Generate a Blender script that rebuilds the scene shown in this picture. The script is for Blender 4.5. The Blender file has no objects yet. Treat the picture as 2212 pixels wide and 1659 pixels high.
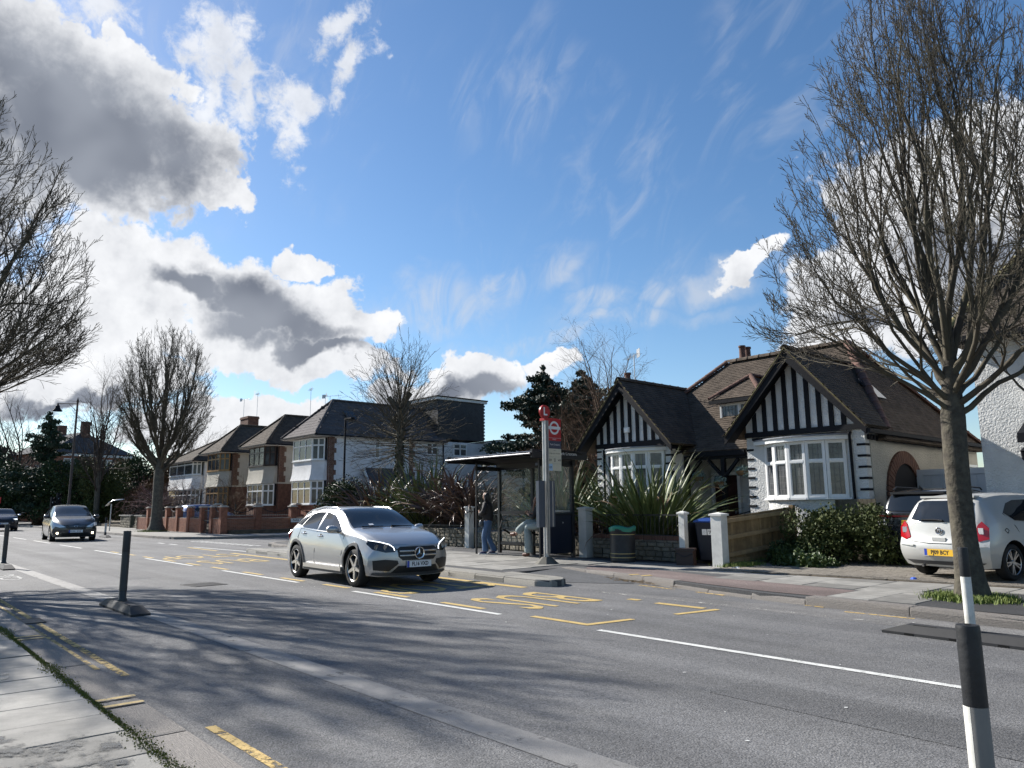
import bpy, bmesh, math, random
import numpy as np
from mathutils import Vector, Matrix
R = math.radians
PI = math.pi
scene = bpy.context.scene
COL = scene.collection

# ------------------------------------------------------------------ camera
YAW, PITCH, ROLL = R(41.3), math.atan(265.5/1600.0), 0.008
vdir = Vector((-math.cos(YAW), math.sin(YAW), 0)); rdir = Vector((math.sin(YAW), math.cos(YAW), 0)); udir = Vector((0, 0, 1))
fw = vdir*math.cos(PITCH) + udir*math.sin(PITCH); up0 = -vdir*math.sin(PITCH) + udir*math.cos(PITCH)
rr = rdir*math.cos(ROLL) - up0*math.sin(ROLL); uu = up0*math.cos(ROLL) + rdir*math.sin(ROLL)
cam_d = bpy.data.cameras.new('camera'); cam_d.lens = 1600.0/2212*36; cam_d.sensor_width = 36
cam_d.clip_start = 0.05; cam_d.clip_end = 2000
cam = bpy.data.objects.new('camera', cam_d); COL.objects.link(cam)
m3 = Matrix((rr, uu, -fw)).transposed()
cam.matrix_world = Matrix.Translation((0, 0, 1.45)) @ m3.to_4x4()
scene.camera = cam

# ------------------------------------------------------------------ sun, sky, exposure
SUN_EL, SUN_AZ = R(34), R(12)          # the sun stands over the far end of the road; shadows run 12 deg off +X
sundir = Vector((-math.cos(SUN_AZ)*math.cos(SUN_EL), -math.sin(SUN_AZ)*math.cos(SUN_EL), math.sin(SUN_EL)))
sd = bpy.data.lights.new('sun', 'SUN'); sd.energy = 5.0; sd.angle = R(0.5); sd.color = (1.0, 0.955, 0.89)
sun = bpy.data.objects.new('sun', sd); COL.objects.link(sun)
sun.rotation_euler = sundir.to_track_quat('Z', 'Y').to_euler()
vs = scene.view_settings
vs.view_transform = 'Standard'; vs.look = 'None'; vs.gamma = 1.0; vs.exposure = 0.9
scene.render.engine = 'CYCLES'
scene.cycles.use_denoising = True
scene.cycles.max_bounces = 5; scene.cycles.transparent_max_bounces = 12
scene.cycles.sample_clamp_indirect = 6
scene.cycles.use_adaptive_sampling = True; scene.cycles.adaptive_threshold = 0.02

world = bpy.data.worlds.new('World'); scene.world = world; world.use_nodes = True
world.cycles.sampling_method = 'MANUAL'; world.cycles.sample_map_resolution = 256
nt = world.node_tree; nt.nodes.clear()
def WN(t, **k):
    n = nt.nodes.new(t)
    for a, b in k.items(): setattr(n, a, b)
    return n
def wl(a, b): nt.links.new(a, b)
def wval(s, v):
    if hasattr(v, 'is_output'): wl(v, s)
    else: s.default_value = v
def wmath(op, a, b=None, c=None, clamp=False):
    n = WN('ShaderNodeMath', operation=op, use_clamp=clamp)
    wval(n.inputs[0], a)
    if b is not None: wval(n.inputs[1], b)
    if c is not None: wval(n.inputs[2], c)
    return n.outputs[0]
def wvec(op, a, b):
    n = WN('ShaderNodeVectorMath', operation=op); wval(n.inputs[0], a); wval(n.inputs[1], b)
    return n.outputs['Value'] if op in ('DOT_PRODUCT', 'LENGTH') else n.outputs[0]
def wsmooth(x, lo, hi):
    n = WN('ShaderNodeMapRange', interpolation_type='SMOOTHSTEP'); wval(n.inputs[0], x)
    n.inputs[1].default_value = lo; n.inputs[2].default_value = hi; n.inputs[3].default_value = 0; n.inputs[4].default_value = 1
    return n.outputs[0]
def wmix(f, a, b):
    n = WN('ShaderNodeMix', data_type='RGBA'); wval(n.inputs[0], f); wval(n.inputs[6], a); wval(n.inputs[7], b)
    return n.outputs[2]
tc = WN('ShaderNodeTexCoord'); dvec = tc.outputs['Generated']
sky = WN('ShaderNodeTexSky', sky_type='NISHITA', sun_disc=False)
sky.sun_elevation = SUN_EL; sky.sun_rotation = R(270) - SUN_AZ
sky.air_density = 1.0; sky.dust_density = 0.35; sky.ozone_density = 2.6; sky.altitude = 40
def wnoise(vec, scale, detail=6, rough=0.55, dist=0.0):
    n = WN('ShaderNodeTexNoise'); wl(vec, n.inputs['Vector'])
    n.inputs['Scale'].default_value = scale; n.inputs['Detail'].default_value = detail
    n.inputs['Roughness'].default_value = rough; n.inputs['Distortion'].default_value = dist
    return n
# cloud bodies fixed in the sky: direction warped by noise, tested against soft ellipsoids
n1 = wnoise(dvec, 5.0, 3, 0.55); n2 = wnoise(dvec, 17.0, 4, 0.62)
off1 = wvec('SUBTRACT', n1.outputs['Color'], (0.5, 0.5, 0.5)); off2 = wvec('SUBTRACT', n2.outputs['Color'], (0.5, 0.5, 0.5))
def wscale(v, k):
    n = WN('ShaderNodeVectorMath', operation='SCALE'); wl(v, n.inputs[0]); n.inputs['Scale'].default_value = k; return n.outputs[0]
warped = wvec('ADD', wvec('ADD', dvec, wscale(off1, 0.16)), wscale(off2, 0.07))
fine = wnoise(dvec, 42.0, 5, 0.68, 0.3).outputs['Fac']
def bodies(lst, grow):
    """largest of the soft ellipsoids: 1 at a centre, 0 at grow x its radii.  az, el, half-widths (deg), tilt"""
    acc = None
    for az, el, ra, rb, rot in lst:
        az, el, rot = R(az), R(el), R(rot)
        c = Vector((math.cos(az)*math.cos(el), math.sin(az)*math.cos(el), math.sin(el)))
        e1 = Vector((math.sin(az), -math.cos(az), 0)); e2 = e1.cross(c)
        a = e1*math.cos(rot) + e2*math.sin(rot); b = -e1*math.sin(rot) + e2*math.cos(rot)
        mp = WN('ShaderNodeMapping', vector_type='TEXTURE'); wl(warped, mp.inputs['Vector'])
        mp.inputs['Location'].default_value = c; mp.inputs['Rotation'].default_value = Matrix((a, b, a.cross(b))).transposed().to_euler()
        mp.inputs['Scale'].default_value = (math.sin(R(ra))*grow, math.sin(R(rb))*grow, 0.8)
        g = WN('ShaderNodeTexGradient', gradient_type='SPHERICAL'); wl(mp.outputs[0], g.inputs['Vector'])
        acc = g.outputs['Fac'] if acc is None else wmath('MAXIMUM', acc, g.outputs['Fac'])
    return acc
CUMULUS = [(170.5, 24.7, 8.35, 6.06, -8), (174.7, 28.5, 6.22, 2.46, 0), (-178.9, 22.8, 9.82, 8.51, 0), (168.6, 29.7, 4.26, 1.47, 0), (162.2, 21.8, 2.95, 1.31, 0), (164.8, 24.2, 1.47, 2.95, 0), (160.7, 14.7, 8.19, 3.6, -14), (168.0, 15.7, 3.93, 3.6, 0), (170.5, 12.2, 6.55, 4.26, 0), (155.5, 18.0, 1.64, 1.31, 0), (153.6, 14.1, 2.95, 2.62, 0), (157.9, 11.1, 9.82, 1.47, 0), (151.7, 14.1, 2.62, 1.47, 0), (141.3, 10.5, 4.26, 1.96, 0), (135.5, 10.6, 1.96, 1.24, 0), (145.1, 9.0, 5.24, 1.64, 0), (172.4, 9.3, 6.55, 2.29, 0), (157.7, 7.4, 5.57, 1.31, 0), (160.5, 5.6, 6.55, 1.47, 0), (167.5, 8.5, 4.91, 1.96, 0), (106.0, 18.6, 8.51, 6.22, 0), (113.0, 14.5, 5.57, 3.6, 0), (115.0, 12.1, 4.91, 1.96, 0), (103.0, 22.0, 4.91, 3.6, 0), (108.7, 13.9, 7.2, 4.26, 0), (96.2, 15.6, 13.1, 9.82, 0), (120.8, 17.1, 2.46, 0.98, 18)]
WISPS = [(161.7, 31.9, 1.96, 3.11, -20), (162.8, 28.4, 1.31, 1.96, -20), (159.9, 29.6, 1.47, 1.96, -20), (156.9, 28.2, 1.64, 1.96, 0), (157.3, 25.8, 1.31, 1.96, 0), (152.8, 34.4, 1.24, 2.62, -15), (151.4, 31.0, 1.05, 2.95, -22), (156.0, 28.6, 1.96, 0.98, 0), (160.1, 27.5, 0.98, 1.96, -20), (169.4, 32.4, 1.96, 1.31, 0)]
SHADED = [(170.3, 24.6, 7.69, 5.24, -8), (-179.7, 22.3, 8.51, 6.55, 0), (158.6, 14.9, 4.91, 1.9, -16), (157.5, 13.3, 5.4, 1.38, 0), (154.9, 12.0, 4.26, 0.85, 0), (163.2, 15.0, 3.11, 1.24, 0), (140.4, 9.2, 3.6, 1.15, 0), (145.1, 8.7, 4.26, 1.15, 0), (169.8, 7.3, 4.26, 0.59, 0), (105.2, 15.8, 5.24, 1.96, 0), (103.4, 13.1, 4.91, 2.62, 0), (113.2, 12.4, 2.95, 0.82, 0)]
VEIL = [(144.8, 15.6, 8.84, 2.78, 8), (133.4, 13.2, 13.1, 1.15, 4), (127.2, 15.8, 10.48, 1.96, 8), (137.0, 17.6, 6.55, 1.96, 30)]
nz = wmath('SUBTRACT', fine, 0.5)
cum = bodies(CUMULUS, 1.5); wis = bodies(WISPS, 1.8); shd = bodies(SHADED, 1.25); vei = bodies(VEIL, 1.1)
dens = wsmooth(wmath('MULTIPLY_ADD', nz, 0.55, cum), 0.27, 0.42)
wd = wmath('MULTIPLY', wsmooth(wmath('MULTIPLY_ADD', nz, 1.35, wis), 0.30, 0.85), 0.85)
dens = wmath('MAXIMUM', dens, wd)
thick = wsmooth(wmath('MULTIPLY_ADD', nz, 0.35, wmath('MULTIPLY_ADD', wmath('SUBTRACT', n2.outputs['Fac'], 0.5), 0.6, shd)), 0.0, 0.62)
# streaky high cloud
mp = WN('ShaderNodeMapping'); wl(dvec, mp.inputs['Vector']); mp.inputs['Rotation'].default_value = (R(20), R(14), R(33)); mp.inputs['Scale'].default_value = (2.2, 13.0, 5.0)
cir = wnoise(mp.outputs[0], 2.3, 4, 0.62, 0.8).outputs['Fac']
cirrus = wmath('MULTIPLY', wmath('MULTIPLY', wsmooth(cir, 0.43, 0.8), wsmooth(n1.outputs['Fac'], 0.40, 0.66)), 0.30)
cirrus = wmath('MAXIMUM', cirrus, wmath('MULTIPLY', wsmooth(vei, 0.0, 0.75), wmath('MULTIPLY', wsmooth(cir, 0.3, 0.68), 0.62)))
hs = WN('ShaderNodeHueSaturation'); wl(sky.outputs[0], hs.inputs['Color']); hs.inputs['Saturation'].default_value = 1.16; hs.inputs['Value'].default_value = 1.18
lit = wmix(wmath('MULTIPLY', wmath('SUBTRACT', n2.outputs['Fac'], 0.3), 1.6, clamp=True), (8.2, 8.3, 8.5, 1), (5.0, 5.2, 5.6, 1))
gcol = wmix(wsmooth(n1.outputs['Fac'], 0.36, 0.62), (1.5, 1.7, 2.15, 1), (2.7, 2.95, 3.45, 1))
cloud_col = wmix(thick, lit, gcol)
base = wmix(cirrus, hs.outputs[0], (5.6, 5.9, 6.4, 1))
final = wmix(dens, base, cloud_col)
bg = WN('ShaderNodeBackground'); wl(final, bg.inputs['Color']); bg.inputs['Strength'].default_value = 0.066
wo = WN('ShaderNodeOutputWorld'); wl(bg.outputs[0], wo.inputs['Surface'])

# ------------------------------------------------------------------ materials
MATS = {}
def mat(name, col, rough=0.8, metal=0.0, var=0.0, vscale=3.0, col2=None, bump=0.0, bscale=40.0, spec=0.5, coat=0.0, trans=0.0, alpha=1.0, emit=None, objvar=0.0, ior=1.45, bdetail=4, vcontrast=(0.35, 0.65)):
    if name in MATS: return MATS[name]
    m = bpy.data.materials.new(name); m.use_nodes = True; t = m.node_tree; b = t.nodes['Principled BSDF']
    c = (*col, 1); b.inputs['Base Color'].default_value = c; b.inputs['Roughness'].default_value = rough; b.inputs['Metallic'].default_value = metal
    b.inputs['Specular IOR Level'].default_value = spec; b.inputs['Coat Weight'].default_value = coat; b.inputs['Coat Roughness'].default_value = 0.07
    b.inputs['Transmission Weight'].default_value = trans; b.inputs['Alpha'].default_value = alpha; b.inputs['IOR'].default_value = ior
    if emit: b.inputs['Emission Color'].default_value = (*emit[0], 1); b.inputs['Emission Strength'].default_value = emit[1]
    out = None
    tcn = t.nodes.new('ShaderNodeTexCoord')
    if var > 0 or col2:
        n = t.nodes.new('ShaderNodeTexNoise'); n.inputs['Scale'].default_value = vscale; n.inputs['Detail'].default_value = 6; n.inputs['Roughness'].default_value = 0.65
        t.links.new(tcn.outputs['Object'], n.inputs['Vector'])
        r = t.nodes.new('ShaderNodeMapRange'); r.inputs[1].default_value = vcontrast[0]; r.inputs[2].default_value = vcontrast[1]; t.links.new(n.outputs['Fac'], r.inputs[0])
        mx = t.nodes.new('ShaderNodeMix'); mx.data_type = 'RGBA'; t.links.new(r.outputs[0], mx.inputs[0])
        c2 = col2 if col2 else tuple(min(1, x*(1+var)) for x in col); c1 = col if col2 else tuple(x*(1-var) for x in col)
        mx.inputs[6].default_value = (*c1, 1); mx.inputs[7].default_value = (*c2, 1); out = mx.outputs[2]
    if objvar > 0:
        oi = t.nodes.new('ShaderNodeObjectInfo'); r2 = t.nodes.new('ShaderNodeMapRange'); t.links.new(oi.outputs['Random'], r2.inputs[0])
        r2.inputs[3].default_value = 1-objvar; r2.inputs[4].default_value = 1+objvar
        hsn = t.nodes.new('ShaderNodeHueSaturation'); t.links.new(r2.outputs[0], hsn.inputs['Value'])
        if out: t.links.new(out, hsn.inputs['Color'])
        else: hsn.inputs['Color'].default_value = c
        out = hsn.outputs[0]
    if out: t.links.new(out, b.inputs['Base Color'])
    if bump > 0:
        n = t.nodes.new('ShaderNodeTexNoise'); n.inputs['Scale'].default_value = bscale; n.inputs['Detail'].default_value = bdetail
        t.links.new(tcn.outputs['Object'], n.inputs['Vector'])
        bp = t.nodes.new('ShaderNodeBump'); bp.inputs['Strength'].default_value = min(1, bump); bp.inputs['Distance'].default_value = 0.02*max(1, bump)
        t.links.new(n.outputs['Fac'], bp.inputs['Height']); t.links.new(bp.outputs[0], b.inputs['Normal'])
    MATS[name] = m; return m
def tree_of(m): return m.node_tree, m.node_tree.nodes['Principled BSDF']

# ------------------------------------------------------------------ mesh builder
class MB:
    def __init__(s): s.v = []; s.f = []; s.m = []
    def add(s, vs, fs, mi=0):
        o = len(s.v); s.v.extend([tuple(x) for x in vs]); s.f.extend([tuple(i+o for i in f) for f in fs]); s.m.extend([mi]*len(fs)); return s
    def box(s, c, d, rz=0, mi=0, M=None):
        x, y, z = d[0]/2, d[1]/2, d[2]/2
        P = [Vector(p) for p in ((-x,-y,-z),(x,-y,-z),(x,y,-z),(-x,y,-z),(-x,-y,z),(x,-y,z),(x,y,z),(-x,y,z))]
        if rz: q = Matrix.Rotation(rz, 3, 'Z'); P = [q @ p for p in P]
        if M: P = [M @ p for p in P]
        P = [p + Vector(c) for p in P]
        return s.add(P, [(0,3,2,1),(4,5,6,7),(0,1,5,4),(1,2,6,5),(2,3,7,6),(3,0,4,7)], mi)
    def bx(s, x0, x1, y0, y1, z0, z1, mi=0):
        return s.box(((x0+x1)/2, (y0+y1)/2, (z0+z1)/2), (abs(x1-x0), abs(y1-y0), abs(z1-z0)), 0, mi)
    def bar(s, a, b, w, h, mi=0, up=(0,0,1)):
        a, b = Vector(a), Vector(b); d = b-a; L = d.length
        if L < 1e-6: return s
        d /= L; u = Vector(up)
        if abs(d.dot(u)) > 0.98: u = Vector((1,0,0))
        side = d.cross(u).normalized(); u = side.cross(d)
        P = []
        for p in (a, b):
            for i, j in ((-1,-1),(1,-1),(1,1),(-1,1)): P.append(p + side*(i*w/2) + u*(j*h/2))
        return s.add(P, [(3,2,1,0),(4,5,6,7),(0,1,5,4),(1,2,6,5),(2,3,7,6),(3,0,4,7)], mi)
    def tube(s, pts, rad, n=8, mi=0, cap=True):
        pts = [Vector(p) for p in pts]; rad = rad if hasattr(rad, '__len__') else [rad]*len(pts)
        V = []; prev = None
        for i, p in enumerate(pts):
            d = (pts[min(i+1, len(pts)-1)] - pts[max(i-1, 0)]).normalized()
            if prev is None:
                a = d.orthogonal().normalized()
            else:
                a = (prev - d*prev.dot(d)); a = a.normalized() if a.length > 1e-6 else d.orthogonal().normalized()
            prev = a; b = d.cross(a)
            for k in range(n):
                t = 2*PI*k/n; V.append(p + (a*math.cos(t) + b*math.sin(t))*rad[i])
        F = []
        for i in range(len(pts)-1):
            for k in range(n):
                F.append((i*n+k, i*n+(k+1)%n, (i+1)*n+(k+1)%n, (i+1)*n+k))
        if cap: F.append(tuple(range(n))[::-1]); F.append(tuple((len(pts)-1)*n+k for k in range(n)))
        return s.add(V, F, mi)
    def cyl(s, c, r, h, n=16, mi=0, r2=None):
        c = Vector(c); return s.tube([c, c+Vector((0,0,h))], [r, r if r2 is None else r2], n, mi)
    def lathe(s, c, prof, n=20, mi=0, axis='Z', a0=0, a1=2*PI):
        c = Vector(c); V = []; F = []; full = abs(a1-a0-2*PI) < 1e-6; cols = n if full else n+1
        for r, z in prof:
            for k in range(cols):
                t = a0+(a1-a0)*k/n; p = (r*math.cos(t), r*math.sin(t), z)
                if axis == 'Y': p = (p[0], p[2], p[1])
                if axis == 'X': p = (p[2], p[0], p[1])
                V.append(c+Vector(p))
        for i in range(len(prof)-1):
            for k in range(n):
                k2 = (k+1) % cols
                F.append((i*cols+k, i*cols+k2, (i+1)*cols+k2, (i+1)*cols+k))
        return s.add(V, F, mi)
    def poly(s, pts, mi=0): return s.add(pts, [tuple(range(len(pts)))], mi)
    def prism(s, pts, dvec, mi=0):
        n = len(pts); d = Vector(dvec); P = [Vector(p) for p in pts]; Q = [p+d for p in P]
        F = [tuple(range(n))[::-1], tuple(range(n, 2*n))] + [(i, (i+1) % n, n+(i+1) % n, n+i) for i in range(n)]
        return s.add(P+Q, F, mi)
    def grid(s, rows, mi=0, closed=False):
        nr, nc = len(rows), len(rows[0]); V = [p for r in rows for p in r]; F = []
        for i in range(nr-1):
            for j in range(nc if closed else nc-1):
                j2 = (j+1) % nc; F.append((i*nc+j, i*nc+j2, (i+1)*nc+j2, (i+1)*nc+j))
        return s.add(V, F, mi)
    def mesh(s, name, mats, smooth=None):
        me = bpy.data.meshes.new(name); me.from_pydata(s.v, [], s.f)
        for m in (mats if isinstance(mats, (list, tuple)) else [mats]): me.materials.append(m)
        if any(s.m): me.polygons.foreach_set('material_index', s.m)
        if smooth is not None:
            me.polygons.foreach_set('use_smooth', [True]*len(me.polygons))
            if smooth < 180: me.set_sharp_from_angle(angle=R(smooth))
        me.update(); return me
    def build(s, name, mats, parent=None, smooth=None, loc=None, recalc=False):
        me = s.mesh(name, mats, smooth)
        if recalc:
            bm = bmesh.new(); bm.from_mesh(me); bmesh.ops.recalc_face_normals(bm, faces=bm.faces); bm.to_mesh(me); bm.free()
        return link(name, me, parent, loc)
def link(name, me, parent=None, loc=None, rz=0):
    o = bpy.data.objects.new(name, me); COL.objects.link(o)
    if parent is not None: o.parent = parent
    if loc is not None: o.location = loc
    if rz: o.rotation_euler = (0, 0, rz)
    return o
def empty(name, loc=(0,0,0), rz=0, label=None, cat=None, group=None):
    o = bpy.data.objects.new(name, None); COL.objects.link(o); o.location = loc; o.rotation_euler = (0, 0, rz)
    o.empty_display_size = 0.1
    return tag(o, label, cat, group)
def tag(o, label=None, cat=None, group=None, kind=None):
    if label: o['label'] = label
    if cat: o['category'] = cat
    if group: o['group'] = group
    if kind: o['kind'] = kind
    return o
def copy_tree(o, parent=None):
    c = o.copy(); COL.objects.link(c)
    if parent is not None: c.parent = parent
    for ch in [x for x in o.children]: copy_tree(ch, c)
    return c
def text_mesh(txt, size, depth=0.0, align='CENTER', sx=1.0, bold=0.0, sp=1.0):
    cu = bpy.data.curves.new('text', 'FONT'); cu.body = txt; cu.size = size; cu.align_x = align; cu.align_y = 'CENTER'; cu.extrude = depth; cu.offset = bold; cu.space_character = sp; cu.resolution_u = 2
    o = bpy.data.objects.new('text', cu); COL.objects.link(o)
    dg = bpy.context.evaluated_depsgraph_get(); me = bpy.data.meshes.new_from_object(o.evaluated_get(dg))
    bpy.data.objects.remove(o); bpy.data.curves.remove(cu)
    if sx != 1:
        for v in me.vertices: v.co.x *= sx
    return me
def text_obj(name, txt, size, m, parent, loc, M, sx=1.0, bold=0.0, align='CENTER', sp=1.0):
    me = text_mesh(txt, size, 0, align, sx, bold, sp); me.transform(Matrix.Translation(loc) @ M.to_4x4()); me.materials.clear(); me.materials.append(m)
    return link(name, me, parent)
# text facing -Y (read by someone looking along +Y) / facing +X (read looking along -X)
FACE_NY = Matrix(((1,0,0),(0,0,-1),(0,1,0)))
FACE_PX = Matrix(((0,0,1),(1,0,0),(0,1,0)))
def pieces(parent, name, me_list, xf, near=(0,0,1.45), limit=300, stuffname=None, rng=None):
    """xf: list of 4x4 matrices in the parent's space; the nearest `limit` become objects, the rest one joined mesh"""
    rng = rng or random.Random(1); W = parent.matrix_world if parent else Matrix()
    base = Vector(parent.location) if parent else Vector((0,0,0)); rot = Matrix.Rotation(parent.rotation_euler.z, 4, 'Z') if parent else Matrix()
    full = Matrix.Translation(base) @ rot
    order = sorted(range(len(xf)), key=lambda i: ((full @ xf[i].translation) - Vector(near)).length)
    for i in order[:limit]:
        o = bpy.data.objects.new(name, me_list[i % len(me_list)]); COL.objects.link(o); o.parent = parent; o.matrix_local = xf[i]
    rest = order[limit:]
    if rest:
        vs_, fs_, ms_ = [], [], []
        cache = []
        for me in me_list:
            co = np.empty(len(me.vertices)*3, 'f'); me.vertices.foreach_get('co', co); cache.append((co.reshape(-1, 3), [tuple(p.vertices) for p in me.polygons], [p.material_index for p in me.polygons]))
        off = 0
        for i in rest:
            co, fc, mi = cache[i % len(me_list)]; A = np.array(xf[i])
            vs_.append(co @ A[:3, :3].T + A[:3, 3]); fs_.extend([tuple(k+off for k in f) for f in fc]); ms_.extend(mi); off += len(co)
        me = bpy.data.meshes.new(stuffname or name+'s'); me.from_pydata(np.concatenate(vs_).tolist(), [], fs_)
        for m in me_list[0].materials: me.materials.append(m)
        if any(ms_): me.polygons.foreach_set('material_index', ms_)
        o = link(stuffname or name+'s', me, parent); o['kind'] = 'stuff'

# ================================================================== ground
def asphalt(name, c1, c2, grain=1.0, rough=0.85):
    m = mat(name, c1, rough, col2=c2, vscale=0.55, bump=0.6*grain, bscale=70, bdetail=3)
    t, b = tree_of(m); tcn = t.nodes['Texture Coordinate'] if 'Texture Coordinate' in t.nodes else t.nodes.new('ShaderNodeTexCoord')
    v = t.nodes.new('ShaderNodeTexVoronoi'); v.inputs['Scale'].default_value = 70; t.links.new(tcn.outputs['Object'], v.inputs['Vector'])
    mr = t.nodes.new('ShaderNodeMapRange'); t.links.new(v.outputs['Color'], mr.inputs[0]); mr.inputs[3].default_value = 0.5; mr.inputs[4].default_value = 1.5
    old = b.inputs['Base Color'].links[0].from_socket
    mm = t.nodes.new('ShaderNodeMix'); mm.data_type = 'RGBA'; mm.blend_type = 'MULTIPLY'; mm.inputs[0].default_value = grain*0.9
    t.links.new(old, mm.inputs[6]); t.links.new(mr.outputs[0], mm.inputs[7])
    # long stains along the wheel tracks
    mp_ = t.nodes.new('ShaderNodeMapping'); mp_.inputs['Scale'].default_value = (0.12, 1.3, 1); t.links.new(tcn.outputs['Object'], mp_.inputs['Vector'])
    ns = t.nodes.new('ShaderNodeTexNoise'); ns.inputs['Scale'].default_value = 1.2; ns.inputs['Detail'].default_value = 5; t.links.new(mp_.outputs[0], ns.inputs['Vector'])
    m2 = t.nodes.new('ShaderNodeMapRange'); t.links.new(ns.outputs['Fac'], m2.inputs[0]); m2.inputs[1].default_value = 0.3; m2.inputs[2].default_value = 0.7; m2.inputs[3].default_value = 0.78; m2.inputs[4].default_value = 1.2
    m3_ = t.nodes.new('ShaderNodeMix'); m3_.data_type = 'RGBA'; m3_.blend_type = 'MULTIPLY'; m3_.inputs[0].default_value = 1
    t.links.new(mm.outputs[2], m3_.inputs[6]); t.links.new(m2.outputs[0], m3_.inputs[7]); t.links.new(m3_.outputs[2], b.inputs['Base Color'])
    return m
def worn(name, col, amount=0.45, scale=14, rough=0.7):
    """thermoplastic paint worn through in flecks"""
    m = mat(name, col, rough, var=0.12, vscale=6, bump=0.3, bscale=120)
    t, b = tree_of(m); tcn = t.nodes['Texture Coordinate']
    n = t.nodes.new('ShaderNodeTexNoise'); n.inputs['Scale'].default_value = scale; n.inputs['Detail'].default_value = 8; n.inputs['Roughness'].default_value = 0.75; t.links.new(tcn.outputs['Object'], n.inputs['Vector'])
    mr = t.nodes.new('ShaderNodeMapRange'); t.links.new(n.outputs['Fac'], mr.inputs[0]); mr.inputs[1].default_value = amount-0.05; mr.inputs[2].default_value = amount+0.05
    t.links.new(mr.outputs[0], b.inputs['Alpha']); return m
M_road = asphalt('road_asphalt', (0.10, 0.10, 0.102), (0.14, 0.138, 0.136))
M_path_tar = asphalt('pavement_tarmac', (0.05, 0.05, 0.052), (0.075, 0.075, 0.075), 0.7)
M_red_tar = asphalt('red_tarmac', (0.11, 0.082, 0.075), (0.155, 0.12, 0.11), 0.8)
M_slab = mat('concrete_slab', (0.175, 0.17, 0.155), 0.85, col2=(0.26, 0.25, 0.228), vscale=2.5, bump=0.25, bscale=60, objvar=0.25)
M_kerb = mat('granite_kerb', (0.14, 0.128, 0.115), 0.85, col2=(0.27, 0.245, 0.22), vscale=70, bump=0.7, bscale=45, objvar=0.15)
M_conc = mat('concrete', (0.21, 0.20, 0.18), 0.85, var=0.2, vscale=3, bump=0.3, bscale=50, objvar=0.12)
M_white = worn('white_marking', (0.56, 0.56, 0.53), 0.38)
M_yellow = worn('yellow_marking', (0.46, 0.33, 0.12), 0.37)
M_yellow_old = worn('old_yellow_marking', (0.52, 0.36, 0.12), 0.47, 9)
M_band = worn('faded_band', (0.185, 0.18, 0.172), 0.38, 4)
M_soil = mat('garden_soil', (0.06, 0.045, 0.03), 0.95, col2=(0.11, 0.085, 0.055), vscale=4, bump=0.8, bscale=12)
M_grass = mat('grass', (0.05, 0.085, 0.02), 0.9, col2=(0.10, 0.14, 0.035), vscale=5, bump=0.6, bscale=60)
M_moss = mat('moss', (0.07, 0.085, 0.015), 0.95, col2=(0.15, 0.16, 0.03), vscale=20)
rng = random.Random(7)
M_iron_r = mat('worn_iron', (0.07,0.065,0.06), 0.55, 0.5, var=0.3, vscale=20)

MB().poly([(-1200,-1200,-0.06),(1200,-1200,-0.06),(1200,1200,-0.06),(-1200,1200,-0.06)]).build('ground', M_soil)['kind'] = 'structure'
road = MB().poly([(-220,1.5,0),(40,1.5,0),(40,75,0),(-220,75,0)]).build('road', M_road); road['kind'] = 'structure'
def slab_area(name, pts, z, m, kind='structure', thick=0.2, parent=None):
    o = MB().prism([(x, y, z-thick) for x, y in pts], (0, 0, thick)).build(name, m, parent, recalc=True)
    if parent is None and kind: o['kind'] = kind
    return o
def sheet(name, pts, z, m, parent):
    zz = z if hasattr(z, '__len__') else [z]*len(pts)
    return MB().poly([(x, y, k) for (x, y), k in zip(pts, zz)]).build(name, m, parent)
# --- far pavement
edge_r = [(-12.0,11.95),(-10.9,11.75),(-9.9,11.6),(-8.9,11.35),(-7.5,10.95),(-6.4,10.7),(-5.5,10.6),(-2.8,10.32),(34,9.6)]
brd = [(-25.3,10.18),(-10.29,9.62)]
pav = slab_area('pavement', [(-25.3,10.18),(-10.35,9.62),(-10.08,9.72),(-10.0,9.95),(-10.15,10.22),(-10.5,10.32),(-11.9,10.42)] + edge_r + [(34,17.5),(-30.3,17.5),(-30.2,14.6),(-29.7,13.0),(-28.6,12.35),(-26.0,12.15),(-25.5,11.2)], 0.11, M_path_tar)
pav_l = slab_area('pavement_beyond', [(-200,12.6),(-41.5,11.75),(-39.0,12.0),(-37.6,13.2),(-37.2,15.0),(-37.2,70),(-200,70)], 0.11, M_conc)
near = slab_area('near_pavement', [(-200,-14),(30,-14),(30,1.5),(-200,1.5)], 0.085, M_conc)
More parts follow.
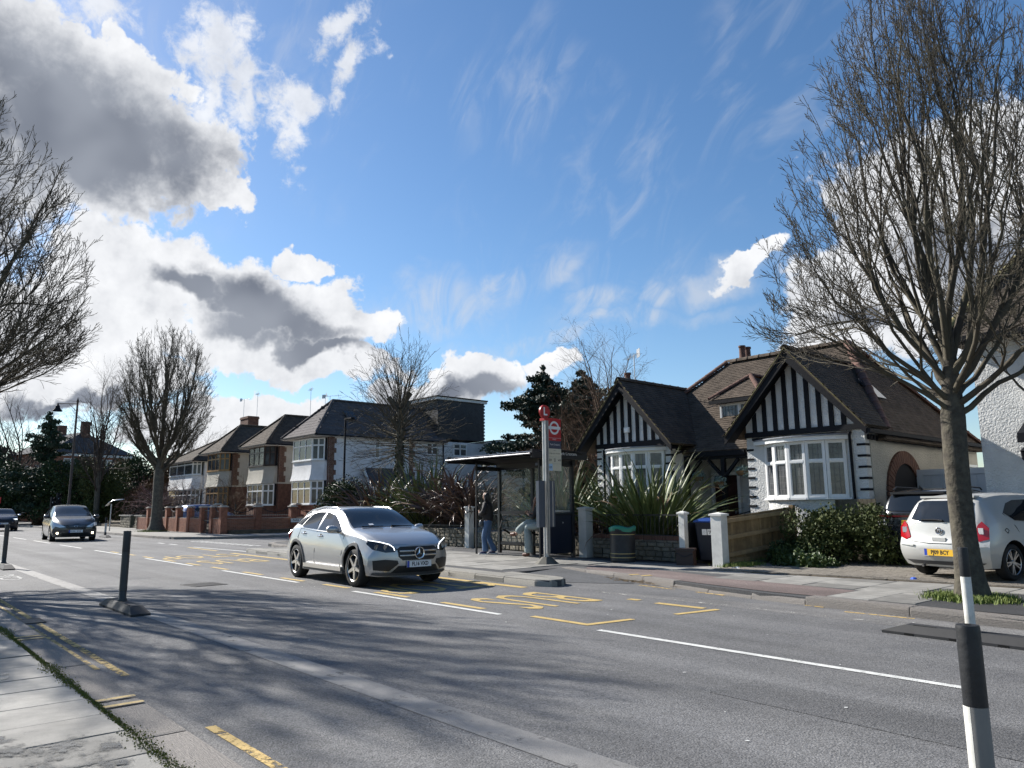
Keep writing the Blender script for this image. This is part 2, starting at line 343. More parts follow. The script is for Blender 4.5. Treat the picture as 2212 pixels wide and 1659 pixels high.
# --- kerb stones
kerb_me = []
for k in range(5):
    b = MB(); q = rng.uniform(0.006, 0.014); L = 1.0
    rows = []
    for x in (-0.5, -0.49, -0.17, 0.18, 0.49, 0.5):
        j = 0.0 if abs(x) > 0.495 else rng.uniform(-0.004, 0.004); e = 0.012 if abs(x) > 0.495 else 0.0
        rows.append([(x, -0.5+e, -0.5), (x, -0.5+e+j/2, 0.36), (x, -0.42, 0.5-e+j), (x, 0.5, 0.5-e-j)])
    b.grid(rows[::-1]); b.poly([rows[0][i] for i in (0,1,2,3)]); b.poly([rows[-1][i] for i in (3,2,1,0)])
    kerb_me.append(b.mesh('kerb_stone', M_kerb, 30))
def kerb_line(parent, pts, width, top, h, seg, m_idx=None, gap=0.012, mes=None, drop=None):
    """stones laid along pts, road on the right-hand side of the walking direction"""
    pts = [Vector((*p, 0)) for p in pts]; d = [0]
    for a, b in zip(pts, pts[1:]): d.append(d[-1]+(b-a).length)
    n = max(1, round(d[-1]/seg)); out = []
    def at(t):
        for i in range(len(pts)-1):
            if t <= d[i+1] + 1e-6: return pts[i].lerp(pts[i+1], (t-d[i])/max(1e-6, d[i+1]-d[i]))
        return pts[-1]
    for k in range(n):
        a, b = at(d[-1]*k/n), at(d[-1]*(k+1)/n); u = (b-a); L = u.length; u.normalize(); nrm = Vector((-u.y, u.x, 0))
        c = (a+b)/2 + nrm*width/2; tz = top + rng.uniform(-0.004, 0.004)
        if drop: tz = drop(c.x)
        M = Matrix.Translation((c.x, c.y, tz-h/2)) @ Matrix(((u.x, nrm.x, 0, 0), (u.y, nrm.y, 0, 0), (0, 0, 1, 0), (0, 0, 0, 1))) @ Matrix.Diagonal((L-gap, width, h, 1))
        o = bpy.data.objects.new('kerb_stone', (mes or kerb_me)[rng.randrange(5)]); COL.objects.link(o); o.parent = parent; o.matrix_local = M
    return
kmat_pale = mat('pale_kerb', (0.22, 0.21, 0.185), 0.85, var=0.15, vscale=20, bump=0.3, bscale=60, objvar=0.1)
kerb_pale = []
for me in kerb_me:
    c = me.copy(); c.materials.clear(); c.materials.append(kmat_pale); kerb_pale.append(c)
kerb_line(pav, [(-25.32,10.165),(-10.33,9.60)], 0.46, 0.125, 0.3, 0.92, mes=kerb_pale, gap=0.006)
kerb_line(pav, [(-10.33,9.6),(-10.04,9.72),(-9.96,9.95),(-10.12,10.24),(-10.5,10.36),(-11.9,10.44)], 0.3, 0.124, 0.3, 0.34, mes=kerb_pale, gap=0.004)
kerb_line(pav, [(-12.0,11.93),(-10.9,11.73),(-9.9,11.58),(-8.9,11.33),(-7.5,10.93)], 0.2, 0.116, 0.3, 0.85, drop=lambda x: 0.12 if x < -8.5 else 0.06)
kerb_line(pav, [(-7.5,10.93),(-6.4,10.68),(-5.6,10.58)], 0.22, 0.06, 0.3, 0.9, drop=lambda x: 0.05 + max(0, (x+6.6)/1.0)*0.07)
kerb_line(pav, [(-5.6,10.58),(-2.8,10.30),(20,9.75)], 0.24, 0.128, 0.3, 1.55)
kerb_line(pav, [(-30.25,17.5),(-30.15,14.6),(-29.65,12.97),(-28.6,12.31),(-26.0,12.11)], 0.2, 0.12, 0.3, 0.9)
kerb_line(pav_l, [(-95,12.1),(-41.5,11.72),(-38.95,11.97),(-37.55,13.17),(-37.16,15.0),(-37.16,40)], 0.2, 0.12, 0.3, 1.4)
nk = [-24.0,-21.2,-18.5,-15.7,-13.0,-10.33,-7.7,-5.02,-2.3,0.4,3.1,5.8]
for a, b in zip(nk, nk[1:]):
    o = bpy.data.objects.new('kerb_stone', kerb_me[rng.randrange(5)]); COL.objects.link(o); o.parent = near
    o.matrix_local = Matrix.Translation(((a+b)/2, 1.56, -0.045+rng.uniform(-0.004, 0.004))) @ Matrix.Diagonal((b-a-0.012, 0.27, 0.29, 1))
kerb_line(near, [(-130,1.43),(-24.0,1.43)], 0.27, 0.1, 0.3, 3.0)   # far stretch of the near kerb
# --- paving slabs
slab_me = []
for k in range(4):
    b = MB(); rows = []
    for x in (-0.5, -0.494, 0.494, 0.5):
        e = 0.12 if abs(x) > 0.495 else 0.0
        rows.append([(x, -0.5, 0.5-0.5), (x, -0.5, 0.5-e-0.1), (x, -0.493, 0.5-e), (x, 0.493, 0.5-e), (x, 0.5, 0.5-e-0.1), (x, 0.5, 0)])
    b.grid(rows[::-1]); b.poly(rows[0]); b.poly(rows[-1][::-1]); slab_me.append(b.mesh('paving_slab', M_slab))
def slab(parent, x0, x1, y0, y1, top, gap=0.012, th=0.05):
    o = bpy.data.objects.new('paving_slab', slab_me[rng.randrange(4)]); COL.objects.link(o); o.parent = parent
    o.matrix_local = Matrix.Translation(((x0+x1)/2, (y0+y1)/2, top-th/2+rng.uniform(-0.003, 0.003))) @ Matrix.Rotation(rng.uniform(-0.006, 0.006), 4, 'X') @ Matrix.Rotation(rng.uniform(-0.006, 0.006), 4, 'Y') @ Matrix.Diagonal((x1-x0-gap, y1-y0-gap, th, 1))
xs = [-7.95-0.56*k for k in range(24)][::-1] + [-7.36,-6.88,-6.31,-5.77,-5.25,-4.7,-4.15,-3.6,-3.0,-2.4]
for a, b in zip(xs, xs[1:]):
    for y0, y1 in ((0.55,1.41),(-0.3,0.55),(-1.15,-0.3)): slab(near, a, b, y0, y1, 0.104)
for i in range(20):
    for j in range(4):
        x0 = -25.0+i*0.66; x1 = x0+0.66; y0 = 10.62+j*0.86+(0.02*i if j == 0 else 0)*0; fr = 10.18+(x0+25.3)*(-0.0373)+0.47
        if x1 < -12.1: slab(pav, x0, x1, max(y0, fr) if j == 0 else y0, y0+0.86, 0.122)
for i in range(28):
    x0 = -28.5+i*0.63
    for y0, y1 in ((14.06,14.75),):
        if x0 < -20 : slab(pav, x0, x0+0.63, y0, y1, 0.122)
        slab(pav, x0, x0+0.63, 12.95+0*(i), 14.06, 0.122) if x0 > -28.5 and x0 < -12.3 else None
for i in range(7):
    x0 = -8.25+i*0.9
    for j in range(4):
        y0 = 12.15+j*0.55-0.10*i*0.3
        if not (x0 > -5.2 and j < 2): slab(pav, x0, x0+0.9, y0, y0+0.55, 0.122)
for i in range(2):
    for j in range(3): slab(pav, -5.42+i*0.62, -4.8+i*0.62, 10.86+j*0.5, 11.36+j*0.5, 0.123)
for i in range(5):
    x0 = -12.0+i*0.75; slab(pav, x0, x0+0.75, 13.0, 13.62, 0.122); slab(pav, x0, x0+0.75, 13.62, 14.3, 0.122)
sheet('crossover', [(-10.0,11.72),(-8.9,11.48),(-7.5,11.12),(-6.3,10.87),(-5.45,10.83),(-5.45,11.9),(-8.2,12.4),(-10.4,12.95),(-12.0,12.9),(-11.4,12.1)], [0.117,0.117,0.117,0.117,0.118,0.118,0.118,0.118,0.118,0.118], M_red_tar, pav)
sheet('tarmac_patch', [(-4.15,10.72),(30,10.3),(30,12.9),(-3.0,13.15),(-4.4,13.15)], 0.117, asphalt('black_tarmac', (0.032,0.032,0.034), (0.045,0.045,0.046), 0.6), pav)
wedge = MB(); W_ = [(-10.55,10.36,0.006),(-9.3,11.2,0.006),(-9.9,11.55,0.03),(-10.9,11.7,0.07),(-12.0,11.93,0.113),(-11.9,10.46,0.06)]
wedge.poly(W_); wedge.build('cycle_ramp', asphalt('ramp_tarmac', (0.06,0.062,0.065), (0.085,0.087,0.09), 0.8), road)
# --- block-paved drive and gardens
drive = slab_area('driveway', [(-9.3,13.75),(-8.4,13.55),(-3.7,13.95),(8,14.3),(8,27),(-7.9,27),(-8.2,19.0),(-9.1,17.4)], 0.13, M_soil)
M_block = mat('paving_block', (0.13, 0.115, 0.095), 0.9, col2=(0.20, 0.18, 0.15), vscale=9, bump=0.4, bscale=50, objvar=0.28)
blk = MB(); blk.bx(-0.5,0.5,-0.5,0.5,-0.5,0.5); bme = [blk.mesh('paving_block', M_block)]
xf = []
for i in range(44):
    for j in range(64):
        x = -9.2 + i*0.208 + (0.104 if j % 2 else 0); y = 13.62 + j*0.105
        if y > 13.55+(x+8.4)*0.085+0.06 and y < 20.3 and (x > -9.1+max(0, (y-17.4)*0.55)) :
            xf.append(Matrix.Translation((x, y, 0.133+rng.uniform(-0.002, 0.003))) @ Matrix.Rotation(rng.uniform(-0.02, 0.02), 4, 'Z') @ Matrix.Diagonal((0.2, 0.098, 0.03, 1)))
pieces(drive, 'paving_block', bme, xf, stuffname='paving_blocks')
slab_area('front_garden', [(-10.0,15.1),(-9.35,14.6),(-9.2,17.5),(-9.5,18.6),(-11.2,30),(-29.6,30),(-29.6,15.4),(-20.4,16.05),(-14.0,15.15)], 0.2, M_soil)
slab_area('corner_garden', [(-40.6,15.6),(-40.6,60),(-100,60),(-100,16.5)], 0.3, M_soil, thick=0.4)
# --- markings
def mark(name, x0, x1, y0, y1, m, z=0.005): return MB().poly([(x0,y0,z),(x1,y0,z),(x1,y1,z),(x0,y1,z)]).build(name, m, road)
for a, b in [(-6.2,-2.25),(-12.02,-8.0),(-18.25,-14.2),(-24.55,-20.4),(-30.9,-26.7)] + [(-37.1-6.2*k,-33.0-6.2*k) for k in range(12)]:
    mark('centre_line', a, b, 6.735, 6.83, M_white)
for a, b in [(-7.57,-6.52),(-9.63,-8.6),(-11.6,-10.58),(-13.5,-12.55),(-15.43,-14.38),(-17.5,-16.44),(-19.56,-18.48),(-21.48,-20.41),(-23.5,-22.47),(-25.5,-24.5),(-27.5,-26.5),(-29.5,-28.5)]:
    mark('bay_line', a, b, 6.93, 7.04, M_yellow)
MB().poly([(-6.63,6.97,0.0055),(-6.52,6.93,0.0055),(-6.42,7.73,0.0055),(-6.52,7.74,0.0055)]).build('bay_line', M_yellow, road)
MB().poly([(-6.40,8.48,0.0055),(-6.30,8.47,0.0055),(-6.17,9.28,0.0055),(-6.28,9.3,0.0055)]).build('bay_line', M_yellow, road)
mark('bay_line', -7.27, -6.42, 9.18, 9.32, M_yellow); mark('bay_line', -7.88, -7.66, 9.27, 9.40, M_yellow)
MB().poly([(-25.2,9.53,0.005),(-10.3,9.22,0.005),(-10.3,9.40,0.005),(-25.2,9.72,0.005)]).build('bay_line', M_yellow, road)
MB().poly([(-30.2,9.78,0.005),(-26.9,9.70,0.005),(-26.9,9.84,0.005),(-30.2,9.92,0.005)]).build('bay_line', M_yellow, road)
TXT = Matrix(((0,1,0),(-1,0,0),(0,0,1)))
def road_text(txt, xc, yc, wy, hx):
    me = text_mesh(txt, 1.0); xs_ = [v.co.x for v in me.vertices]; ys_ = [v.co.y for v in me.vertices]
    cx, cy = (min(xs_)+max(xs_))/2, (min(ys_)+max(ys_))/2; sx, sy = wy/(max(xs_)-min(xs_)), hx/(max(ys_)-min(ys_))
    for v in me.vertices: v.co = ((v.co.x-cx)*sx, (v.co.y-cy)*sy, 0)
    me.transform(Matrix.Translation((xc, yc, 0.006)) @ TXT.to_4x4()); me.materials.clear(); me.materials.append(M_yellow); link('road_lettering', me, road)
road_text('BUS', -8.85, 8.18, 1.5, 1.65); road_text('STOP', -11.75, 8.2, 2.2, 1.65)
road_text('BUS', -21.3, 8.15, 1.6, 1.65); road_text('STOP', -24.2, 8.2, 2.2, 1.65)
for x in range(12): mark('give_way_line', -35.9+x*0.55, -35.55+x*0.55, 11.75+0.02*x, 11.93+0.02*x, M_white)
for x in range(12): mark('give_way_line', -35.7+x*0.55, -35.35+x*0.55, 12.1+0.01*x, 12.28+0.01*x, M_white)
MB().poly([(-30.4,10.05,0.005),(-25.6,10.3,0.005),(-25.6,10.45,0.005),(-30.4,10.15,0.005)]).build('hatch_line', M_white, road)
for a, b in ((-35.5,-34.6),(-33.9,-32.9)): mark('hatch_line', a, b, 10.2, 10.34, M_white)
mark('edge_line', -9.4, -3.5, 9.72, 9.80, worn('ghost_marking', (0.42,0.41,0.38), 0.55, 7), 0.0045)
MB().poly([(-130,3.05,0.004),(3,3.18,0.004),(3,3.46,0.004),(-130,3.33,0.004)]).build('cycle_lane_band', M_band, road)
for a, b in [(-60,-12.2),(-11.6,-7.44),(-5.35,1.0)]: mark('kerbside_line', a, b, 1.925, 1.995, M_yellow_old)
for a, b in [(-60,-12.2),(-11.5,-7.9)]: mark('kerbside_line', a, b, 1.79, 1.86, M_yellow_old)
for a, b in [(-9.1,-8.2),(-7.7,-7.1),(-5.6,-5.3)]: MB().poly([(a,11.02-(a+9)*0.14,0.005),(b,11.02-(b+9)*0.14,0.005),(b,11.1-(b+9)*0.14,0.005),(a,11.1-(a+9)*0.14,0.005)]).build('kerbside_line', M_yellow_old, road)
mark('kerbside_line', -4.9, -4.0, 10.28, 10.35, M_yellow_old)
for a in (-6.17,-5.95,-9.76,-9.57): MB().poly([(a,1.43,0.112),(a+0.055,1.435,0.112),(a+0.055,1.69,0.112),(a,1.69,0.112)]).build('kerb_mark', M_yellow, near)
for a in (-9.75,-9.45): MB().poly([(a,11.55,0.126),(a+0.12,11.5,0.126),(a+0.18,11.72,0.126),(a+0.06,11.77,0.126)]).build('kerb_mark', M_yellow, pav)
# old repairs and an iron cover in the carriageway
M_rep = asphalt('repair_tarmac', (0.088,0.088,0.09), (0.118,0.117,0.116)); M_rep2 = asphalt('pale_repair_tarmac', (0.125,0.122,0.118), (0.165,0.16,0.155))
sheet('road_repair', [(-40,4.35),(-17.5,4.5),(-17.45,5.05),(-40,4.95)], 0.003, M_rep, road); sheet('road_repair', [(-3.6,5.2),(1.0,5.05),(1.0,5.7),(-3.6,5.85)], 0.003, M_rep, road)
sheet('gutter_strip', [(-120,1.72),(12,1.72),(12,1.88),(-120,1.9)], 0.002, M_rep2, road); sheet('gutter_strip', [(-9.2,9.75),(12,9.0),(12,9.55),(-5.6,10.4)], 0.002, M_rep2, road)
mh = empty('manhole_cover', (-15.2,5.3,0), 0.1, 'square iron access cover set in the carriageway', 'manhole'); MB().bx(-0.33,0.33,-0.33,0.33,0.001,0.007).build('cover', M_iron_r, mh); [MB().bx(-0.28+k*0.112,-0.22+k*0.112,-0.29,0.29,0.007,0.0105).build('tread', M_iron_r, mh) for k in range(6)]
# bicycle sign in the cycle lane
bs = MB()
for cx in (-20.7,-19.6):
    for k in range(18):
        t0, t1 = 2*PI*k/18, 2*PI*(k+1)/18; q = [(cx+0.42*math.cos(t), 2.72+0.2*math.sin(t), 0.006) for t in (t0, t1)] + [(cx+0.34*math.cos(t), 2.72+0.15*math.sin(t), 0.006) for t in (t1, t0)]
        bs.poly(q)
for a, b in (((-20.7,2.72),(-20.2,2.9)),((-20.2,2.9),(-19.7,2.9)),((-19.7,2.95),(-19.6,2.72)),((-20.2,2.9),(-20.15,2.68)),((-20.15,2.68),(-19.72,2.88))):
    d = Vector((b[0]-a[0], b[1]-a[1], 0)).normalized(); n = Vector((-d.y, d.x, 0))*0.025
    bs.poly([(a[0]+n.x,a[1]+n.y,0.0065),(a[0]-n.x,a[1]-n.y,0.0065),(b[0]-n.x,b[1]-n.y,0.0065),(b[0]+n.x,b[1]+n.y,0.0065)])
bs.build('cycle_symbol', worn('cycle_paint', (0.45,0.45,0.43), 0.46), road)
# drain grate
M_iron = mat('cast_iron', (0.05,0.047,0.045), 0.6, 0.6, var=0.3, vscale=30, bump=0.2)
g = empty('drain_grate', (-11.88,1.92,0), 0, 'iron slotted drain grate in the gutter by the double yellow lines', 'drain')
b = MB(); b.bx(-0.24,0.24,-0.135,-0.115,0.001,0.012); b.bx(-0.24,0.24,0.115,0.135,0.001,0.012); b.bx(-0.24,-0.22,-0.115,0.115,0.001,0.012); b.bx(0.22,0.24,-0.115,0.115,0.001,0.012); b.build('frame', M_iron, g)
bar = MB().bx(-0.011,0.011,-0.113,0.113,0.002,0.011).mesh('bar', mat('grate_bar', (0.16,0.155,0.15), 0.5, 0.5))
for k in range(9): link('bar', bar, g, (-0.19+k*0.0475, 0, 0))
MB().bx(-0.22,0.22,-0.115,0.115,0.0008,0.003).build('pit', mat('dark_pit', (0.006,0.006,0.006), 1), g)
# moss in the joint behind the near kerb, puddle, litter and twigs
mo = MB()
for k in range(6500):
    x = rng.uniform(-11.0,-3.4); w = 0.02+0.035*max(0, math.sin(x*2.3)+0.4*math.sin(x*7.1)); y = 1.42+rng.gauss(0, w*0.6); s_ = rng.uniform(0.003,0.0075); z = 0.105
    a = rng.uniform(0, 6.28); dx, dy = math.cos(a)*s_, math.sin(a)*s_; mo.add([(x-dx,y-dy,z),(x+dx,y+dy,z),(x+dy*0.4,y-dx*0.4,z+s_*1.6)], [(0,1,2)])
mo.build('moss', M_moss)['kind'] = 'stuff'; tag(bpy.data.objects['moss'], 'green moss growing in the joint behind the near kerb', 'moss')
pd = MB(); ring = []
for k in range(40):
    t = 2*PI*k/40; r = 1+0.16*math.sin(2*t+1)+0.10*math.sin(3*t+2)+0.03*math.sin(7*t); ring.append((-4.98+0.36*r*math.cos(t), 1.02+0.23*r*math.sin(t), 0.109))
pd.poly([(-4.9+(x+4.98)*1.9, 0.98+(y-1.02)*1.6, z) for x, y, z in ring]); w_ = worn('puddle_water', (0.085,0.083,0.077), 0.53, 3.2, 0.07); tree_of(w_)[1].inputs['Specular IOR Level'].default_value = 0.9; [setattr(n_.inputs['Strength'], 'default_value', 0.05) for n_ in w_.node_tree.nodes if n_.type == 'BUMP']
tag(pd.build('puddle', w_), 'small shallow puddle on the near pavement slabs beside the kerb', 'puddle')
pd2 = MB(); pd2.poly([(-7.62+0.5*(p[0]+4.98)*1.3, 0.95+(p[1]-1.02)*0.8, 0.1095) for p in ring])
tag(pd2.build('puddle', w_), 'smaller wet patch on the pavement at the left picture edge', 'puddle')
lit_ = MB()
for k in range(70):
    x, y = rng.uniform(-14,-1), rng.uniform(2.2,10.0); s_ = rng.uniform(0.008,0.022); a = rng.uniform(0,6.28); dx, dy = math.cos(a)*s_, math.sin(a)*s_
    lit_.add([(x-dx,y-dy,0.006),(x+dy*0.6,y-dx*0.6,0.008),(x+dx,y+dy,0.007),(x-dy*0.6,y+dx*0.6,0.007)], [(0,1,2,3)])
o = lit_.build('road_litter', mat('paper_flecks', (0.6,0.6,0.57), 0.8)); tag(o, 'pale flecks of litter scattered over the road surface', 'litter', kind='stuff')
tw = MB()
for k in range(260):
    x = rng.gauss(-9.9,0.55); y = 11.42-(x+9.9)*0.2+rng.gauss(0,0.06); a = rng.uniform(-0.6,0.6); L = rng.uniform(0.03,0.12); z = 0.012 + rng.uniform(0,0.03)
    tw.bar((x,y,z),(x+L*math.cos(a),y+L*math.sin(a),z+rng.uniform(-0.005,0.02)),0.006,0.005)
o = tw.build('twig_debris', mat('dead_twig', (0.16,0.11,0.06), 0.9)); tag(o, 'brown twigs and dead leaves drifted against the dropped kerb', 'debris', kind='stuff')

# ================================================================== houses
def roughcast(name, col, k=1.0):
    m = mat(name, col, 0.9, var=0.10, vscale=1.5, bump=1.0, bscale=26, bdetail=5)
    t, b = tree_of(m); bp = b.inputs['Normal'].links[0].from_node; bp.inputs['Distance'].default_value = 0.045*k; bp.inputs['Strength'].default_value = 0.9
    return m
M_rough = roughcast('white_roughcast', (0.60, 0.60, 0.58)); M_rough_c = roughcast('cream_roughcast', (0.42, 0.395, 0.335)); M_render_w = roughcast('white_render', (0.62, 0.62, 0.62), 0.25)
M_black = mat('black_timber', (0.007, 0.008, 0.011), 0.7, spec=0.2, bump=0.2, bscale=30)
M_upvc = mat('white_frame', (0.72, 0.72, 0.71), 0.35)
M_brownfr = mat('brown_frame', (0.045, 0.03, 0.025), 0.4); M_oak = mat('oak_frame', (0.30, 0.17, 0.055), 0.45)
M_glass = mat('window_glass', (0.022, 0.025, 0.03), 0.05, spec=0.9, var=0.5, vscale=1.5)
M_net = mat('net_curtain_glass', (0.085, 0.09, 0.096), 0.12, spec=0.8, var=0.3, vscale=4)
M_lead = mat('window_lead', (0.12, 0.12, 0.125), 0.6)
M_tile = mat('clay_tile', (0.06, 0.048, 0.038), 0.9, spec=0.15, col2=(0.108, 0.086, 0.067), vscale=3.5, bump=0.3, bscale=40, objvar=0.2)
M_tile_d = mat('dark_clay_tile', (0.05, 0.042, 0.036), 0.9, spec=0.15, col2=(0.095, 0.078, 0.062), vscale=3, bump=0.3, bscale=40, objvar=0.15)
M_tile_g = mat('grey_roof_tile', (0.075, 0.068, 0.07), 0.85, spec=0.15, col2=(0.105, 0.095, 0.095), vscale=4, objvar=0.1)
M_tile_s = mat('slate_hung_tile', (0.035, 0.037, 0.042), 0.6, var=0.25, vscale=4)
M_terra = mat('terracotta', (0.10, 0.052, 0.038), 0.9, var=0.35, vscale=7, bump=0.3)
M_mosst = mat('mossy_verge', (0.13, 0.12, 0.05), 0.95, col2=(0.2, 0.17, 0.08), vscale=9, bump=0.6, bscale=30)
M_brick = mat('red_brick', (0.20, 0.075, 0.045), 0.9, col2=(0.31, 0.13, 0.075), vscale=6, bump=0.3, bscale=40, objvar=0.18)
M_brick_d = mat('brown_brick', (0.085, 0.042, 0.03), 0.9, col2=(0.15, 0.075, 0.05), vscale=5, bump=0.3, bscale=40)
M_mortar = mat('mortar', (0.27, 0.24, 0.20), 0.95, var=0.15)
M_soffit = mat('white_soffit', (0.62, 0.61, 0.58), 0.6)
M_lead_roof = mat('lead_flashing', (0.22, 0.23, 0.25), 0.55, var=0.2, vscale=6)
box1 = {}
def unit_box(m):
    if m.name not in box1: b = MB(); b.bx(-0.5,0.5,-0.5,0.5,-0.5,0.5); box1[m.name] = b.mesh(m.name+'_piece', m)
    return box1[m.name]
def tile_mesh(m, tw, L, th=0.014):
    k = ('tile', m.name, round(tw, 3), round(L, 3))
    if k not in box1:
        b = MB(); w = tw/2-0.003
        P = [(-w,-L*0.35,0.0),(w,-L*0.35,0.0),(w,L*0.65,-0.004),(-w,L*0.65,-0.004),(-w,-L*0.35,th+0.004),(w,-L*0.35,th+0.004),(w,L*0.65,th*0.3),(-w,L*0.65,th*0.3)]
        b.add(P, [(4,5,6,7),(0,1,5,4),(1,2,6,5),(3,0,4,7)]); box1[k] = b.mesh('roof_tile', m)
    return box1[k]
def inpoly(p, poly):
    x, y = p; c = False; n = len(poly)
    for i in range(n):
        x1, y1 = poly[i]; x2, y2 = poly[(i+1) % n]
        if (y1 > y) != (y2 > y) and x < (x2-x1)*(y-y1)/(y2-y1)+x1: c = not c
    return c
def tiled(parent, pts, tw, gauge, m, limit=0, name='roof_tile', under=True, jit=0.004, lift=0.0):
    """courses of tiles on a flat roof slope; pts[0]->pts[1] is the eave, left to right seen from outside"""
    P = [Vector(p) for p in pts]; e = (P[1]-P[0]).normalized(); n = Vector((0,0,0))
    for i in range(len(P)): n += P[i].cross(P[(i+1) % len(P)])
    n.normalize()
    if n.z < -1e-6: n = -n
    s = n.cross(e)
    if s.z < 0: s = -s; 
    q = [((p-P[0]).dot(e), (p-P[0]).dot(s)) for p in P]
    u0, u1 = min(a for a, b in q), max(a for a, b in q); v1 = max(b for a, b in q)
    r_ = random.Random(int(abs(P[0].x*31+P[0].y*17)*10)); xf = []
    B = Matrix((e, s, e.cross(s))).transposed()
    for j in range(int(v1/gauge)+1):
        for i in range(int((u1-u0)/tw)+2):
            u = u0+(i+(0.5 if j % 2 else 0))*tw; v = (j+0.35)*gauge
            if inpoly((u, v), q):
                p = P[0]+e*u+s*v+n*(0.006+lift+r_.uniform(0, jit)); xf.append(Matrix.Translation(p) @ B.to_4x4() @ Matrix.Rotation(r_.gauss(0, 0.012), 4, 'Z') @ Matrix.Rotation(r_.gauss(0, 0.012), 4, 'X'))
    if under: MB().prism(P, n*-0.05).build('roof_slope', m, parent, recalc=True)
    if xf: pieces(parent, name, [tile_mesh(m, tw, gauge*1.25)], xf, limit=limit, stuffname='roof_tiles')
def ridge(parent, a, b, m, r=0.1, L=0.4, name='ridge_tile'):
    a, b = Vector(a), Vector(b); n = max(1, int((b-a).length/L)); d = (b-a)/n; u = d.normalized()
    key = ('ridge', m.name, r)
    if key not in box1:
        mb = MB(); mb.lathe((0,0,0), [(r,-0.5),(r*1.12,-0.46),(r*1.0,-0.4),(r,0.5)], 8, a0=0, a1=PI); box1[key] = mb.mesh('ridge_tile', m, 40)
    side = u.cross(Vector((0,0,1))).normalized(); up_ = side.cross(u)
    for k in range(n):
        c = a+d*(k+0.5); M = Matrix.Translation(c) @ Matrix((side, up_, side.cross(up_))).transposed().to_4x4() @ Matrix.Diagonal((1,1,d.length,1))
        o = bpy.data.objects.new(name, box1[key]); COL.objects.link(o); o.parent = parent; o.matrix_local = M
def window(parent, p0, p1, z0, z1, cols, transom, fm, gm, fr=0.055, dep=0.07, lead=None, sill=True, name='window', tops=None):
    """glazed frame from p0 to p1 (left to right seen from outside)"""
    p0, p1 = Vector((*p0, 0)), Vector((*p1, 0)); w = (p1-p0).length; e = (p1-p0)/w; n = Vector((e.y, -e.x, 0))
    M = Matrix.Translation((p0.x, p0.y, z0)) @ Matrix((e, -n, Vector((0,0,1)))).transposed().to_4x4()
    h = z1-z0; b = MB(); d0, d1 = -dep*0.5, dep*0.5
    b.bx(0,w,d0,d1,0,fr); b.bx(0,w,d0,d1,h-fr,h); b.bx(0,fr,d0,d1,fr,h-fr); b.bx(w-fr,w,d0,d1,fr,h-fr)
    cw = (w-fr)/cols; zt = None
    if transom: zt = h*transom; b.bx(fr,w-fr,d0-0.004,d1,zt-fr*0.5,zt+fr*0.5)
    for k in range(1, cols): b.bx(k*cw,k*cw+fr,d0+0.003,d1,fr,(zt-fr*0.5) if zt else h-fr); zt and b.bx(k*cw,k*cw+fr,d0+0.003,d1,zt+fr*0.5,h-fr)
    b.v = [tuple(M @ Vector(v)) for v in b.v]; o = b.build(name, fm, parent)
    for k in range(cols):
        for a, c in (((fr, zt-fr*0.5), (zt+fr*0.5, h-fr)) if zt else ((fr, h-fr),)):
            x0, x1 = k*cw+fr, (k+1)*cw; pb = MB(); i = 0.022
            # casement rim standing proud of the pane
            rim = MB()
            for q in ((x0,x1,a,a+i),(x0,x1,c-i,c),(x0,x0+i,a+i,c-i),(x1-i,x1,a+i,c-i)): rim.bx(q[0],q[1],d0+0.012,d1-0.01,q[2],q[3])
            pb.poly([M @ Vector(t) for t in ((x0,0.004,a),(x1,0.004,a),(x1,0.004,c),(x0,0.004,c))])
            pb.build('pane', gm, o); rim.v = [tuple(M @ Vector(v)) for v in rim.v]; rim.build('sash', fm, o)
            if lead:
                lb = MB(); nx, nz = max(1, round((x1-x0)/lead)), max(1, round((c-a)/(lead*1.3)))
                for g in range(1, nx): x = x0+(x1-x0)*g/nx; lb.bx(x-0.005,x+0.005,-0.003,0.003,a,c)
                for g in range(1, nz): z = a+(c-a)*g/nz; lb.bx(x0,x1,-0.0025,0.0035,z-0.005,z+0.005)
                lb.v = [tuple(M @ Vector(v)) for v in lb.v]; lb.build('leading', M_lead, o)
    if sill:
        sb = MB(); sb.bx(-0.04,w+0.04,d0-0.06,d1,-0.05,-0.002); sb.v = [tuple(M @ Vector(v)) for v in sb.v]; sb.build('sill', fm, o)
    return o
def wallbox(parent, name, x0, x1, y0, y1, z0, z1, m): return MB().bx(x0,x1,y0,y1,z0,z1).build(name, m, parent)
def polywall(parent, name, pts, z0, z1, m): return MB().prism([(x, y, z0) for x, y in pts], (0,0,z1-z0)).build(name, m, parent, recalc=True)
def quoin(parent, x, y, z0, z1, m, mm, dx, dy, step=0.34):
    """toothed brick quoin standing 15 mm proud of a corner, courses of bricks"""
    k = 0; z = z0; xf = []
    while z < z1-0.02:
        big = 1.0 if int((z-z0)/step) % 2 == 0 else 0.72
        for j in range(2):
            L = 0.24
            for sgn, ax in ((dx, 'x'), (dy, 'y')):
                ext = 0.5*big if ax == 'y' else 0.2
                for u in range(2):
                    c = ext*(u+0.5)/2; dim = (ext/2-0.008, 0.02) if ax == 'x' else (0.02, ext/2-0.008)
                    px = x+sgn*c if ax == 'x' else x+(0.012 if dx < 0 else -0.012); py_ = y+(-0.012 if dy > 0 else 0.012) if ax == 'x' else y+sgn*c
                    xf.append(Matrix.Translation((px, py_, z+0.04)) @ Matrix.Diagonal((dim[0], dim[1], 0.066, 1)))
            z += 0.077
    bx_ = unit_box(m); pieces(parent, 'quoin_brick', [bx_], xf, limit=0, stuffname='quoin_bricks')
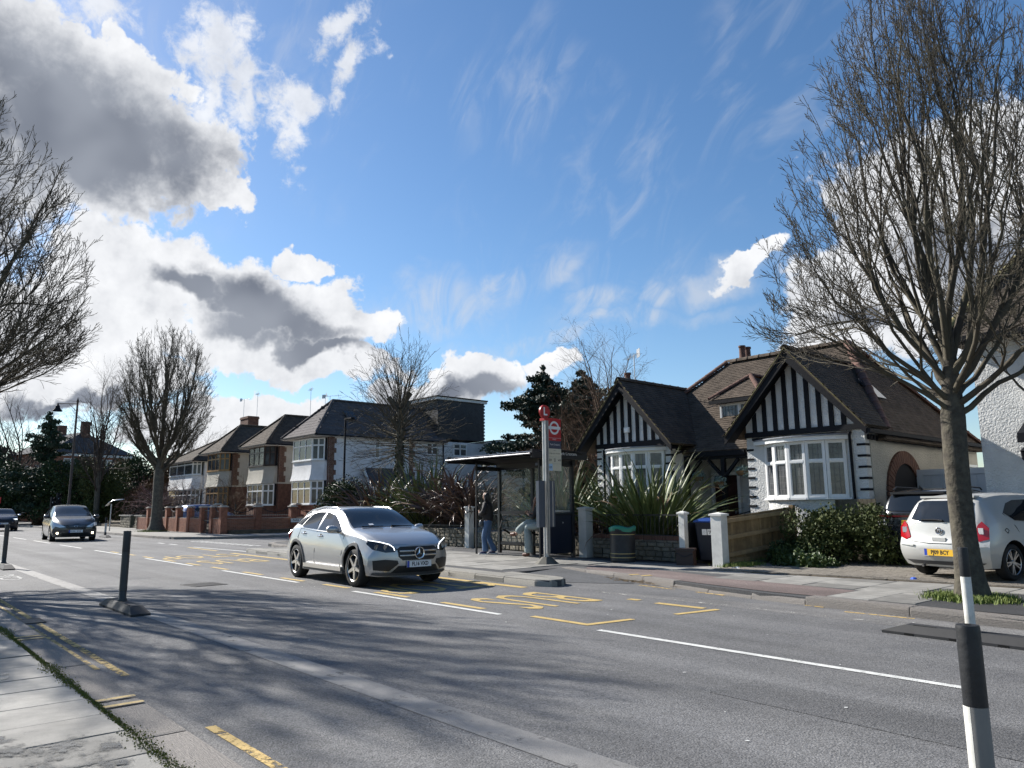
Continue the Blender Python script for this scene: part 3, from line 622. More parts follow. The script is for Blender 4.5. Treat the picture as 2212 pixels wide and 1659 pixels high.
def pot_chimney(parent, x, y, z0, z1, w, d, m, pots=2, aerial=False):
    b = MB(); b.bx(x-w/2,x+w/2,y-d/2,y+d/2,z0,z1-0.22); b.bx(x-w/2-0.05,x+w/2+0.05,y-d/2-0.05,y+d/2+0.05,z1-0.22,z1-0.08); b.bx(x-w/2-0.015,x+w/2+0.015,y-d/2-0.015,y+d/2+0.015,z1-0.08,z1)
    c = b.build('chimney', m, parent)
    for k in range(pots):
        pb = MB(); yy = y+(k-(pots-1)/2)*0.36
        pb.lathe((x, yy, z1), [(0.13,0),(0.14,0.05),(0.11,0.1),(0.10,0.42),(0.125,0.44),(0.125,0.5),(0.085,0.5),(0.085,0.1)], 12); pb.build('chimney_pot', M_terra, c, 40)
    return c
M_steel = mat('galvanised', (0.42, 0.43, 0.44), 0.4, 0.85)
def aerial(parent, x, y, z0, z1, ang=0.4, L=0.9):
    b = MB(); b.tube([(x,y,z0),(x,y,z1)], 0.018, 6); d = Vector((math.cos(ang), math.sin(ang), 0)); s = Vector((-d.y, d.x, 0)); c = Vector((x,y,z1-0.03))
    b.tube([c-d*L*0.35, c+d*L*0.65], 0.012, 5)
    for k in range(9): p = c+d*L*(-0.3+k*0.115); w = 0.17; b.tube([p-s*w, p+s*w], 0.006, 4)
    b.bar(c-d*L*0.36+Vector((0,0,-0.15)), c-d*L*0.36+Vector((0,0,0.15)), 0.3, 0.01, up=s)
    return b.build('aerial', M_steel, parent)

# ---------------------------------------------------------------- half-timbered bungalow
bung = empty('bungalow', (0,0,0), 0, 'white roughcast bungalow with two black half-timbered gables and brown tiled roof', 'house')
YF = 18.2
def gable(xl, xr, xa, zt, za, wl_, wr_, zb0, beam, studs, label):
    sl = (za-zt)/(xa-xl)
    # wall below and above the beam (one five-sided prism)
    zl, zr = zt+(wl_-xl)*sl-0.1, zt+(xr-wr_)*sl-0.1
    MB().prism([(wl_,YF,zb0),(wr_,YF,zb0),(wr_,YF,zr),(xa,YF,za-0.12),(wl_,YF,zl)], (0,0.25,0)).build('gable_wall', M_rough, bung, recalc=True)
    for bx0, bx1 in ((wl_, wr_),): MB().bx(bx0-0.02,bx1+0.02,YF-0.05,YF+0.01,beam,beam+0.14).build('timber_beam', M_black, bung)
    for x in studs:
        top = za-0.14-abs(x-xa)*sl
        if top > beam+0.2: MB().prism([(x-0.058,YF-0.04,beam+0.14),(x+0.058,YF-0.04,beam+0.14),(x+0.058,YF-0.04,za-0.14-abs(x+0.058-xa)*sl),(x-0.058,YF-0.04,za-0.14-abs(x-0.058-xa)*sl)], (0,0.05,0)).build('timber_stud', M_black, bung, recalc=True)
    # bargeboards
    for sx, xe in ((-1, xl), (1, xr)):
        MB().prism([(xe,YF-0.42,zt-0.12),(xe+0.01*sx,YF-0.42,zt+0.12),(xa,YF-0.42,za+0.08),(xa,YF-0.42,za-0.26)], (0,0.06,0)).build('bargeboard', M_black, bung, recalc=True)
        MB().prism([(xe-0.03*sx,YF-0.45,zt+0.122),(xa,YF-0.45,za+0.082),(xa,YF-0.45,za+0.125),(xe-0.05*sx,YF-0.45,zt+0.165)], (0,0.1,0)).build('verge', M_mosst, bung, recalc=True)
        MB().prism([(xe+0.04*-sx,YF-0.36,zt-0.02),(xa,YF-0.36,za-0.03),(xa,YF-0.36,za-0.06),(xe+0.04*-sx,YF-0.36,zt-0.05)], (0,0.36,0)).build('soffit', M_black, bung, recalc=True)
gable(-17.08,-13.22,-15.15,3.15,5.30,-16.5,-13.55,0.2,3.30,[-16.27+0.30*k for k in range(9)],'L')
gable(-11.42,-7.60,-9.50,3.20,5.38,-11.0,-7.82,0.15,3.25,[-10.72+0.305*k for k in range(10)],'R')
# black brick quoin strips
def qstrips(x, zs, sx, side=None):
    for z in zs:
        b = MB(); b.bx(x-(0.012 if sx > 0 else 0.2), x+(0.2 if sx > 0 else 0.012), YF-0.014, YF+0.02, z-0.028, z+0.028)
        if side: b.bx(x-0.02, x+0.014, YF+0.02, YF+side, z-0.028, z+0.028)
        b.build('quoin_strip', M_black, bung)
qstrips(-16.5, [3.2-0.23*k for k in range(10)], 1); qstrips(-13.55, [2.95,2.70,2.45], -1, 0.2)
qstrips(-11.0, [2.92-0.25*k for k in range(8)], 1); qstrips(-7.82, [2.88-0.27*k for k in range(7)], -1, 0.22)
# bay windows
def bay(xl, xr, z0, zt, z1, proj, n, roof_l, roof_r):
    """shallow bow window of n equal lights on an arc"""
    w = (xr-xl)/2; rad = (w*w+proj*proj)/(2*proj); cx, cyy = (xl+xr)/2, YF-proj+rad; a0 = math.asin(w/rad)
    arc = lambda k, o=0.0: (cx+(rad+o)*math.sin(-a0+2*a0*k/n), cyy-(rad+o)*math.cos(-a0+2*a0*k/n))
    for k in range(n): window(bung, arc(k), arc(k+1), z0, z1, 1, (zt-z0)/(z1-z0), M_upvc, M_net, lead=0.12)
    polywall(bung, 'bay_apron', [arc(k*n/10.0) for k in range(11)], 0.15, z0-0.06, M_rough)
    ends = lambda o: [(roof_l, YF-0.005)]+[arc(k*n/10.0, o) for k in range(1, 10)]+[(roof_r, YF-0.005)]
    polywall(bung, 'bay_fascia', ends(0.13), z1+0.001, z1+0.10, M_upvc); polywall(bung, 'bay_roof', ends(0.17), z1+0.102, z1+0.135, M_lead_roof)
    MB().bx(roof_l,roof_r,YF-0.06,YF-0.001,z1+0.136,z1+0.2).build('bay_upstand', M_black, bung)
bay(-10.45,-8.30,1.62,2.52,3.03,0.42,5,-10.8,-8.12)
bay(-16.05,-13.8,1.35,2.62,3.10,0.40,5,-16.15,-13.7)
def pipe(parent, pts, r=0.035, m=None): return MB().tube(pts, r, 8).build('downpipe', m or M_black, parent, 40)
pipe(bung, [(-8.16,YF-0.05,3.2),(-8.14,YF-0.05,0.15)]); pipe(bung, [(-16.16,YF-0.05,3.25),(-16.16,YF-0.05,0.2)]); 
pipe(bung, [(-13.35,YF+0.3,3.05),(-13.4,YF-0.02,2.95),(-13.48,YF-0.06,2.8),(-13.48,YF-0.06,0.2)])
# alarm box
ab = MB(); ab.bx(-15.25,-15.05,YF-0.1,YF-0.042,3.74,3.9); ab.bx(-15.22,-15.08,YF-0.115,YF-0.1,3.77,3.87); ab.build('alarm_box', M_upvc, bung)
# other walls
wallbox(bung, 'side_wall', -7.96, -7.80, YF+0.25, 26.0, 0.1, 3.3, M_rough_c)
wallbox(bung, 'left_wall', -16.5, -16.3, YF+0.25, 26.0, 0.1, 3.2, M_rough)
wallbox(bung, 'gable_return', -13.75, -13.55, YF+0.25, 20.2, 0.1, 3.1, M_rough)
wallbox(bung, 'gable_return', -11.0, -10.8, YF+0.25, 20.2, 0.1, 3.1, M_rough)
wallbox(bung, 'porch_wall', -13.55, -11.0, 20.2, 20.4, 0.1, 3.1, M_rough)
# main roof: front slope, hip ends
E0, E1, RY, RZ = 18.75, 26.3, 22.4, 6.3; XL, XR, RL, RR = -17.0, -7.58, -14.1, -9.9; EZ = 3.02
tiled(bung, [(XL,E0,EZ),(XR,E0,EZ),(RR,RY,RZ),(RL,RY,RZ)], 0.17, 0.105, M_tile, limit=170)
tiled(bung, [(XR,17.76,3.2),(XR,E1,3.2),(RR,RY,RZ),(-9.5,21.35,5.38),(-9.5,17.76,5.38)][:5], 0.17, 0.105, M_tile, limit=0) if False else None
tiled(bung, [(XR,E0,EZ),(XR,E1,EZ),(RR,RY,RZ)], 0.17, 0.105, M_tile)
tiled(bung, [(XL,E1,EZ),(XL,E0,EZ),(RL,RY,RZ)], 0.17, 0.105, M_tile)
MB().poly([(XR,E1,EZ),(XL,E1,EZ),(RL,RY,RZ),(RR,RY,RZ)]).build('roof_slope', M_tile, bung)
# gable roofs run back into the main slope
def gslopes(xl, xr, xa, zt, za, yb):
    y0 = YF-0.44; zl = EZ+(RZ-EZ)*(yb-E0)/(RY-E0); ye = E0+(zt+0.1-EZ)/(RZ-EZ)*(RY-E0)
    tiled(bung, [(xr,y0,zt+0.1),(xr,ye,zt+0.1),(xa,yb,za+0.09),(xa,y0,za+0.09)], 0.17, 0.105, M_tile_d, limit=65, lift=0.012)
    tiled(bung, [(xl,ye,zt+0.1),(xl,y0,zt+0.1),(xa,y0,za+0.09),(xa,yb,za+0.09)], 0.17, 0.105, M_tile, limit=0, lift=0.012)
    ridge(bung, (xa,y0,za+0.08), (xa,yb,za+0.08), M_tile, 0.11, 0.4)
gslopes(-17.1,-13.2,-15.15,3.15,5.30,21.35); gslopes(-11.44,-7.57,-9.50,3.20,5.38,21.4)
ridge(bung, (RL,RY,RZ+0.03), (RR,RY,RZ+0.03), M_tile, 0.12, 0.42); ridge(bung, (XL,E0,EZ+0.03), (RL,RY,RZ+0.03), M_terra, 0.12, 0.42); ridge(bung, (RR,RY,RZ+0.03), (XR,E0+0.2,EZ+0.2), M_terra, 0.12, 0.42); ridge(bung, (RR,RY,RZ+0.03), (XR,E1,EZ+0.03), M_terra, 0.12, 0.42)
MB().bx(-13.2,-11.4,E0-0.06,E0+0.02,EZ-0.16,EZ-0.02).build('gutter', M_black, bung); MB().bx(XR-0.02,XR+0.08,17.8,E1,3.12,3.22).build('gutter', M_black, bung)
sc_ = MB()
for k in range(40): sc_.bx(-7.80,-7.72,18.3+k*0.19,18.42+k*0.19,3.0,3.12)
sc_.build('eaves_dentils', M_black, bung)
# rooflight in the right slope
MB().box((-8.55,20.6,4.55),(0.75,0.55,0.05),M=Matrix.Rotation(R(49),3,'Y')).build('rooflight', M_glass, bung)
# dormer
dm = MB(); dm.bx(-12.95,-11.55,20.0,21.6,3.6,4.62); dm.build('dormer', M_black, bung)
window(bung, (-12.92,19.98), (-11.58,19.98), 3.85, 4.55, 2, None, M_upvc, M_net, lead=0.12)
dz = 4.66; dx0, dx1, dy0, ap = -13.15, -11.35, 19.75, (-12.25,20.75,5.42)
tiled(bung, [(dx0,dy0,dz),(dx1,dy0,dz),ap], 0.17, 0.105, M_tile); tiled(bung, [(dx0,21.2,dz),(dx0,dy0,dz),ap,(-12.25,21.8,5.42)], 0.17, 0.105, M_tile); tiled(bung, [(dx1,dy0,dz),(dx1,21.2,dz),(-12.25,21.8,5.42),ap], 0.17, 0.105, M_tile)
for p in ((dx0,dy0,dz+0.03), (dx1,dy0,dz+0.03)): ridge(bung, p, (ap[0],ap[1],ap[2]+0.03), M_terra, 0.085, 0.33)
ridge(bung, (ap[0],ap[1],ap[2]+0.03), (-12.25,21.7,5.45), M_terra, 0.085, 0.33)
MB().bx(dx0,dx1,dy0-0.04,dy0+0.02,dz-0.12,dz-0.01).build('dormer_fascia', M_black, bung)
pot_chimney(bung, -16.35, 19.7, 3.2, 5.5, 0.62, 0.55, M_brick_d, 1); aerial(bung, -16.2, 19.9, 5.4, 6.65, 2.6, 1.2)
pot_chimney(bung, -14.0, 23.4, 5.0, 6.55, 0.5, 0.9, M_brick_d, 2)
# porch: posts, brackets, door, window
pw = MB(); MB().bx(-13.5,-11.05,18.78,18.9,2.78,2.92).build('porch_beam', M_black, bung)
for x in (-13.45,-12.18):
    MB().bx(x-0.06,x+0.06,18.78,18.9,0.2,2.78).build('porch_post', M_black, bung)
    for s in (-1,1):
        if x < -13 and s < 0: continue
        MB().bar((x+0.06*s,18.84,2.30),(x+0.5*s,18.84,2.76),0.08,0.09,up=(0,1,0)).build('porch_bracket', M_black, bung)
d = MB(); d.bx(-13.35,-12.55,20.13,20.19,0.25,2.35); dr = d.build('front_door', mat('oxblood_door', (0.035,0.008,0.008), 0.35, coat=0.3), bung)
for zz in ((0.4,1.1),(1.25,2.15)):
    for xx in ((-13.25,-13.0),(-12.9,-12.65)): MB().bx(xx[0],xx[1],20.115,20.129,zz[0],zz[1]).build('door_panel', MATS['oxblood_door'], dr)
MB().bx(-12.68,-12.63,20.09,20.13,1.2,1.28).build('door_handle', M_steel, dr)
fb = MB(); fb.bx(-13.45,-13.36,20.08,20.199,0.2,2.45); fb.bx(-12.54,-12.45,20.08,20.199,0.2,2.45); fb.bx(-13.36,-12.54,20.08,20.199,2.36,2.45); fb.build('door_frame', M_upvc, dr)
window(bung, (-12.2,20.17), (-11.4,20.17), 1.5, 2.45, 1, None, M_upvc, M_glass, lead=0.14)
ln = MB(); ln.lathe((-12.0,20.05,2.12), [(0.0,0.2),(0.07,0.14),(0.06,0.0),(0.03,-0.05)], 8); ln.bx(-12.02,-11.98,20.05,20.19,2.22,2.26); ln.build('porch_lantern', M_black, bung)
# brick arch in the side wall
ar = MB(); AY, AZ, r0, r1 = 20.3, 1.62, 0.85, 1.18
for k in range(26):
    t0, t1 = PI*k/26+0.008, PI*(k+1)/26-0.008
    b = MB(); b.prism([(-7.80,AY+r*math.cos(t),AZ+r*math.sin(t)) for r, t in ((r0,t0),(r1,t0),(r1,t1),(r0,t1))], (0.06,0,0)); b.build('arch_brick', M_brick_d, bung, recalc=True)
for k in range(18):
    for s in (-1,1): MB().bx(-7.80,-7.74,AY+s*r0 if s > 0 else AY-r1,AY+s*r1 if s > 0 else AY-r0,0.12+k*0.083,0.12+k*0.083+0.072).build('arch_brick', M_brick_d, bung)
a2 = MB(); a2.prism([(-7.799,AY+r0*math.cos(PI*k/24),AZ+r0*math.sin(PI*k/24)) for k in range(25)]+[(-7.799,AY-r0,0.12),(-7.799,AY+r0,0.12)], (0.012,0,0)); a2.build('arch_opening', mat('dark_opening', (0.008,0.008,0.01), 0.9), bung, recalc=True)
qd = MB(); [qd.bx(-7.83,-7.786,24.4,24.9,2.88-0.27*k-0.028,2.88-0.27*k+0.028) for k in range(5)]; qd.build('quoin_strip', M_black, bung)
window(bung, (-7.79,25.0), (-7.79,25.8), 1.6, 2.6, 1, None, M_upvc, M_glass)

# ---------------------------------------------------------------- two-storey houses along the far stretch
M_gl2 = mat('villa_glass', (0.05,0.055,0.062), 0.08, spec=0.5, var=0.5, vscale=1.2)
def villa(name, x1, label, wall, apron, roofm, fmu, fml, plinth, w=4.3, yf=22.3, yb=31.0, ez=6.05, rz=8.55, gauge=0.3, tw=0.3, quoins=True, limit=0, brick_lower=False, mirror=1):
    h = empty(name, (0,0,0), 0, label, 'house'); x0 = x1-w; xc = (x0+x1)/2
    wallbox(h, 'wall', x0, x1, yf, yb, 3.2 if brick_lower else 1.3, ez, wall); wallbox(h, 'lower_wall', x0, x1, yf, yb, 0.3, 3.2 if brick_lower else 1.3, plinth)
    # canted two-storey bay
    bp = [(x0+0.25,yf),(x0+0.75,yf-0.75),(x1-0.85,yf-0.75),(x1-0.2,yf-0.2),(x1-0.2,yf)]
    def lvl(z0, z1, fm, gm):
        window(h, bp[0], bp[1], z0, z1, 1, 0.66, fm, gm); window(h, bp[1], bp[2], z0, z1, 3, 0.66, fm, gm); window(h, bp[2], bp[3], z0, z1, 2, 0.66, fm, gm)
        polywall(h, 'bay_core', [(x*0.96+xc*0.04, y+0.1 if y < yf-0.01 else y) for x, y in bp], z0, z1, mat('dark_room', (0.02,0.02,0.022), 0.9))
    lvl(1.72,3.2,fml,M_gl2); lvl(4.5,5.9,fmu,M_gl2)
    polywall(h, 'bay_plinth', bp, 0.3, 1.66, plinth)
    # flared apron between the windows
    rows = []
    for z, f in ((3.22,0.16),(3.3,0.14),(3.6,0.06),(4.0,0.02),(4.44,0.0)): rows.append([(xc+(x-xc)*(1+f*0.12), y-(f if y < yf-0.05 else 0), z) for x, y in bp])
    MB().grid(rows).build('bay_apron', apron, h, 30); polywall(h, 'apron_base', [(x, y) for x, y in bp], 3.2, 3.23, apron)
    # hipped roof, ridge running back from the road
    o = 0.32; a0, a1, f = x0-o, x1+o, yf-1.15; hz = (xc, f+ (a1-a0)/2*0.98, rz)
    tiled(h, [(a0,f,ez),(a1,f,ez),hz], tw, gauge, roofm, limit=limit//3); tiled(h, [(a1,f,ez),(a1,yb+o,ez),(xc,yb+o,rz),hz], tw, gauge, roofm, limit=limit); tiled(h, [(a0,yb+o,ez),(a0,f,ez),hz,(xc,yb+o,rz)], tw, gauge, roofm)
    for p in ((a0,f,ez+0.03),(a1,f,ez+0.03)): ridge(h, p, (hz[0],hz[1],hz[2]+0.03), roofm, 0.11, 0.45)
    ridge(h, (hz[0],hz[1],hz[2]+0.03), (xc,yb+o,rz+0.03), roofm, 0.11, 0.45)
    sf = MB(); sf.bx(a0+0.02,a1-0.02,f+0.02,yf+0.05,ez-0.1,ez-0.02); sf.bx(x1-0.02,a1-0.02,yf,yb,ez-0.1,ez-0.02); sf.build('soffit', M_soffit, h)
    gb = MB(); gb.bx(a0,a1,f-0.06,f+0.02,ez-0.07,ez+0.02); gb.bx(a1-0.02,a1+0.06,f,yb+o,ez-0.07,ez+0.02); gb.build('gutter', M_black, h)
    if quoins: quoin(h, x1, yf, 3.3 if brick_lower else 1.4, ez-0.12, M_brick_d, M_mortar, -1, 1)
    return h
wh = villa('corner_house', -43.0, 'large white rendered corner house with grey tiled roof and dark dormer behind the hedge', M_render_w, M_render_w, M_tile_g, M_upvc, M_upvc, M_brick, ez=6.05, rz=8.6, limit=200)
# side wall fittings of the corner house
quoin(wh, -43.0, 28.3, 1.4, 5.95, M_brick_d, M_mortar, -1, 1)
for y0, y1, z0, z1, c, t in ((25.6,26.0,4.7,5.85,1,0.6),(29.75,30.7,5.1,5.95,2,0.66),(32.1,33.3,5.1,6.0,2,0.6)): window(wh, (-42.99,y0), (-42.99,y1), z0, z1, c, t, M_upvc, M_net)
window(wh, (-42.99,32.3), (-42.99,33.4), 2.2,3.4, 2, 0.6, M_upvc, M_net)
pipe(wh, [(-42.93,31.15,6.0),(-42.93,31.15,0.5)], 0.05)
wallbox(wh, 'rear_wall', -48.5, -43.0, 31.0, 35.2, 0.3, 6.1, M_render_w)
b = MB(); b.prism([(-42.95,30.7,6.3),(-42.95,34.9,6.3),(-42.95,34.9,9.1),(-42.95,30.7,9.1)], (-4,0,0)); b.build('dormer', M_tile_s, wh, recalc=True)
xf = []
for j in range(22):
    for i in range(24): xf.append(Matrix.Translation((-42.94, 30.78+i*0.175+(0.087 if j % 2 else 0), 6.36+j*0.122)) @ Matrix.Rotation(0.06, 4, 'Y') @ Matrix.Diagonal((0.016,0.168,0.15,1)))
    for i in range(20): xf.append(Matrix.Translation((-43.05-i*0.175, 30.69, 6.36+j*0.122)) @ Matrix.Diagonal((0.168,0.016,0.15,1)))
pieces(wh, 'hung_tile', [unit_box(M_tile_s)], xf, limit=0, stuffname='hung_tiles')
b = MB(); b.bx(-47.3,-42.8,30.45,35.1,9.1,9.28); b.build('dormer_fascia', M_soffit, wh); b = MB(); b.bx(-47.35,-42.75,30.4,35.15,9.281,9.36); b.build('dormer_roof', M_black, wh)
wallbox(wh, 'rear_extension', -48.0, -41.5, 35.2, 42.0, 0.3, 6.0, M_render_w); wallbox(wh, 'extension_roof', -48.2, -41.3, 35.0, 42.2, 6.001, 6.25, M_soffit); wallbox(wh, 'extension_felt', -48.25, -41.25, 34.95, 42.25, 6.252, 6.3, M_black)
window(wh, (-41.49,36.6), (-41.49,37.5), 4.6, 5.6, 1, 0.6, M_upvc, M_net)
MB().box((-43.9,24.2,7.55),(0.8,0.7,0.05),M=Matrix.Rotation(R(46),3,'Y')).build('rooflight', M_glass, wh)
# lean-to porch on the side of the corner house
for pp in ([(-42.95,24.6,2.5),(-42.95,28.6,2.5)],): pass
tiled(wh, [(-40.6,24.0,2.75),(-40.6,28.4,2.75),(-42.9,27.2,4.05),(-42.9,24.9,4.05)], 0.3, 0.26, M_tile_g); MB().bx(-40.68,-40.55,23.95,28.45,2.6,2.75).build('porch_gutter', M_soffit, wh); wallbox(wh, 'porch_wall', -42.95,-40.9,24.6,28.0,0.3,2.7,M_render_w)
MB().bar((-40.6,23.98,2.7),(-42.95,24.75,4.05),0.05,0.22).build('porch_bargeboard', M_soffit, wh)
cr2 = villa('semi_detached_house', -50.4, 'cream rendered house with brown upper bay window, second from the street corner', M_rough_c, M_rough_c, M_tile_d, M_brownfr, M_upvc, M_brick_d, gauge=0.22, tw=0.24, brick_lower=True, ez=5.95, rz=8.3)
pot_chimney(cr2, -53.0, 27.5, 6.5, 8.75, 0.9, 0.6, M_brick_d, 2); aerial(cr2, -52.2, 27.0, 8.3, 10.1, 0.5, 1.6)
cr1 = villa('semi_detached_house', -59.0, 'cream rendered house with oak framed bay windows, third from the street corner', M_rough_c, M_rough_c, M_tile_d, M_oak, M_oak, M_brick_d, gauge=0.22, tw=0.24, brick_lower=True, ez=5.95, rz=8.3)
pot_chimney(cr1, -58.0, 29.5, 6.3, 9.2, 1.5, 0.9, M_brick_d, 2); aerial(cr1, -58.6, 28.5, 8.5, 11.6, 2.8, 1.6); aerial(cr1, -56.9, 29.0, 8.5, 10.9, 2.9, 0.8)
wl4 = villa('gabled_house', -67.5, 'white house with chimney stack and rooflight, farthest left of the row', M_render_w, M_render_w, M_tile_d, M_upvc, M_upvc, M_brick_d, w=8, yf=23.0, gauge=0.22, tw=0.24, quoins=False, ez=5.7, rz=8.2)
pot_chimney(wl4, -68.5, 27.2, 6.8, 10.0, 1.9, 1.0, M_brick_d, 0); aerial(wl4, -69.5, 27.0, 9.0, 11.8, 0.3, 1.3); aerial(wl4, -67.8, 27.6, 9.6, 12.2, 2.9, 1.0)
MB().box((-66.0,24.2,7.1),(1.6,0.9,0.06),M=Matrix.Rotation(R(35),3,'Y')).build('rooflight', M_soffit, wl4)
window(wl4, (-67.48,24.2), (-67.48,25.0), 4.2, 5.4, 1, 0.6, M_upvc, M_glass)
# ---------------------------------------------------------------- neighbour on the right
nb = empty('neighbour_house', (0,0,0), 0, 'tall white roughcast house at the right picture edge with steep mossy tiled roof', 'house')
NX, NY = -5.7, 19.4
wallbox(nb, 'wall', NX, 6, NY, 29, 0.1, 5.3, M_rough)
NA = (-2.7,22.6,9.9)
tiled(nb, [(NX-0.5,NY-0.5,5.25),(6,NY-0.5,5.25),(6,22.6,9.9),NA], 0.17, 0.105, M_tile_d, limit=150)
tiled(nb, [(NX-0.5,29.5,5.25),(NX-0.5,NY-0.5,5.25),NA,(-2.7,29.5,9.9)], 0.17, 0.105, M_tile_d)
ridge(nb, (NX-0.5,NY-0.5,5.3), (NA[0],NA[1],NA[2]+0.05), M_mosst, 0.13, 0.4); MB().bx(NX-0.55,6,NY-0.58,NY-0.5,5.14,5.26).build('gutter', M_black, nb); wallbox(nb,'soffit',NX-0.48,6,NY-0.48,NY,5.16,5.23,M_black)
window(nb, (-4.55,NY-0.28), (-2.4,NY-0.28), 3.75, 5.1, 4, 0.66, M_upvc, M_glass); polywall(nb, 'bay_core', [(-4.7,NY),(-4.55,NY-0.24),(-2.3,NY-0.24),(-2.2,NY)], 3.6, 5.2, M_upvc)
cn = MB(); cn.prism([(-4.75,NY-0.9,2.86),(2,NY-0.9,2.86),(2,NY,3.25),(-4.75,NY,3.25)], (0,0,0.06)); cn.build('door_canopy', M_black, nb, recalc=True); MB().bx(-4.75,2,NY-0.93,NY-0.85,2.72,2.86).build('canopy_fascia', M_black, nb)
MB().bx(-4.0,-3.0,NY-0.05,NY-0.001,0.2,2.6).build('front_door', mat('pale_door', (0.45,0.47,0.5), 0.4), nb)
lt = MB(); lt.lathe((-4.85,NY-0.14,2.42), [(0.0,0.24),(0.085,0.16),(0.07,0.14),(0.055,-0.02),(0.02,-0.06)], 6); lt.bx(-4.87,-4.83,NY-0.14,NY,2.3,2.33); lt.build('wall_lantern', M_black, nb)
MB().bx(-4.5,-4.3,NY-0.03,NY,1.28,1.38).build('house_number_plate', M_black, nb); MB().bx(-4.42,-4.36,NY-0.05,NY,1.5,1.62).build('doorbell', M_black, nb)
# side gate between the two houses
gt = empty('side_gate', (-6.75,21.0,0.13), 0, 'pale grey panelled side gate between the bungalow and the neighbouring house', 'gate')
M_gate = mat('pale_grey_paint', (0.50,0.53,0.56), 0.5)
b = MB(); b.bx(-1.0,1.0,0,0.06,0,2.2); b.build('panel', M_gate, gt); b = MB(); b.bx(-1.0,1.0,-0.03,-0.001,2.05,2.2); b.bx(-1.0,-0.85,-0.03,-0.001,0,2.05); b.bx(0.85,1.0,-0.03,-0.001,0,2.05); b.bx(-0.85,0.85,-0.03,-0.001,1.0,1.15); b.build('rail', M_gate, gt)
for k in range(8): MB().bx(-0.84+k*0.21,-0.65+k*0.21,-0.012,-0.0005,1.16,2.04).build('board', M_gate, gt)
MB().bx(-0.2,0.25,-0.05,-0.031,2.08,2.16).build('sign_plate', mat('cream_plate', (0.7,0.66,0.5), 0.5), gt)

# ================================================================== trees and plants
M_bark = mat('bark', (0.060, 0.052, 0.042), 0.95, col2=(0.115, 0.105, 0.08), vscale=7, bump=0.9, bscale=18)
M_bark_l = mat('smooth_bark', (0.042, 0.036, 0.028), 0.95, col2=(0.09, 0.08, 0.058), vscale=9, bump=1.0, bscale=16)
M_twig = mat('twig_bark', (0.055, 0.042, 0.033), 0.9, var=0.25, vscale=2)
M_twig_r = mat('russet_twig', (0.10, 0.06, 0.035), 0.9, var=0.25, vscale=2)
class Poly:
    """tubes for thousands of branches, built together in numpy"""
    def __init__(s): s.b = {}
    def tube(s, P, rad, k): s.b.setdefault((len(P), k), []).append((P, rad))
    def build(s, name, m, parent):
        VV, FF, n0 = [], [], 0
        for (mm, k), lst in s.b.items():
            P = np.array([q[0] for q in lst], float); rad = np.array([q[1] for q in lst], float); d = np.gradient(P, axis=1); d /= (np.linalg.norm(d, axis=2, keepdims=True)+1e-9)
            vert = np.abs(d[:, 0, 2]) > 0.5; ref = np.where(vert[:, None], np.array((0.31, 0.87, 0.12)), np.array((0.1, 0.05, 1.0)))[:, None, :]
            a = np.cross(d, np.broadcast_to(ref, d.shape)); a /= (np.linalg.norm(a, axis=2, keepdims=True)+1e-9); b = np.cross(d, a); t = np.arange(k)*2*PI/k
            ring = (a[:, :, None, :]*np.cos(t)[None, None, :, None]+b[:, :, None, :]*np.sin(t)[None, None, :, None])*rad[:, :, None, None]+P[:, :, None, :]
            VV.append(ring.reshape(-1, 3)); i = np.arange(mm-1)[:, None]*k; j = np.arange(k)[None, :]; j2 = (j+1) % k
            f = np.stack([i+j, i+j2, i+k+j2, i+k+j], -1).reshape(-1, 4); FF.append((f[None]+(np.arange(len(lst))*mm*k)[:, None, None]).reshape(-1, 4)+n0); n0 += len(lst)*mm*k
        V = np.concatenate(VV); F = np.concatenate(FF); me = bpy.data.meshes.new(name)
        me.vertices.add(len(V)); me.vertices.foreach_set('co', V.astype('f').ravel()); me.loops.add(F.size); me.loops.foreach_set('vertex_index', F.astype('i').ravel())
        me.polygons.add(len(F)); me.polygons.foreach_set('loop_start', np.arange(0, F.size, 4, dtype='i')); me.polygons.foreach_set('use_smooth', np.ones(len(F), bool))
        me.update(); me.materials.append(m); return link(name, me, parent)
def grow(P, rnd, p, d, L, r, lvl, cfg):
    """one branch and, along it, its side branches; cfg[lvl] = (segments, upward pull, wander, children, child length ratio, child angle lo, hi, sides)"""
    seg, upk, wan, nch, cl, a0, a1, sides = cfg[lvl][:8]; pts = [tuple(p)]; rad = [r]; step = L/seg; dirs = []; x, y, z = p; dx, dy, dz = d; g = rnd.gauss; rmin = cfg[-1][8] if len(cfg[-1]) > 8 and lvl >= 1 else (0.0032 if lvl >= 2 else 0.006)
    for i in range(seg):
        dx += g(0, wan); dy += g(0, wan); dz += g(0, wan)*0.6+upk; q = math.sqrt(dx*dx+dy*dy+dz*dz); dx /= q; dy /= q; dz /= q; x += dx*step; y += dy*step; z += dz*step
        pts.append((x, y, z)); dirs.append((dx, dy, dz)); rad.append(max(r*(1-0.86*(i+1)/seg), rmin))
    P.tube(pts, rad, sides)
    if lvl+1 < len(cfg): sprout(P, rnd, pts, dirs, rad, L, lvl, cfg)
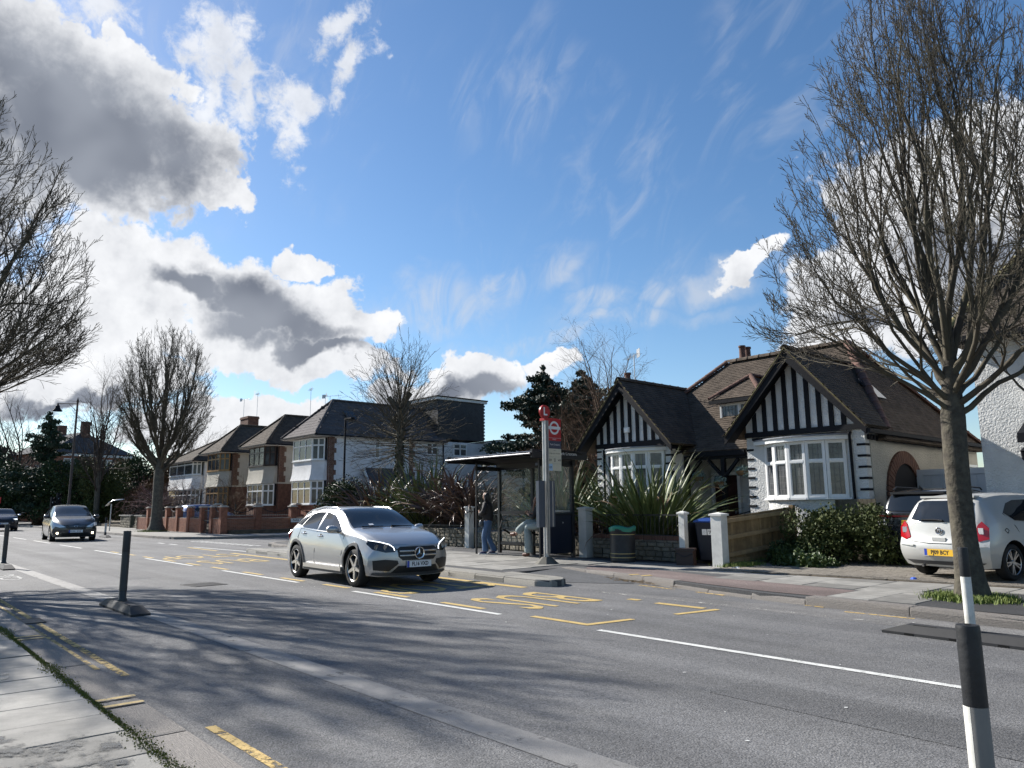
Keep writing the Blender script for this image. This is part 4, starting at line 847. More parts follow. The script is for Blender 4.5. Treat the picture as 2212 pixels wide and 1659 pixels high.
def sprout(P, rnd, pts, dirs, rad, L, lvl, cfg, f0=0.18):
    seg, upk, wan, nch, cl, a0, a1, sides = cfg[lvl][:8]; seg = len(dirs); g = rnd.gauss
    for c in range(nch):
        f = f0+(0.98-f0)*(c+rnd.random()*0.8)/nch; i = min(seg-1, int(f*seg)); t = f*seg-i; A, B = pts[i], pts[i+1]; q = [A[k]+(B[k]-A[k])*t for k in range(3)]; d = dirs[i]
        ang = rnd.uniform(a0, a1); v = (g(0,1), g(0,1), g(0,1)); o = (d[1]*v[2]-d[2]*v[1], d[2]*v[0]-d[0]*v[2], d[0]*v[1]-d[1]*v[0]); n = math.sqrt(o[0]**2+o[1]**2+o[2]**2)+1e-9; ca, sa = math.cos(ang), math.sin(ang)/n
        nd = [d[k]*ca+o[k]*sa for k in range(3)]; grow(P, rnd, q, nd, L*cl*(1.05-0.42*f)*rnd.uniform(0.7,1.25), max(rad[i]*0.55, 0.004), lvl+1, cfg)
def bez(p0, t0, T, t1, seg, rnd, wob):
    """curve from p0 (leaving along t0) to T (arriving along t1) with a slow wander"""
    L = math.dist(p0, T); c1 = [p0[k]+t0[k]*L*0.36 for k in range(3)]; c2 = [T[k]-t1[k]*L*0.36 for k in range(3)]; w = [0.0, 0.0, 0.0]; q = []
    for i in range(seg+1):
        u = i/seg; v = 1-u
        if i: w = [w[k]*0.75+rnd.gauss(0, wob*L) for k in range(3)]
        q.append(tuple(v**3*p0[k]+3*v*v*u*c1[k]+3*v*u*u*c2[k]+u**3*T[k]+w[k] for k in range(3)))
    d = []
    for A, B in zip(q, q[1:]): e = [B[k]-A[k] for k in range(3)]; n = math.sqrt(e[0]**2+e[1]**2+e[2]**2)+1e-9; d.append((e[0]/n, e[1]/n, e[2]/n))
    return q, d, L
def egg_tree(name, base, label, seed, fork, trunk_r, cz, a, up_h, low_h, prof, N=(14,70,230), twig=(9,0.42,4), mb=None, mt=None, group=None, flare=1.4, tope=1.5, rtip=0.004, thm=0.62, cat='tree', rz=0):
    """upright street tree: main limbs leave the fork and sweep up to the crown outline; ever finer branches peel off them at narrow angles.
    Outline: radius a at height cz, prof(t) above (t = 0..1 to the top), elliptical below"""
    rnd = random.Random(seed); t = empty(name, base, rz, label, cat, group); P = Poly(); pts = []; rad = []; top = fork*tope
    for i in range(15):
        f = i/14; pts.append((0.04*math.sin(4*f+seed), 0.04*math.cos(3.3*f+seed), top*f)); z = top*f
        rad.append(trunk_r*(1-0.08*f-0.62*max(0, z-fork*0.97)/(top-fork*0.97))*(1+(flare-1)*math.exp(-z*3.2))*(1+0.035*math.sin(7*f+seed)))
    P.tube(pts, rad, 16); P.build('trunk', mb or M_bark, t); C = Poly()
    def tip(k, n, s):
        f = (k+rnd.random())/n; th = 0.12+(PI*thm-0.12)*f**0.62; az = k*2.39996+rnd.uniform(-0.5,0.5); c = math.cos(th)
        if c >= 0: r = a*prof(c); z = cz+up_h*c
        else: r = a*math.sqrt(max(0, 1-c*c)); z = cz+low_h*c
        return (r*s*math.cos(az), r*s*math.sin(az), fork*1.05+(z-fork*1.05)*(0.5+0.5*s)), az
    def arrive(T):
        r = math.hypot(T[0], T[1])/a; h = max(0.0, 1.0-(T[2]-fork)/(cz+up_h-fork)); k = (0.15+0.75*h)*r; n = math.sqrt(k*k+1); ca = math.atan2(T[1], T[0]); return (k*math.cos(ca)/n, k*math.sin(ca)/n, 1/n)
    lev = []
    for k in range(N[0]):
        T, az = tip(k, N[0], rnd.uniform(0.82,0.95)); f = k/N[0]; z0 = fork*(tope*0.93-(tope*0.93-0.95)*f**0.6); out = min(1.25, 0.25+1.15*math.hypot(T[0], T[1])/max(0.5, T[2]-z0)); n = math.sqrt(out*out+1)
        q, d, L = bez((0.0,0.0,min(z0, T[2]-0.4)), (out*math.cos(az)/n, out*math.sin(az)/n, 1/n), T, arrive(T), 12, rnd, 0.007); r0 = trunk_r*rnd.uniform(0.30,0.46)*min(1.1, 0.55+L/12); rr_ = [max(rtip*1.6, r0*(1-0.93*(i/12)**0.75)) for i in range(13)]; C.tube(q, rr_, 7); lev.append((q, d, rr_))
    allb = list(lev)
    for gen, (n_, u0, u1) in enumerate(((N[1],0.10,0.62),(N[2],0.25,0.8))):
        src = lev if gen == 0 else allb; new = []; A = np.array([b_[0] for b_ in src if len(b_[0]) == len(src[0][0])])
        tips_ = np.array([b_[0][-1] for b_ in src])
        for k in range(n_):
            T, az = tip(k, n_, rnd.uniform(0.84,1.0) if rnd.random() > 0.28 else rnd.uniform(0.5,0.84)); dd = np.linalg.norm(tips_-np.array(T), axis=1); c = np.argsort(dd)[:3]; b_ = src[int(c[rnd.randrange(min(3, len(c)))])]
            m_ = len(b_[1]); i = int(rnd.uniform(u0, u1)*m_); p0 = b_[0][i]
            if p0[2] > T[2]-0.15: i = max(0, int(0.4*i)); p0 = b_[0][i]
            if p0[2] > T[2]+0.3: continue
            seg = 9 if gen == 0 else 7; q, d, L = bez(p0, b_[1][i], T, arrive(T), seg, rnd, 0.010); r0 = min(b_[2][i]*rnd.uniform(0.5,0.72), 0.05 if gen == 0 else 0.028); rr_ = [max(rtip*1.25, r0*(1-0.9*(j/seg)**0.8)) for j in range(seg+1)]; C.tube(q, rr_, 5 if gen == 0 else 4); new.append((q, d, rr_))
        allb += new
    tc_ = [(1,0,0,0,0,0,0,3),(3,0.10,0.12,twig[2],0.55,0.35,0.75,3),(2,0.08,0.14,0,0,0,0,3,rtip)]
    for q, d, rr_ in allb: sprout(C, rnd, q, d, rr_, twig[1], 0, [(len(d),0,0,twig[0],1.0,0.3,0.8,3)]+tc_[1:], 0.3)
    C.build('crown', mt or M_twig, t); return t
def bare_tree(name, base, label, seed, trunk_h, trunk_r, limbs, cfg, limb_len, ang, up_cfg=None, mb=None, mt=None, group=None, lean=(0,0), ivy=0, flare=1.5, zr=(0.55,1.25), limb=0.34):
    rnd = random.Random(seed); t = empty(name, base, 0, label, 'tree', group)
    P = Poly(); n = 10; pts = []; rad = []; top = trunk_h*1.25
    for i in range(n+1):
        f = i/n; pts.append((lean[0]*f+0.03*math.sin(5*f+seed), lean[1]*f+0.03*math.cos(4*f), top*f)); rad.append(trunk_r*(1-0.28*f)*(1+(flare-1)*math.exp(-f*14)))
    P.tube(pts, rad, 12); P.build('trunk', mb or M_bark, t); C = Poly()
    for k in range(limbs):
        f = (k+0.5)/limbs; az = k*2.39996+rnd.uniform(-0.4,0.4); el = ang[0]+(ang[1]-ang[0])*(1-f)**0.8+rnd.uniform(-0.08,0.08)
        z = trunk_h*(zr[0]+(zr[1]-zr[0])*f); tf = z/top; p = (lean[0]*tf, lean[1]*tf, z)
        d = (math.sin(el)*math.cos(az), math.sin(el)*math.sin(az), math.cos(el))
        L = (limb_len[0]+(limb_len[1]-limb_len[0])*f)*rnd.uniform(0.88,1.08); grow(C, rnd, p, d, L, trunk_r*limb*(0.8+0.4*rnd.random()), 0, cfg)
    C.build('crown', mt or M_twig, t); return t
EGG = [(10,0,0,16,0.25,0.3,0.75,6),(5,0.085,0.085,7,0.50,0.35,0.85,4),(3,0.06,0.13,5,0.50,0.35,0.95,3),(2,0.04,0.15,0,0,0,0,3)]
EGG_F = [(10,0,0,22,0.19,0.25,0.7,6),(4,0.11,0.08,11,0.55,0.3,0.75,3),(2,0.08,0.12,0,0.5,0.35,0.9,3,0.0075)]
M_dtwig = mat('dark_twig', (0.05,0.04,0.03), 0.9, col2=(0.088,0.078,0.05), vscale=1.3)
cone = lambda t: max(0.0, 1-t)**0.62
oval = lambda t: math.sqrt(max(0.0, 1-t*t))
egg_tree('hornbeam_tree', (-3.85,12.05,0.1), 'large bare upright street tree beside the white hatchback', 3, 2.7, 0.168, 4.35, 2.95, 6.5, 0.5, cone, (17,90,330), (8,0.42,4), mb=M_bark_l, mt=M_dtwig, flare=1.5, rtip=0.0036, thm=0.53)
egg_tree('hornbeam_tree', (-50.0,14.3,0.1), 'bare egg-shaped street tree in front of the red brick garden wall', 8, 3.7, 0.32, 8.7, 3.05, 4.9, 4.6, oval, (18,100,380), (10,0.5,3), mb=M_bark, mt=M_dtwig, flare=1.9, rtip=0.006, thm=0.68)
egg_tree('hornbeam_tree', (-20.6,0.55,0.08), 'bare street tree whose branches reach in from the left picture edge', 21, 3.0, 0.24, 6.3, 3.6, 5.2, 3.4, oval, (18,100,360), (11,0.5,4), mb=M_bark, mt=M_dtwig, flare=1.4, rtip=0.005)
egg_tree('birch_tree', (-3.05,14.3,0.13), 'slender pale barked bare tree at the right picture edge', 23, 2.6, 0.09, 5.5, 1.9, 4.6, 1.8, oval, (8,26,90), (8,0.42,3), mb=mat('pale_bark',(0.20,0.185,0.16),0.9,col2=(0.34,0.32,0.28),vscale=6), mt=MATS['bark'], tope=2.2)
# ---- pollarded lime with ivy
LIME = [(7,0.02,0.06,5,0.45,0.2,0.6,4),(4,0.02,0.10,3,0.5,0.3,0.8,3),(3,0.0,0.15,0,0,0,0,3,0.006)]
lime = bare_tree('pollard_tree', (-28.1,18.0,0.2), 'bare pollarded tree with ivy on its trunk in front of the white house', 5, 4.7, 0.2, 120, LIME, (2.1,3.1), (0.05,2.0), mb=M_bark, zr=(0.74,1.2), flare=1.2, limb=0.12, mt=M_dtwig)
kb = Poly(); rk = random.Random(4)
for k in range(9):
    a = k*2.4; z = 4.2+0.18*k; d = np.array((math.cos(a)*0.6, math.sin(a)*0.6, 0.75)); p = np.array((0,0,z)); L = rk.uniform(0.5,1.0); kb.tube([p, p+d*L*0.5, p+d*L], [0.13,0.11,0.13], 7)
kb.build('pollard_knuckles', M_bark, lime)
M_leaf_d = mat('dark_leaf', (0.016, 0.03, 0.009), 0.6, col2=(0.04, 0.066, 0.016), vscale=3, spec=0.3)
M_leaf_m = mat('green_leaf', (0.035, 0.062, 0.015), 0.5, col2=(0.085, 0.12, 0.03), vscale=4, spec=0.6)
M_leaf_o = mat('olive_leaf', (0.028, 0.042, 0.012), 0.65, spec=0.25, col2=(0.075, 0.09, 0.026), vscale=4)
M_leaf_r = mat('russet_leaf', (0.06, 0.036, 0.02), 0.85, spec=0.1, col2=(0.11, 0.068, 0.038), vscale=3)
M_needle = mat('conifer_needle', (0.010, 0.022, 0.014), 0.6, col2=(0.03, 0.05, 0.026), vscale=2)
def leaf_cloud(name, m, parent, blobs, n, size, seed, fold=True, squash=1.0, loc=None, inner=0.55):
    """thousands of small folded leaves through a set of ellipsoids (cx,cy,cz,rx,ry,rz)"""
    r = np.random.default_rng(seed); vol = np.array([b[3]*b[4]*b[5] for b in blobs])**0.67; ch = r.choice(len(blobs), n, p=vol/vol.sum()); B = np.array(blobs)[ch]
    u = r.normal(size=(n,3)); u /= np.linalg.norm(u, axis=1, keepdims=True); rad = (inner+(1-inner)*r.random(n)**0.6)*(1+0.10*r.normal(size=n)); c = B[:, :3]+u*B[:, 3:]*rad[:, None]
    # clumps: push points toward random clump centres so that gaps open
    t = r.normal(size=(n,3)); t /= np.linalg.norm(t, axis=1, keepdims=True); t = t*0.75+u*0.35+np.array((0,0,0.25)); t /= np.linalg.norm(t, axis=1, keepdims=True)
    s = np.cross(t, r.normal(size=(n,3))); s /= np.linalg.norm(s, axis=1, keepdims=True); nn = np.cross(t, s); L = size*(0.6+0.8*r.random(n))[:, None]
    a = c-t*L*0.5; bq = c+s*L*0.32+nn*L*0.12; d = c+t*L*0.5; e = c-s*L*0.32+nn*L*0.12
    V = np.stack([a, bq, d, e], 1).reshape(-1, 3); F = np.arange(4*n).reshape(-1, 4)
    me = bpy.data.meshes.new(name); me.vertices.add(len(V)); me.vertices.foreach_set('co', V.astype('f').ravel()); F = np.concatenate([F[:, [0,1,2]], F[:, [0,2,3]]]); me.loops.add(F.size); me.loops.foreach_set('vertex_index', F.astype('i').ravel())
    me.polygons.add(len(F)); me.polygons.foreach_set('loop_start', np.arange(0, F.size, 3, dtype='i')); me.update(); me.materials.append(m); return link(name, me, parent, loc)
leaf_cloud('ivy', M_leaf_d, lime, [(0,0,0.6+0.42*k,0.30-0.012*k,0.30-0.012*k,0.35) for k in range(10)], 5200, 0.085, 9)
# ---- shrubs
def shrub(name, base, label, m, blobs, n, size, seed, cat='shrub', stems=6, group=None, inner=0.55):
    t = empty(name, base, 0, label, cat, group); P = Poly(); r = random.Random(seed)
    for k in range(stems):
        b = r.choice(blobs); a = r.uniform(0, 6.28); q = np.array((b[0]*0.3+0.1*math.cos(a), b[1]*0.3+0.1*math.sin(a), 0)); e = np.array((b[0], b[1], b[2])); P.tube([q, (q+e)/2+np.array((0,0,0.1)), e], [0.035,0.025,0.012], 5)
    P.build('stem', M_bark, t); leaf_cloud('foliage', m, t, blobs, n, size, seed, inner=inner); return t
def blobset(seed, n, R_, H, s=0.45):
    r = random.Random(seed); out = []
    for k in range(n):
        a, q = r.uniform(0,6.28), r.random()**0.5; out.append((R_[0]*q*math.cos(a), R_[1]*q*math.sin(a), r.uniform(0.2,1)*H*(1-0.3*q), s*r.uniform(0.7,1.3), s*r.uniform(0.7,1.3), s*r.uniform(0.6,1.1)))
    return out
shrub('evergreen_hedge', (-28.9,15.95,0.15), 'rounded dark evergreen hedge at the street corner behind the silver car', M_leaf_d, blobset(3,30,(1.15,0.7),2.45,0.6), 24000, 0.08, 31, 'hedge')
shrub('evergreen_bush', (-8.0,17.0,0.13), 'broad evergreen bush below the bungalow window beside the drive', M_leaf_o, blobset(5,34,(1.15,0.7),1.35,0.42), 15000, 0.075, 32)
shrub('low_bush', (-8.75,16.2,0.13), 'low dark green plants along the foot of the wooden fence', M_leaf_d, blobset(6,16,(0.5,0.9),0.35,0.26), 5000, 0.07, 33, stems=3)
shrub('low_bush', (-8.2,15.7,0.13), 'low leafy ground cover spilling onto the block-paved drive', M_leaf_m, blobset(7,12,(0.75,0.45),0.22,0.2), 3600, 0.075, 34, stems=3)
shrub('ivy_bush', (-2.35,13.9,0.13), 'pale variegated ivy bush at the right picture edge', mat('variegated_leaf', (0.10,0.13,0.05), 0.5, col2=(0.30,0.30,0.18), vscale=9), blobset(8,14,(0.45,0.45),0.75,0.28), 4200, 0.07, 35)
shrub('porch_bush', (-11.6,18.6,0.2), 'dark bush beside the bungalow porch', M_leaf_d, blobset(9,10,(0.5,0.4),0.9,0.35), 3800, 0.07, 36)
shrub('evergreen_shrub', (-19.6,22.0,0.2), 'dark green shrub behind the right end of the bus shelter', M_leaf_d, blobset(10,14,(0.6,0.6),2.6,0.55), 6000, 0.09, 37)
# ---- grass tufts at the foot of the street tree
def tufts(name, label, pts, n, h, m, seed, cat='grass'):
    r = random.Random(seed); b = MB()
    for k in range(n):
        cx, cy, cz, sx, sy = r.choice(pts); x, y = cx+r.gauss(0, sx), cy+r.gauss(0, sy); a = r.uniform(0, 6.28); L = h*r.uniform(0.5,1.2); ln_ = r.uniform(0.1,0.6)*L; w = 0.004+0.004*r.random(); dx, dy = math.cos(a), math.sin(a)
        b.add([(x-dy*w,y+dx*w,cz),(x+dy*w,y-dx*w,cz),(x+dx*ln_*0.4+dy*w*0.7,y+dy*ln_*0.4-dx*w*0.7,cz+L*0.6),(x+dx*ln_*0.4-dy*w*0.7,y+dy*ln_*0.4+dx*w*0.7,cz+L*0.6),(x+dx*ln_,y+dy*ln_,cz+L)], [(0,1,2,3),(3,2,4)])
    o = b.build(name, m); tag(o, label, cat, kind='stuff'); return o
M_blade = mat('grass_blade', (0.09,0.13,0.02), 0.7, col2=(0.17,0.21,0.045), vscale=12)
tufts('grass_tuft', 'bright green grass around the foot of the street tree', [(-3.85+0.33*math.cos(k), 12.0+0.3*math.sin(k)-0.05, 0.11, 0.13, 0.13) for k in range(7)], 5200, 0.09, M_blade, 3)
tufts('verge_grass', 'grass growing beside the white gate post and fence foot', [(-9.25,14.45,0.12,0.16,0.12),(-9.1,14.8,0.13,0.1,0.2)], 1400, 0.1, M_blade, 4)
tufts('far_tuft', 'grass round the foot of the tree before the brick wall', [(-50.0,14.1,0.11,0.5,0.35)], 1500, 0.14, M_blade, 5)
tufts('lawn', 'patch of lawn behind the white gate posts', [(-10.2,15.9,0.2,0.4,0.35)], 2200, 0.07, M_blade, 6)
# ---- phormiums: every blade is a leaf of its own
def blade_mesh(L, w, bend, m, seed, droop=0.0):
    r = random.Random(seed); n = 9; rows = []; x = z = 0.0; a = 0.05
    for i in range(n+1):
        f = i/n; ww = w*(0.45+1.1*f if f < 0.45 else 0.95*(1-((f-0.45)/0.55)**1.7)+0.02)
        rows.append([(x, -ww/2, z+0.10*ww), (x-0.12*ww, 0, z-0.12*ww), (x, ww/2, z+0.10*ww)])
        k = bend*(0.3+1.6*f) + (droop*max(0, f-0.45)*6 if droop else 0); a += k/n; x += L/n*math.sin(a); z += L/n*math.cos(a)
    return MB().grid(rows).mesh('leaf', m, 180)
M_ph_g = mat('green_flax', (0.065,0.095,0.03), 0.5, col2=(0.145,0.165,0.058), vscale=2, spec=0.45, objvar=0.3)
M_ph_b = mat('bronze_flax', (0.055,0.034,0.03), 0.4, col2=(0.125,0.078,0.055), vscale=2, spec=0.6, objvar=0.35)
M_ph_d = mat('dead_flax', (0.20,0.13,0.07), 0.7, col2=(0.28,0.19,0.11), vscale=3, objvar=0.3)
def phormium(base, label, n, L, seed, m, spread=0.95, rad=0.35, bend=0.5, droop=0.0, dead=0.08):
    t = empty('flax_plant', base, 0, label, 'plant', 'flax plants in the front gardens'); r = random.Random(seed)
    mes = [blade_mesh(1.0, 0.07, bend*r.uniform(0.4,1.5), m, seed+k, droop*r.uniform(0.2,1.4)) for k in range(8)]; dm_ = [blade_mesh(1.0, 0.075, 1.2, M_ph_d, seed+99, 0.9)]
    for k in range(n):
        dd = r.random() < dead; me = dm_[0] if dd else r.choice(mes); a = r.uniform(0, 6.28); tl = r.random()**0.8*spread; q = rad*r.random()**0.5; s = L*r.uniform(0.6,1.08)*(1-0.18*tl)
        o = bpy.data.objects.new('leaf', me); COL.objects.link(o); o.parent = t
        o.matrix_local = Matrix.Translation((q*math.cos(a), q*math.sin(a), 0)) @ Matrix.Rotation(a+r.uniform(-0.3,0.3), 4, 'Z') @ Matrix.Rotation(tl, 4, 'Y') @ Matrix.Rotation(r.uniform(-1.2,1.2), 4, 'Z') @ Matrix.Diagonal((s, s*r.uniform(0.75,1.25) if False else 1.0*r.uniform(0.8,1.25), s, 1))
    return t
phormium((-12.75,16.2,0.3), 'large spiky green flax plant in front of the bungalow window', 298, 3.0, 1, M_ph_g, 0.9, 0.42, 0.5, 0.22)
phormium((-14.9,16.1,0.25), 'small bronze flax plant right of the bus shelter', 150, 1.5, 2, M_ph_b, 1.1, 0.3, 0.9, 0.8)
phormium((-16.6,16.6,0.4), 'green flax plant seen through the bus shelter glass', 280, 2.75, 3, M_ph_g, 0.95, 0.4, 0.4)
phormium((-15.0,17.1,0.4), 'green flax plant behind the right shelter panel', 200, 2.4, 4, M_ph_g, 1.0, 0.35, 0.5)
phormium((-21.0,16.7,0.75), 'drooping bronze flax plant left of the standing person', 295, 2.7, 5, M_ph_b, 1.05, 0.5, 0.8, 1.0)
phormium((-22.5,16.8,0.8), 'tall bronze flax plant nearest the white gate post', 290, 2.9, 6, M_ph_b, 0.95, 0.45, 0.8, 0.9)
phormium((-24.5,16.9,0.8), 'tall green flax plant between two bronze ones behind the silver car', 298, 3.1, 7, M_ph_g, 1.05, 0.5, 0.6, 0.45)
phormium((-27.0,16.5,0.7), 'bronze flax plant next to the evergreen hedge', 295, 2.9, 8, M_ph_b, 1.05, 0.6, 0.8, 0.9)
# ---- conifer, background trees and shrubs
def conifer(name, base, label, H, Rb, seed, n=90, m=None, group=None, shape=0.75, n_leaf=16000, size=0.26):
    t = empty(name, base, 0, label, 'tree', group); r = random.Random(seed); P = Poly(); P.tube([(0,0,0),(0.05,0,H*0.5),(0,0.03,H)], [0.25,0.16,0.03], 7); P.build('trunk', M_bark, t)
    B = Poly(); pts = []
    for k in range(n):
        f = ((k+0.5)/n)**0.9; z = H*(0.05+0.93*f)+r.gauss(0, 0.02*H); lump = 1+0.35*math.sin(z*1.7+seed)+0.25*math.sin(2.0*k*2.4+z); L = Rb*(1-f)**shape*r.uniform(0.5,1.2)*lump+0.2; a = k*2.4+r.uniform(-0.6,0.6); d = np.array((math.cos(a), math.sin(a), 0)); p0 = np.array((0,0,z)); dr = r.uniform(-0.12,0.22)
        c = [p0, p0+d*L*0.5+np.array((0,0,dr*0.2*L)), p0+d*L+np.array((0,0,dr*L))]; B.tube(c, [0.04,0.025,0.01], 4)
        for j in range(6):
            q = 0.2+0.8*j/5; e = r.uniform(0.7,1.3); pts.append((*(p0+d*L*q+np.array((r.gauss(0,0.1), r.gauss(0,0.1), dr*L*q*q+r.gauss(0,0.06)))), e*(0.26*L*(1-0.5*q)+0.14), e*(0.26*L*(1-0.5*q)+0.14), e*0.22))
    B.build('branches', M_bark, t); leaf_cloud('foliage', m or M_needle, t, pts, n_leaf, size, seed, inner=0.05); return t
conifer('cedar_tree', (-37.0,35.5,0), 'dark spreading conifer behind the bus stop flag', 10.9, 3.9, 12, 120, shape=0.45, n_leaf=46000, size=0.24)
conifer('cedar_tree', (-34.4,37.0,0), 'second dark conifer standing close behind the first', 10.3, 3.6, 13, 110, shape=0.45, n_leaf=40000, size=0.24)
LOOSE = [(7,0.03,0.10,9,0.5,0.4,0.9,5),(5,0.03,0.13,6,0.5,0.4,0.9,3),(3,0.02,0.15,3,0.5,0.3,0.9,3),(2,0.0,0.15,0,0,0,0,3)]
bare_tree('bare_tree', (-27.5,31.0,0), 'bare tree rising behind the chimney of the bungalow', 41, 4.2, 0.22, 16, LOOSE, (3.4,6.6), (0.1,0.85), mt=M_twig_r)
bare_tree('bare_tree', (-30.5,31.5,0), 'bare brown tree beside the dark conifer', 42, 2.6, 0.2, 16, LOOSE, (3.0,4.6), (0.2,1.1), mt=M_twig_r)
bg = 'trees behind the left bend of the road'
bare_tree('bare_tree', (-76,16.5,0.1), 'bare young tree with upright twigs left of the egg-shaped tree', 43, 5.0, 0.26, 18, LOOSE, (4.5,8.0), (0.1,0.7), mb=M_bark, group=bg)
bare_tree('bare_tree', (-100,13.5,0), 'bare gnarled tree far down the road at the left', 44, 5, 0.3, 15, LOOSE, (6,8.5), (0.2,1.0), group=bg)
bare_tree('bare_tree', (-96,6.0,0), 'bare tree behind the dark off-road car at the left edge', 45, 5, 0.3, 15, LOOSE, (6,8.5), (0.2,1.0), group=bg)
bare_tree('bare_tree', (-92,30.0,0), 'bare tree far behind the egg-shaped tree', 46, 4, 0.3, 15, LOOSE, (5,7.5), (0.2,1.0), group=bg, mt=M_twig_r)
def bushtree(base, label, m, R_, H, n, seed, size=0.22, nb_=24, s=1.1, group=bg, cat='tree', name='evergreen_tree'):
    t = empty(name, base, 0, label, cat, group); P = Poly(); P.tube([(0,0,0),(0.1,0,H*0.4),(0,0.1,H*0.8)], [0.25,0.18,0.08], 7); P.build('trunk', M_bark, t)
    leaf_cloud('crown', m, t, blobset(seed, nb_, R_, H, s), int(n*1.5), size*0.8, seed, inner=0.3); return t
bushtree((-35.6,36.4,0), 'dense dark evergreen filling the gap between the two conifers', M_needle, (2.9,2.0), 7.4, 20000, 66, 0.2, 26, 1.35, group=None)
G_n = mat('green_needle',(0.016,0.035,0.018),0.7,col2=(0.035,0.06,0.03),vscale=2)
conifer('conifer_tree', (-86,13.9,0), 'dark green conical tree above the dark hatchback', 11.0, 3.4, 51, 90, G_n, bg, 0.6)
conifer('conifer_tree', (-97,10.6,0), 'dark green conical tree farthest left along the road', 8.6, 3.2, 52, 60, G_n, bg, 0.6)
bushtree((-82.5,15.6,0), 'tall dark evergreen mass behind the street lamp', M_leaf_d, (2.4,2.0), 7.6, 12000, 53, s=1.3)
bushtree((-78,17.6,0), 'dark olive evergreen beside the bare young tree', M_leaf_o, (2.0,2.0), 6.8, 11000, 54, s=1.2)
bushtree((-91,12.4,0), 'broad dark evergreen behind the two dark cars', M_leaf_d, (2.6,2.2), 6.8, 12000, 55, s=1.4)
bushtree((-103,9.0,0), 'dark evergreen closing the left end of the road', M_leaf_d, (3.2,2.6), 7.0, 10000, 62, s=1.6)
bushtree((-83,13.9,0), 'russet leaved hedge bush behind the dark hatchback', M_leaf_r, (2.0,1.0), 1.5, 4500, 56, 0.2, 14, 0.6, name='hedge_bush', cat='shrub')
bushtree((-90,10.8,0), 'low dark hedge bush at the left bend of the road', M_leaf_d, (2.5,1.2), 1.6, 5000, 57, 0.2, 14, 0.7, name='hedge_bush', cat='shrub')
bushtree((-73,20.0,0.1), 'tangled brown shrub right of the bare young tree', M_leaf_r, (2.6,1.8), 4.4, 6500, 58, 0.2, 22, 0.9, name='tangled_shrub', cat='shrub')
bushtree((-69.5,18.8,0.1), 'brown garden shrub behind the battered stone wall', mat('brown_leaf',(0.06,0.045,0.03),0.8,col2=(0.12,0.09,0.06),vscale=4), (1.8,1.2), 2.6, 4500, 63, 0.18, 18, 0.7, name='tangled_shrub', cat='shrub')
bushtree((-84,26,0), 'russet tree crown behind the far brick house', M_leaf_r, (3.2,2.5), 7.6, 10000, 59, 0.28, 24, 1.4)
bushtree((-78,31,0), 'olive evergreen crown behind the egg-shaped tree', M_leaf_o, (3.2,2.8), 8.4, 12000, 60, 0.3, 24, 1.6)
bushtree((-92,24,0), 'dark evergreen in front of the far brick house', M_leaf_d, (3.0,2.2), 8.2, 12000, 64, 0.3, 24, 1.5)
r_w = random.Random(77); wl_b = [(0,0,0,0,0,0)]; wl_b = [(-118+0.2*k, -2+1.9*k+r_w.uniform(-2,2), r_w.uniform(1.5,7.5), r_w.uniform(2,3.4), r_w.uniform(2,3.2), r_w.uniform(1.6,2.8)) for k in range(44)]
w_o = leaf_cloud('distant_wood', mat('far_leaf',(0.03,0.035,0.022),0.8,col2=(0.075,0.07,0.045),vscale=0.4), None, wl_b, 42000, 0.5, 78, inner=0.2); tag(w_o, 'dark belt of distant trees closing the view at the left', 'wood', kind='stuff')
# bare wisteria and shrubs before the cream houses
WIS = [(7,-0.01,0.16,8,0.5,0.5,1.2,4),(5,-0.02,0.2,5,0.5,0.5,1.2,3),(3,0,0.2,0,0,0,0,3)]
bare_tree('garden_tree', (-59.5,19.0,0.3), 'low spreading bare garden tree with grey twigs behind the brick wall', 71, 1.5, 0.12, 15, WIS, (2.6,2.6), (0.7,1.5), mt=mat('grey_twig',(0.16,0.13,0.12),0.9,var=0.3), zr=(0.8,1.25))
bare_tree('garden_tree', (-64.0,18.0,0.3), 'bare pinkish garden tree left of the egg-shaped tree', 72, 1.5, 0.12, 15, WIS, (2.8,2.8), (0.7,1.5), mt=mat('pink_twig',(0.17,0.10,0.095),0.9,var=0.3), zr=(0.8,1.25))
bare_tree('garden_tree', (-53.6,20.6,0.3), 'bare climbing shrub against the brown framed bay window', 73, 1.2, 0.08, 14, WIS, (2.2,2.4), (0.3,1.2), mt=M_twig_r, zr=(0.5,1.25))

# ================================================================== walls, fences and street furniture
M_stone = mat('rubble_stone', (0.12, 0.105, 0.08), 0.9, col2=(0.24, 0.215, 0.165), vscale=7, bump=0.8, bscale=20, objvar=0.3)
M_stone_m = mat('mossy_mortar', (0.05, 0.052, 0.035), 0.95, col2=(0.11, 0.105, 0.075), vscale=5, bump=0.6)
M_iron_b = mat('black_iron', (0.012, 0.012, 0.013), 0.5)
M_wpaint = mat('white_post_paint', (0.62, 0.61, 0.57), 0.7, var=0.12, vscale=5, bump=0.2)
M_timber = mat('fence_timber', (0.16, 0.105, 0.05), 0.85, col2=(0.26, 0.175, 0.085), vscale=4, bump=0.35, bscale=30, objvar=0.25)
M_rubber = mat('black_rubber', (0.022, 0.022, 0.023), 0.7, var=0.2, vscale=8)
M_plastic = mat('black_plastic', (0.016, 0.017, 0.019), 0.5, var=0.35, vscale=7, bump=0.15, bscale=30)
stone_me = []
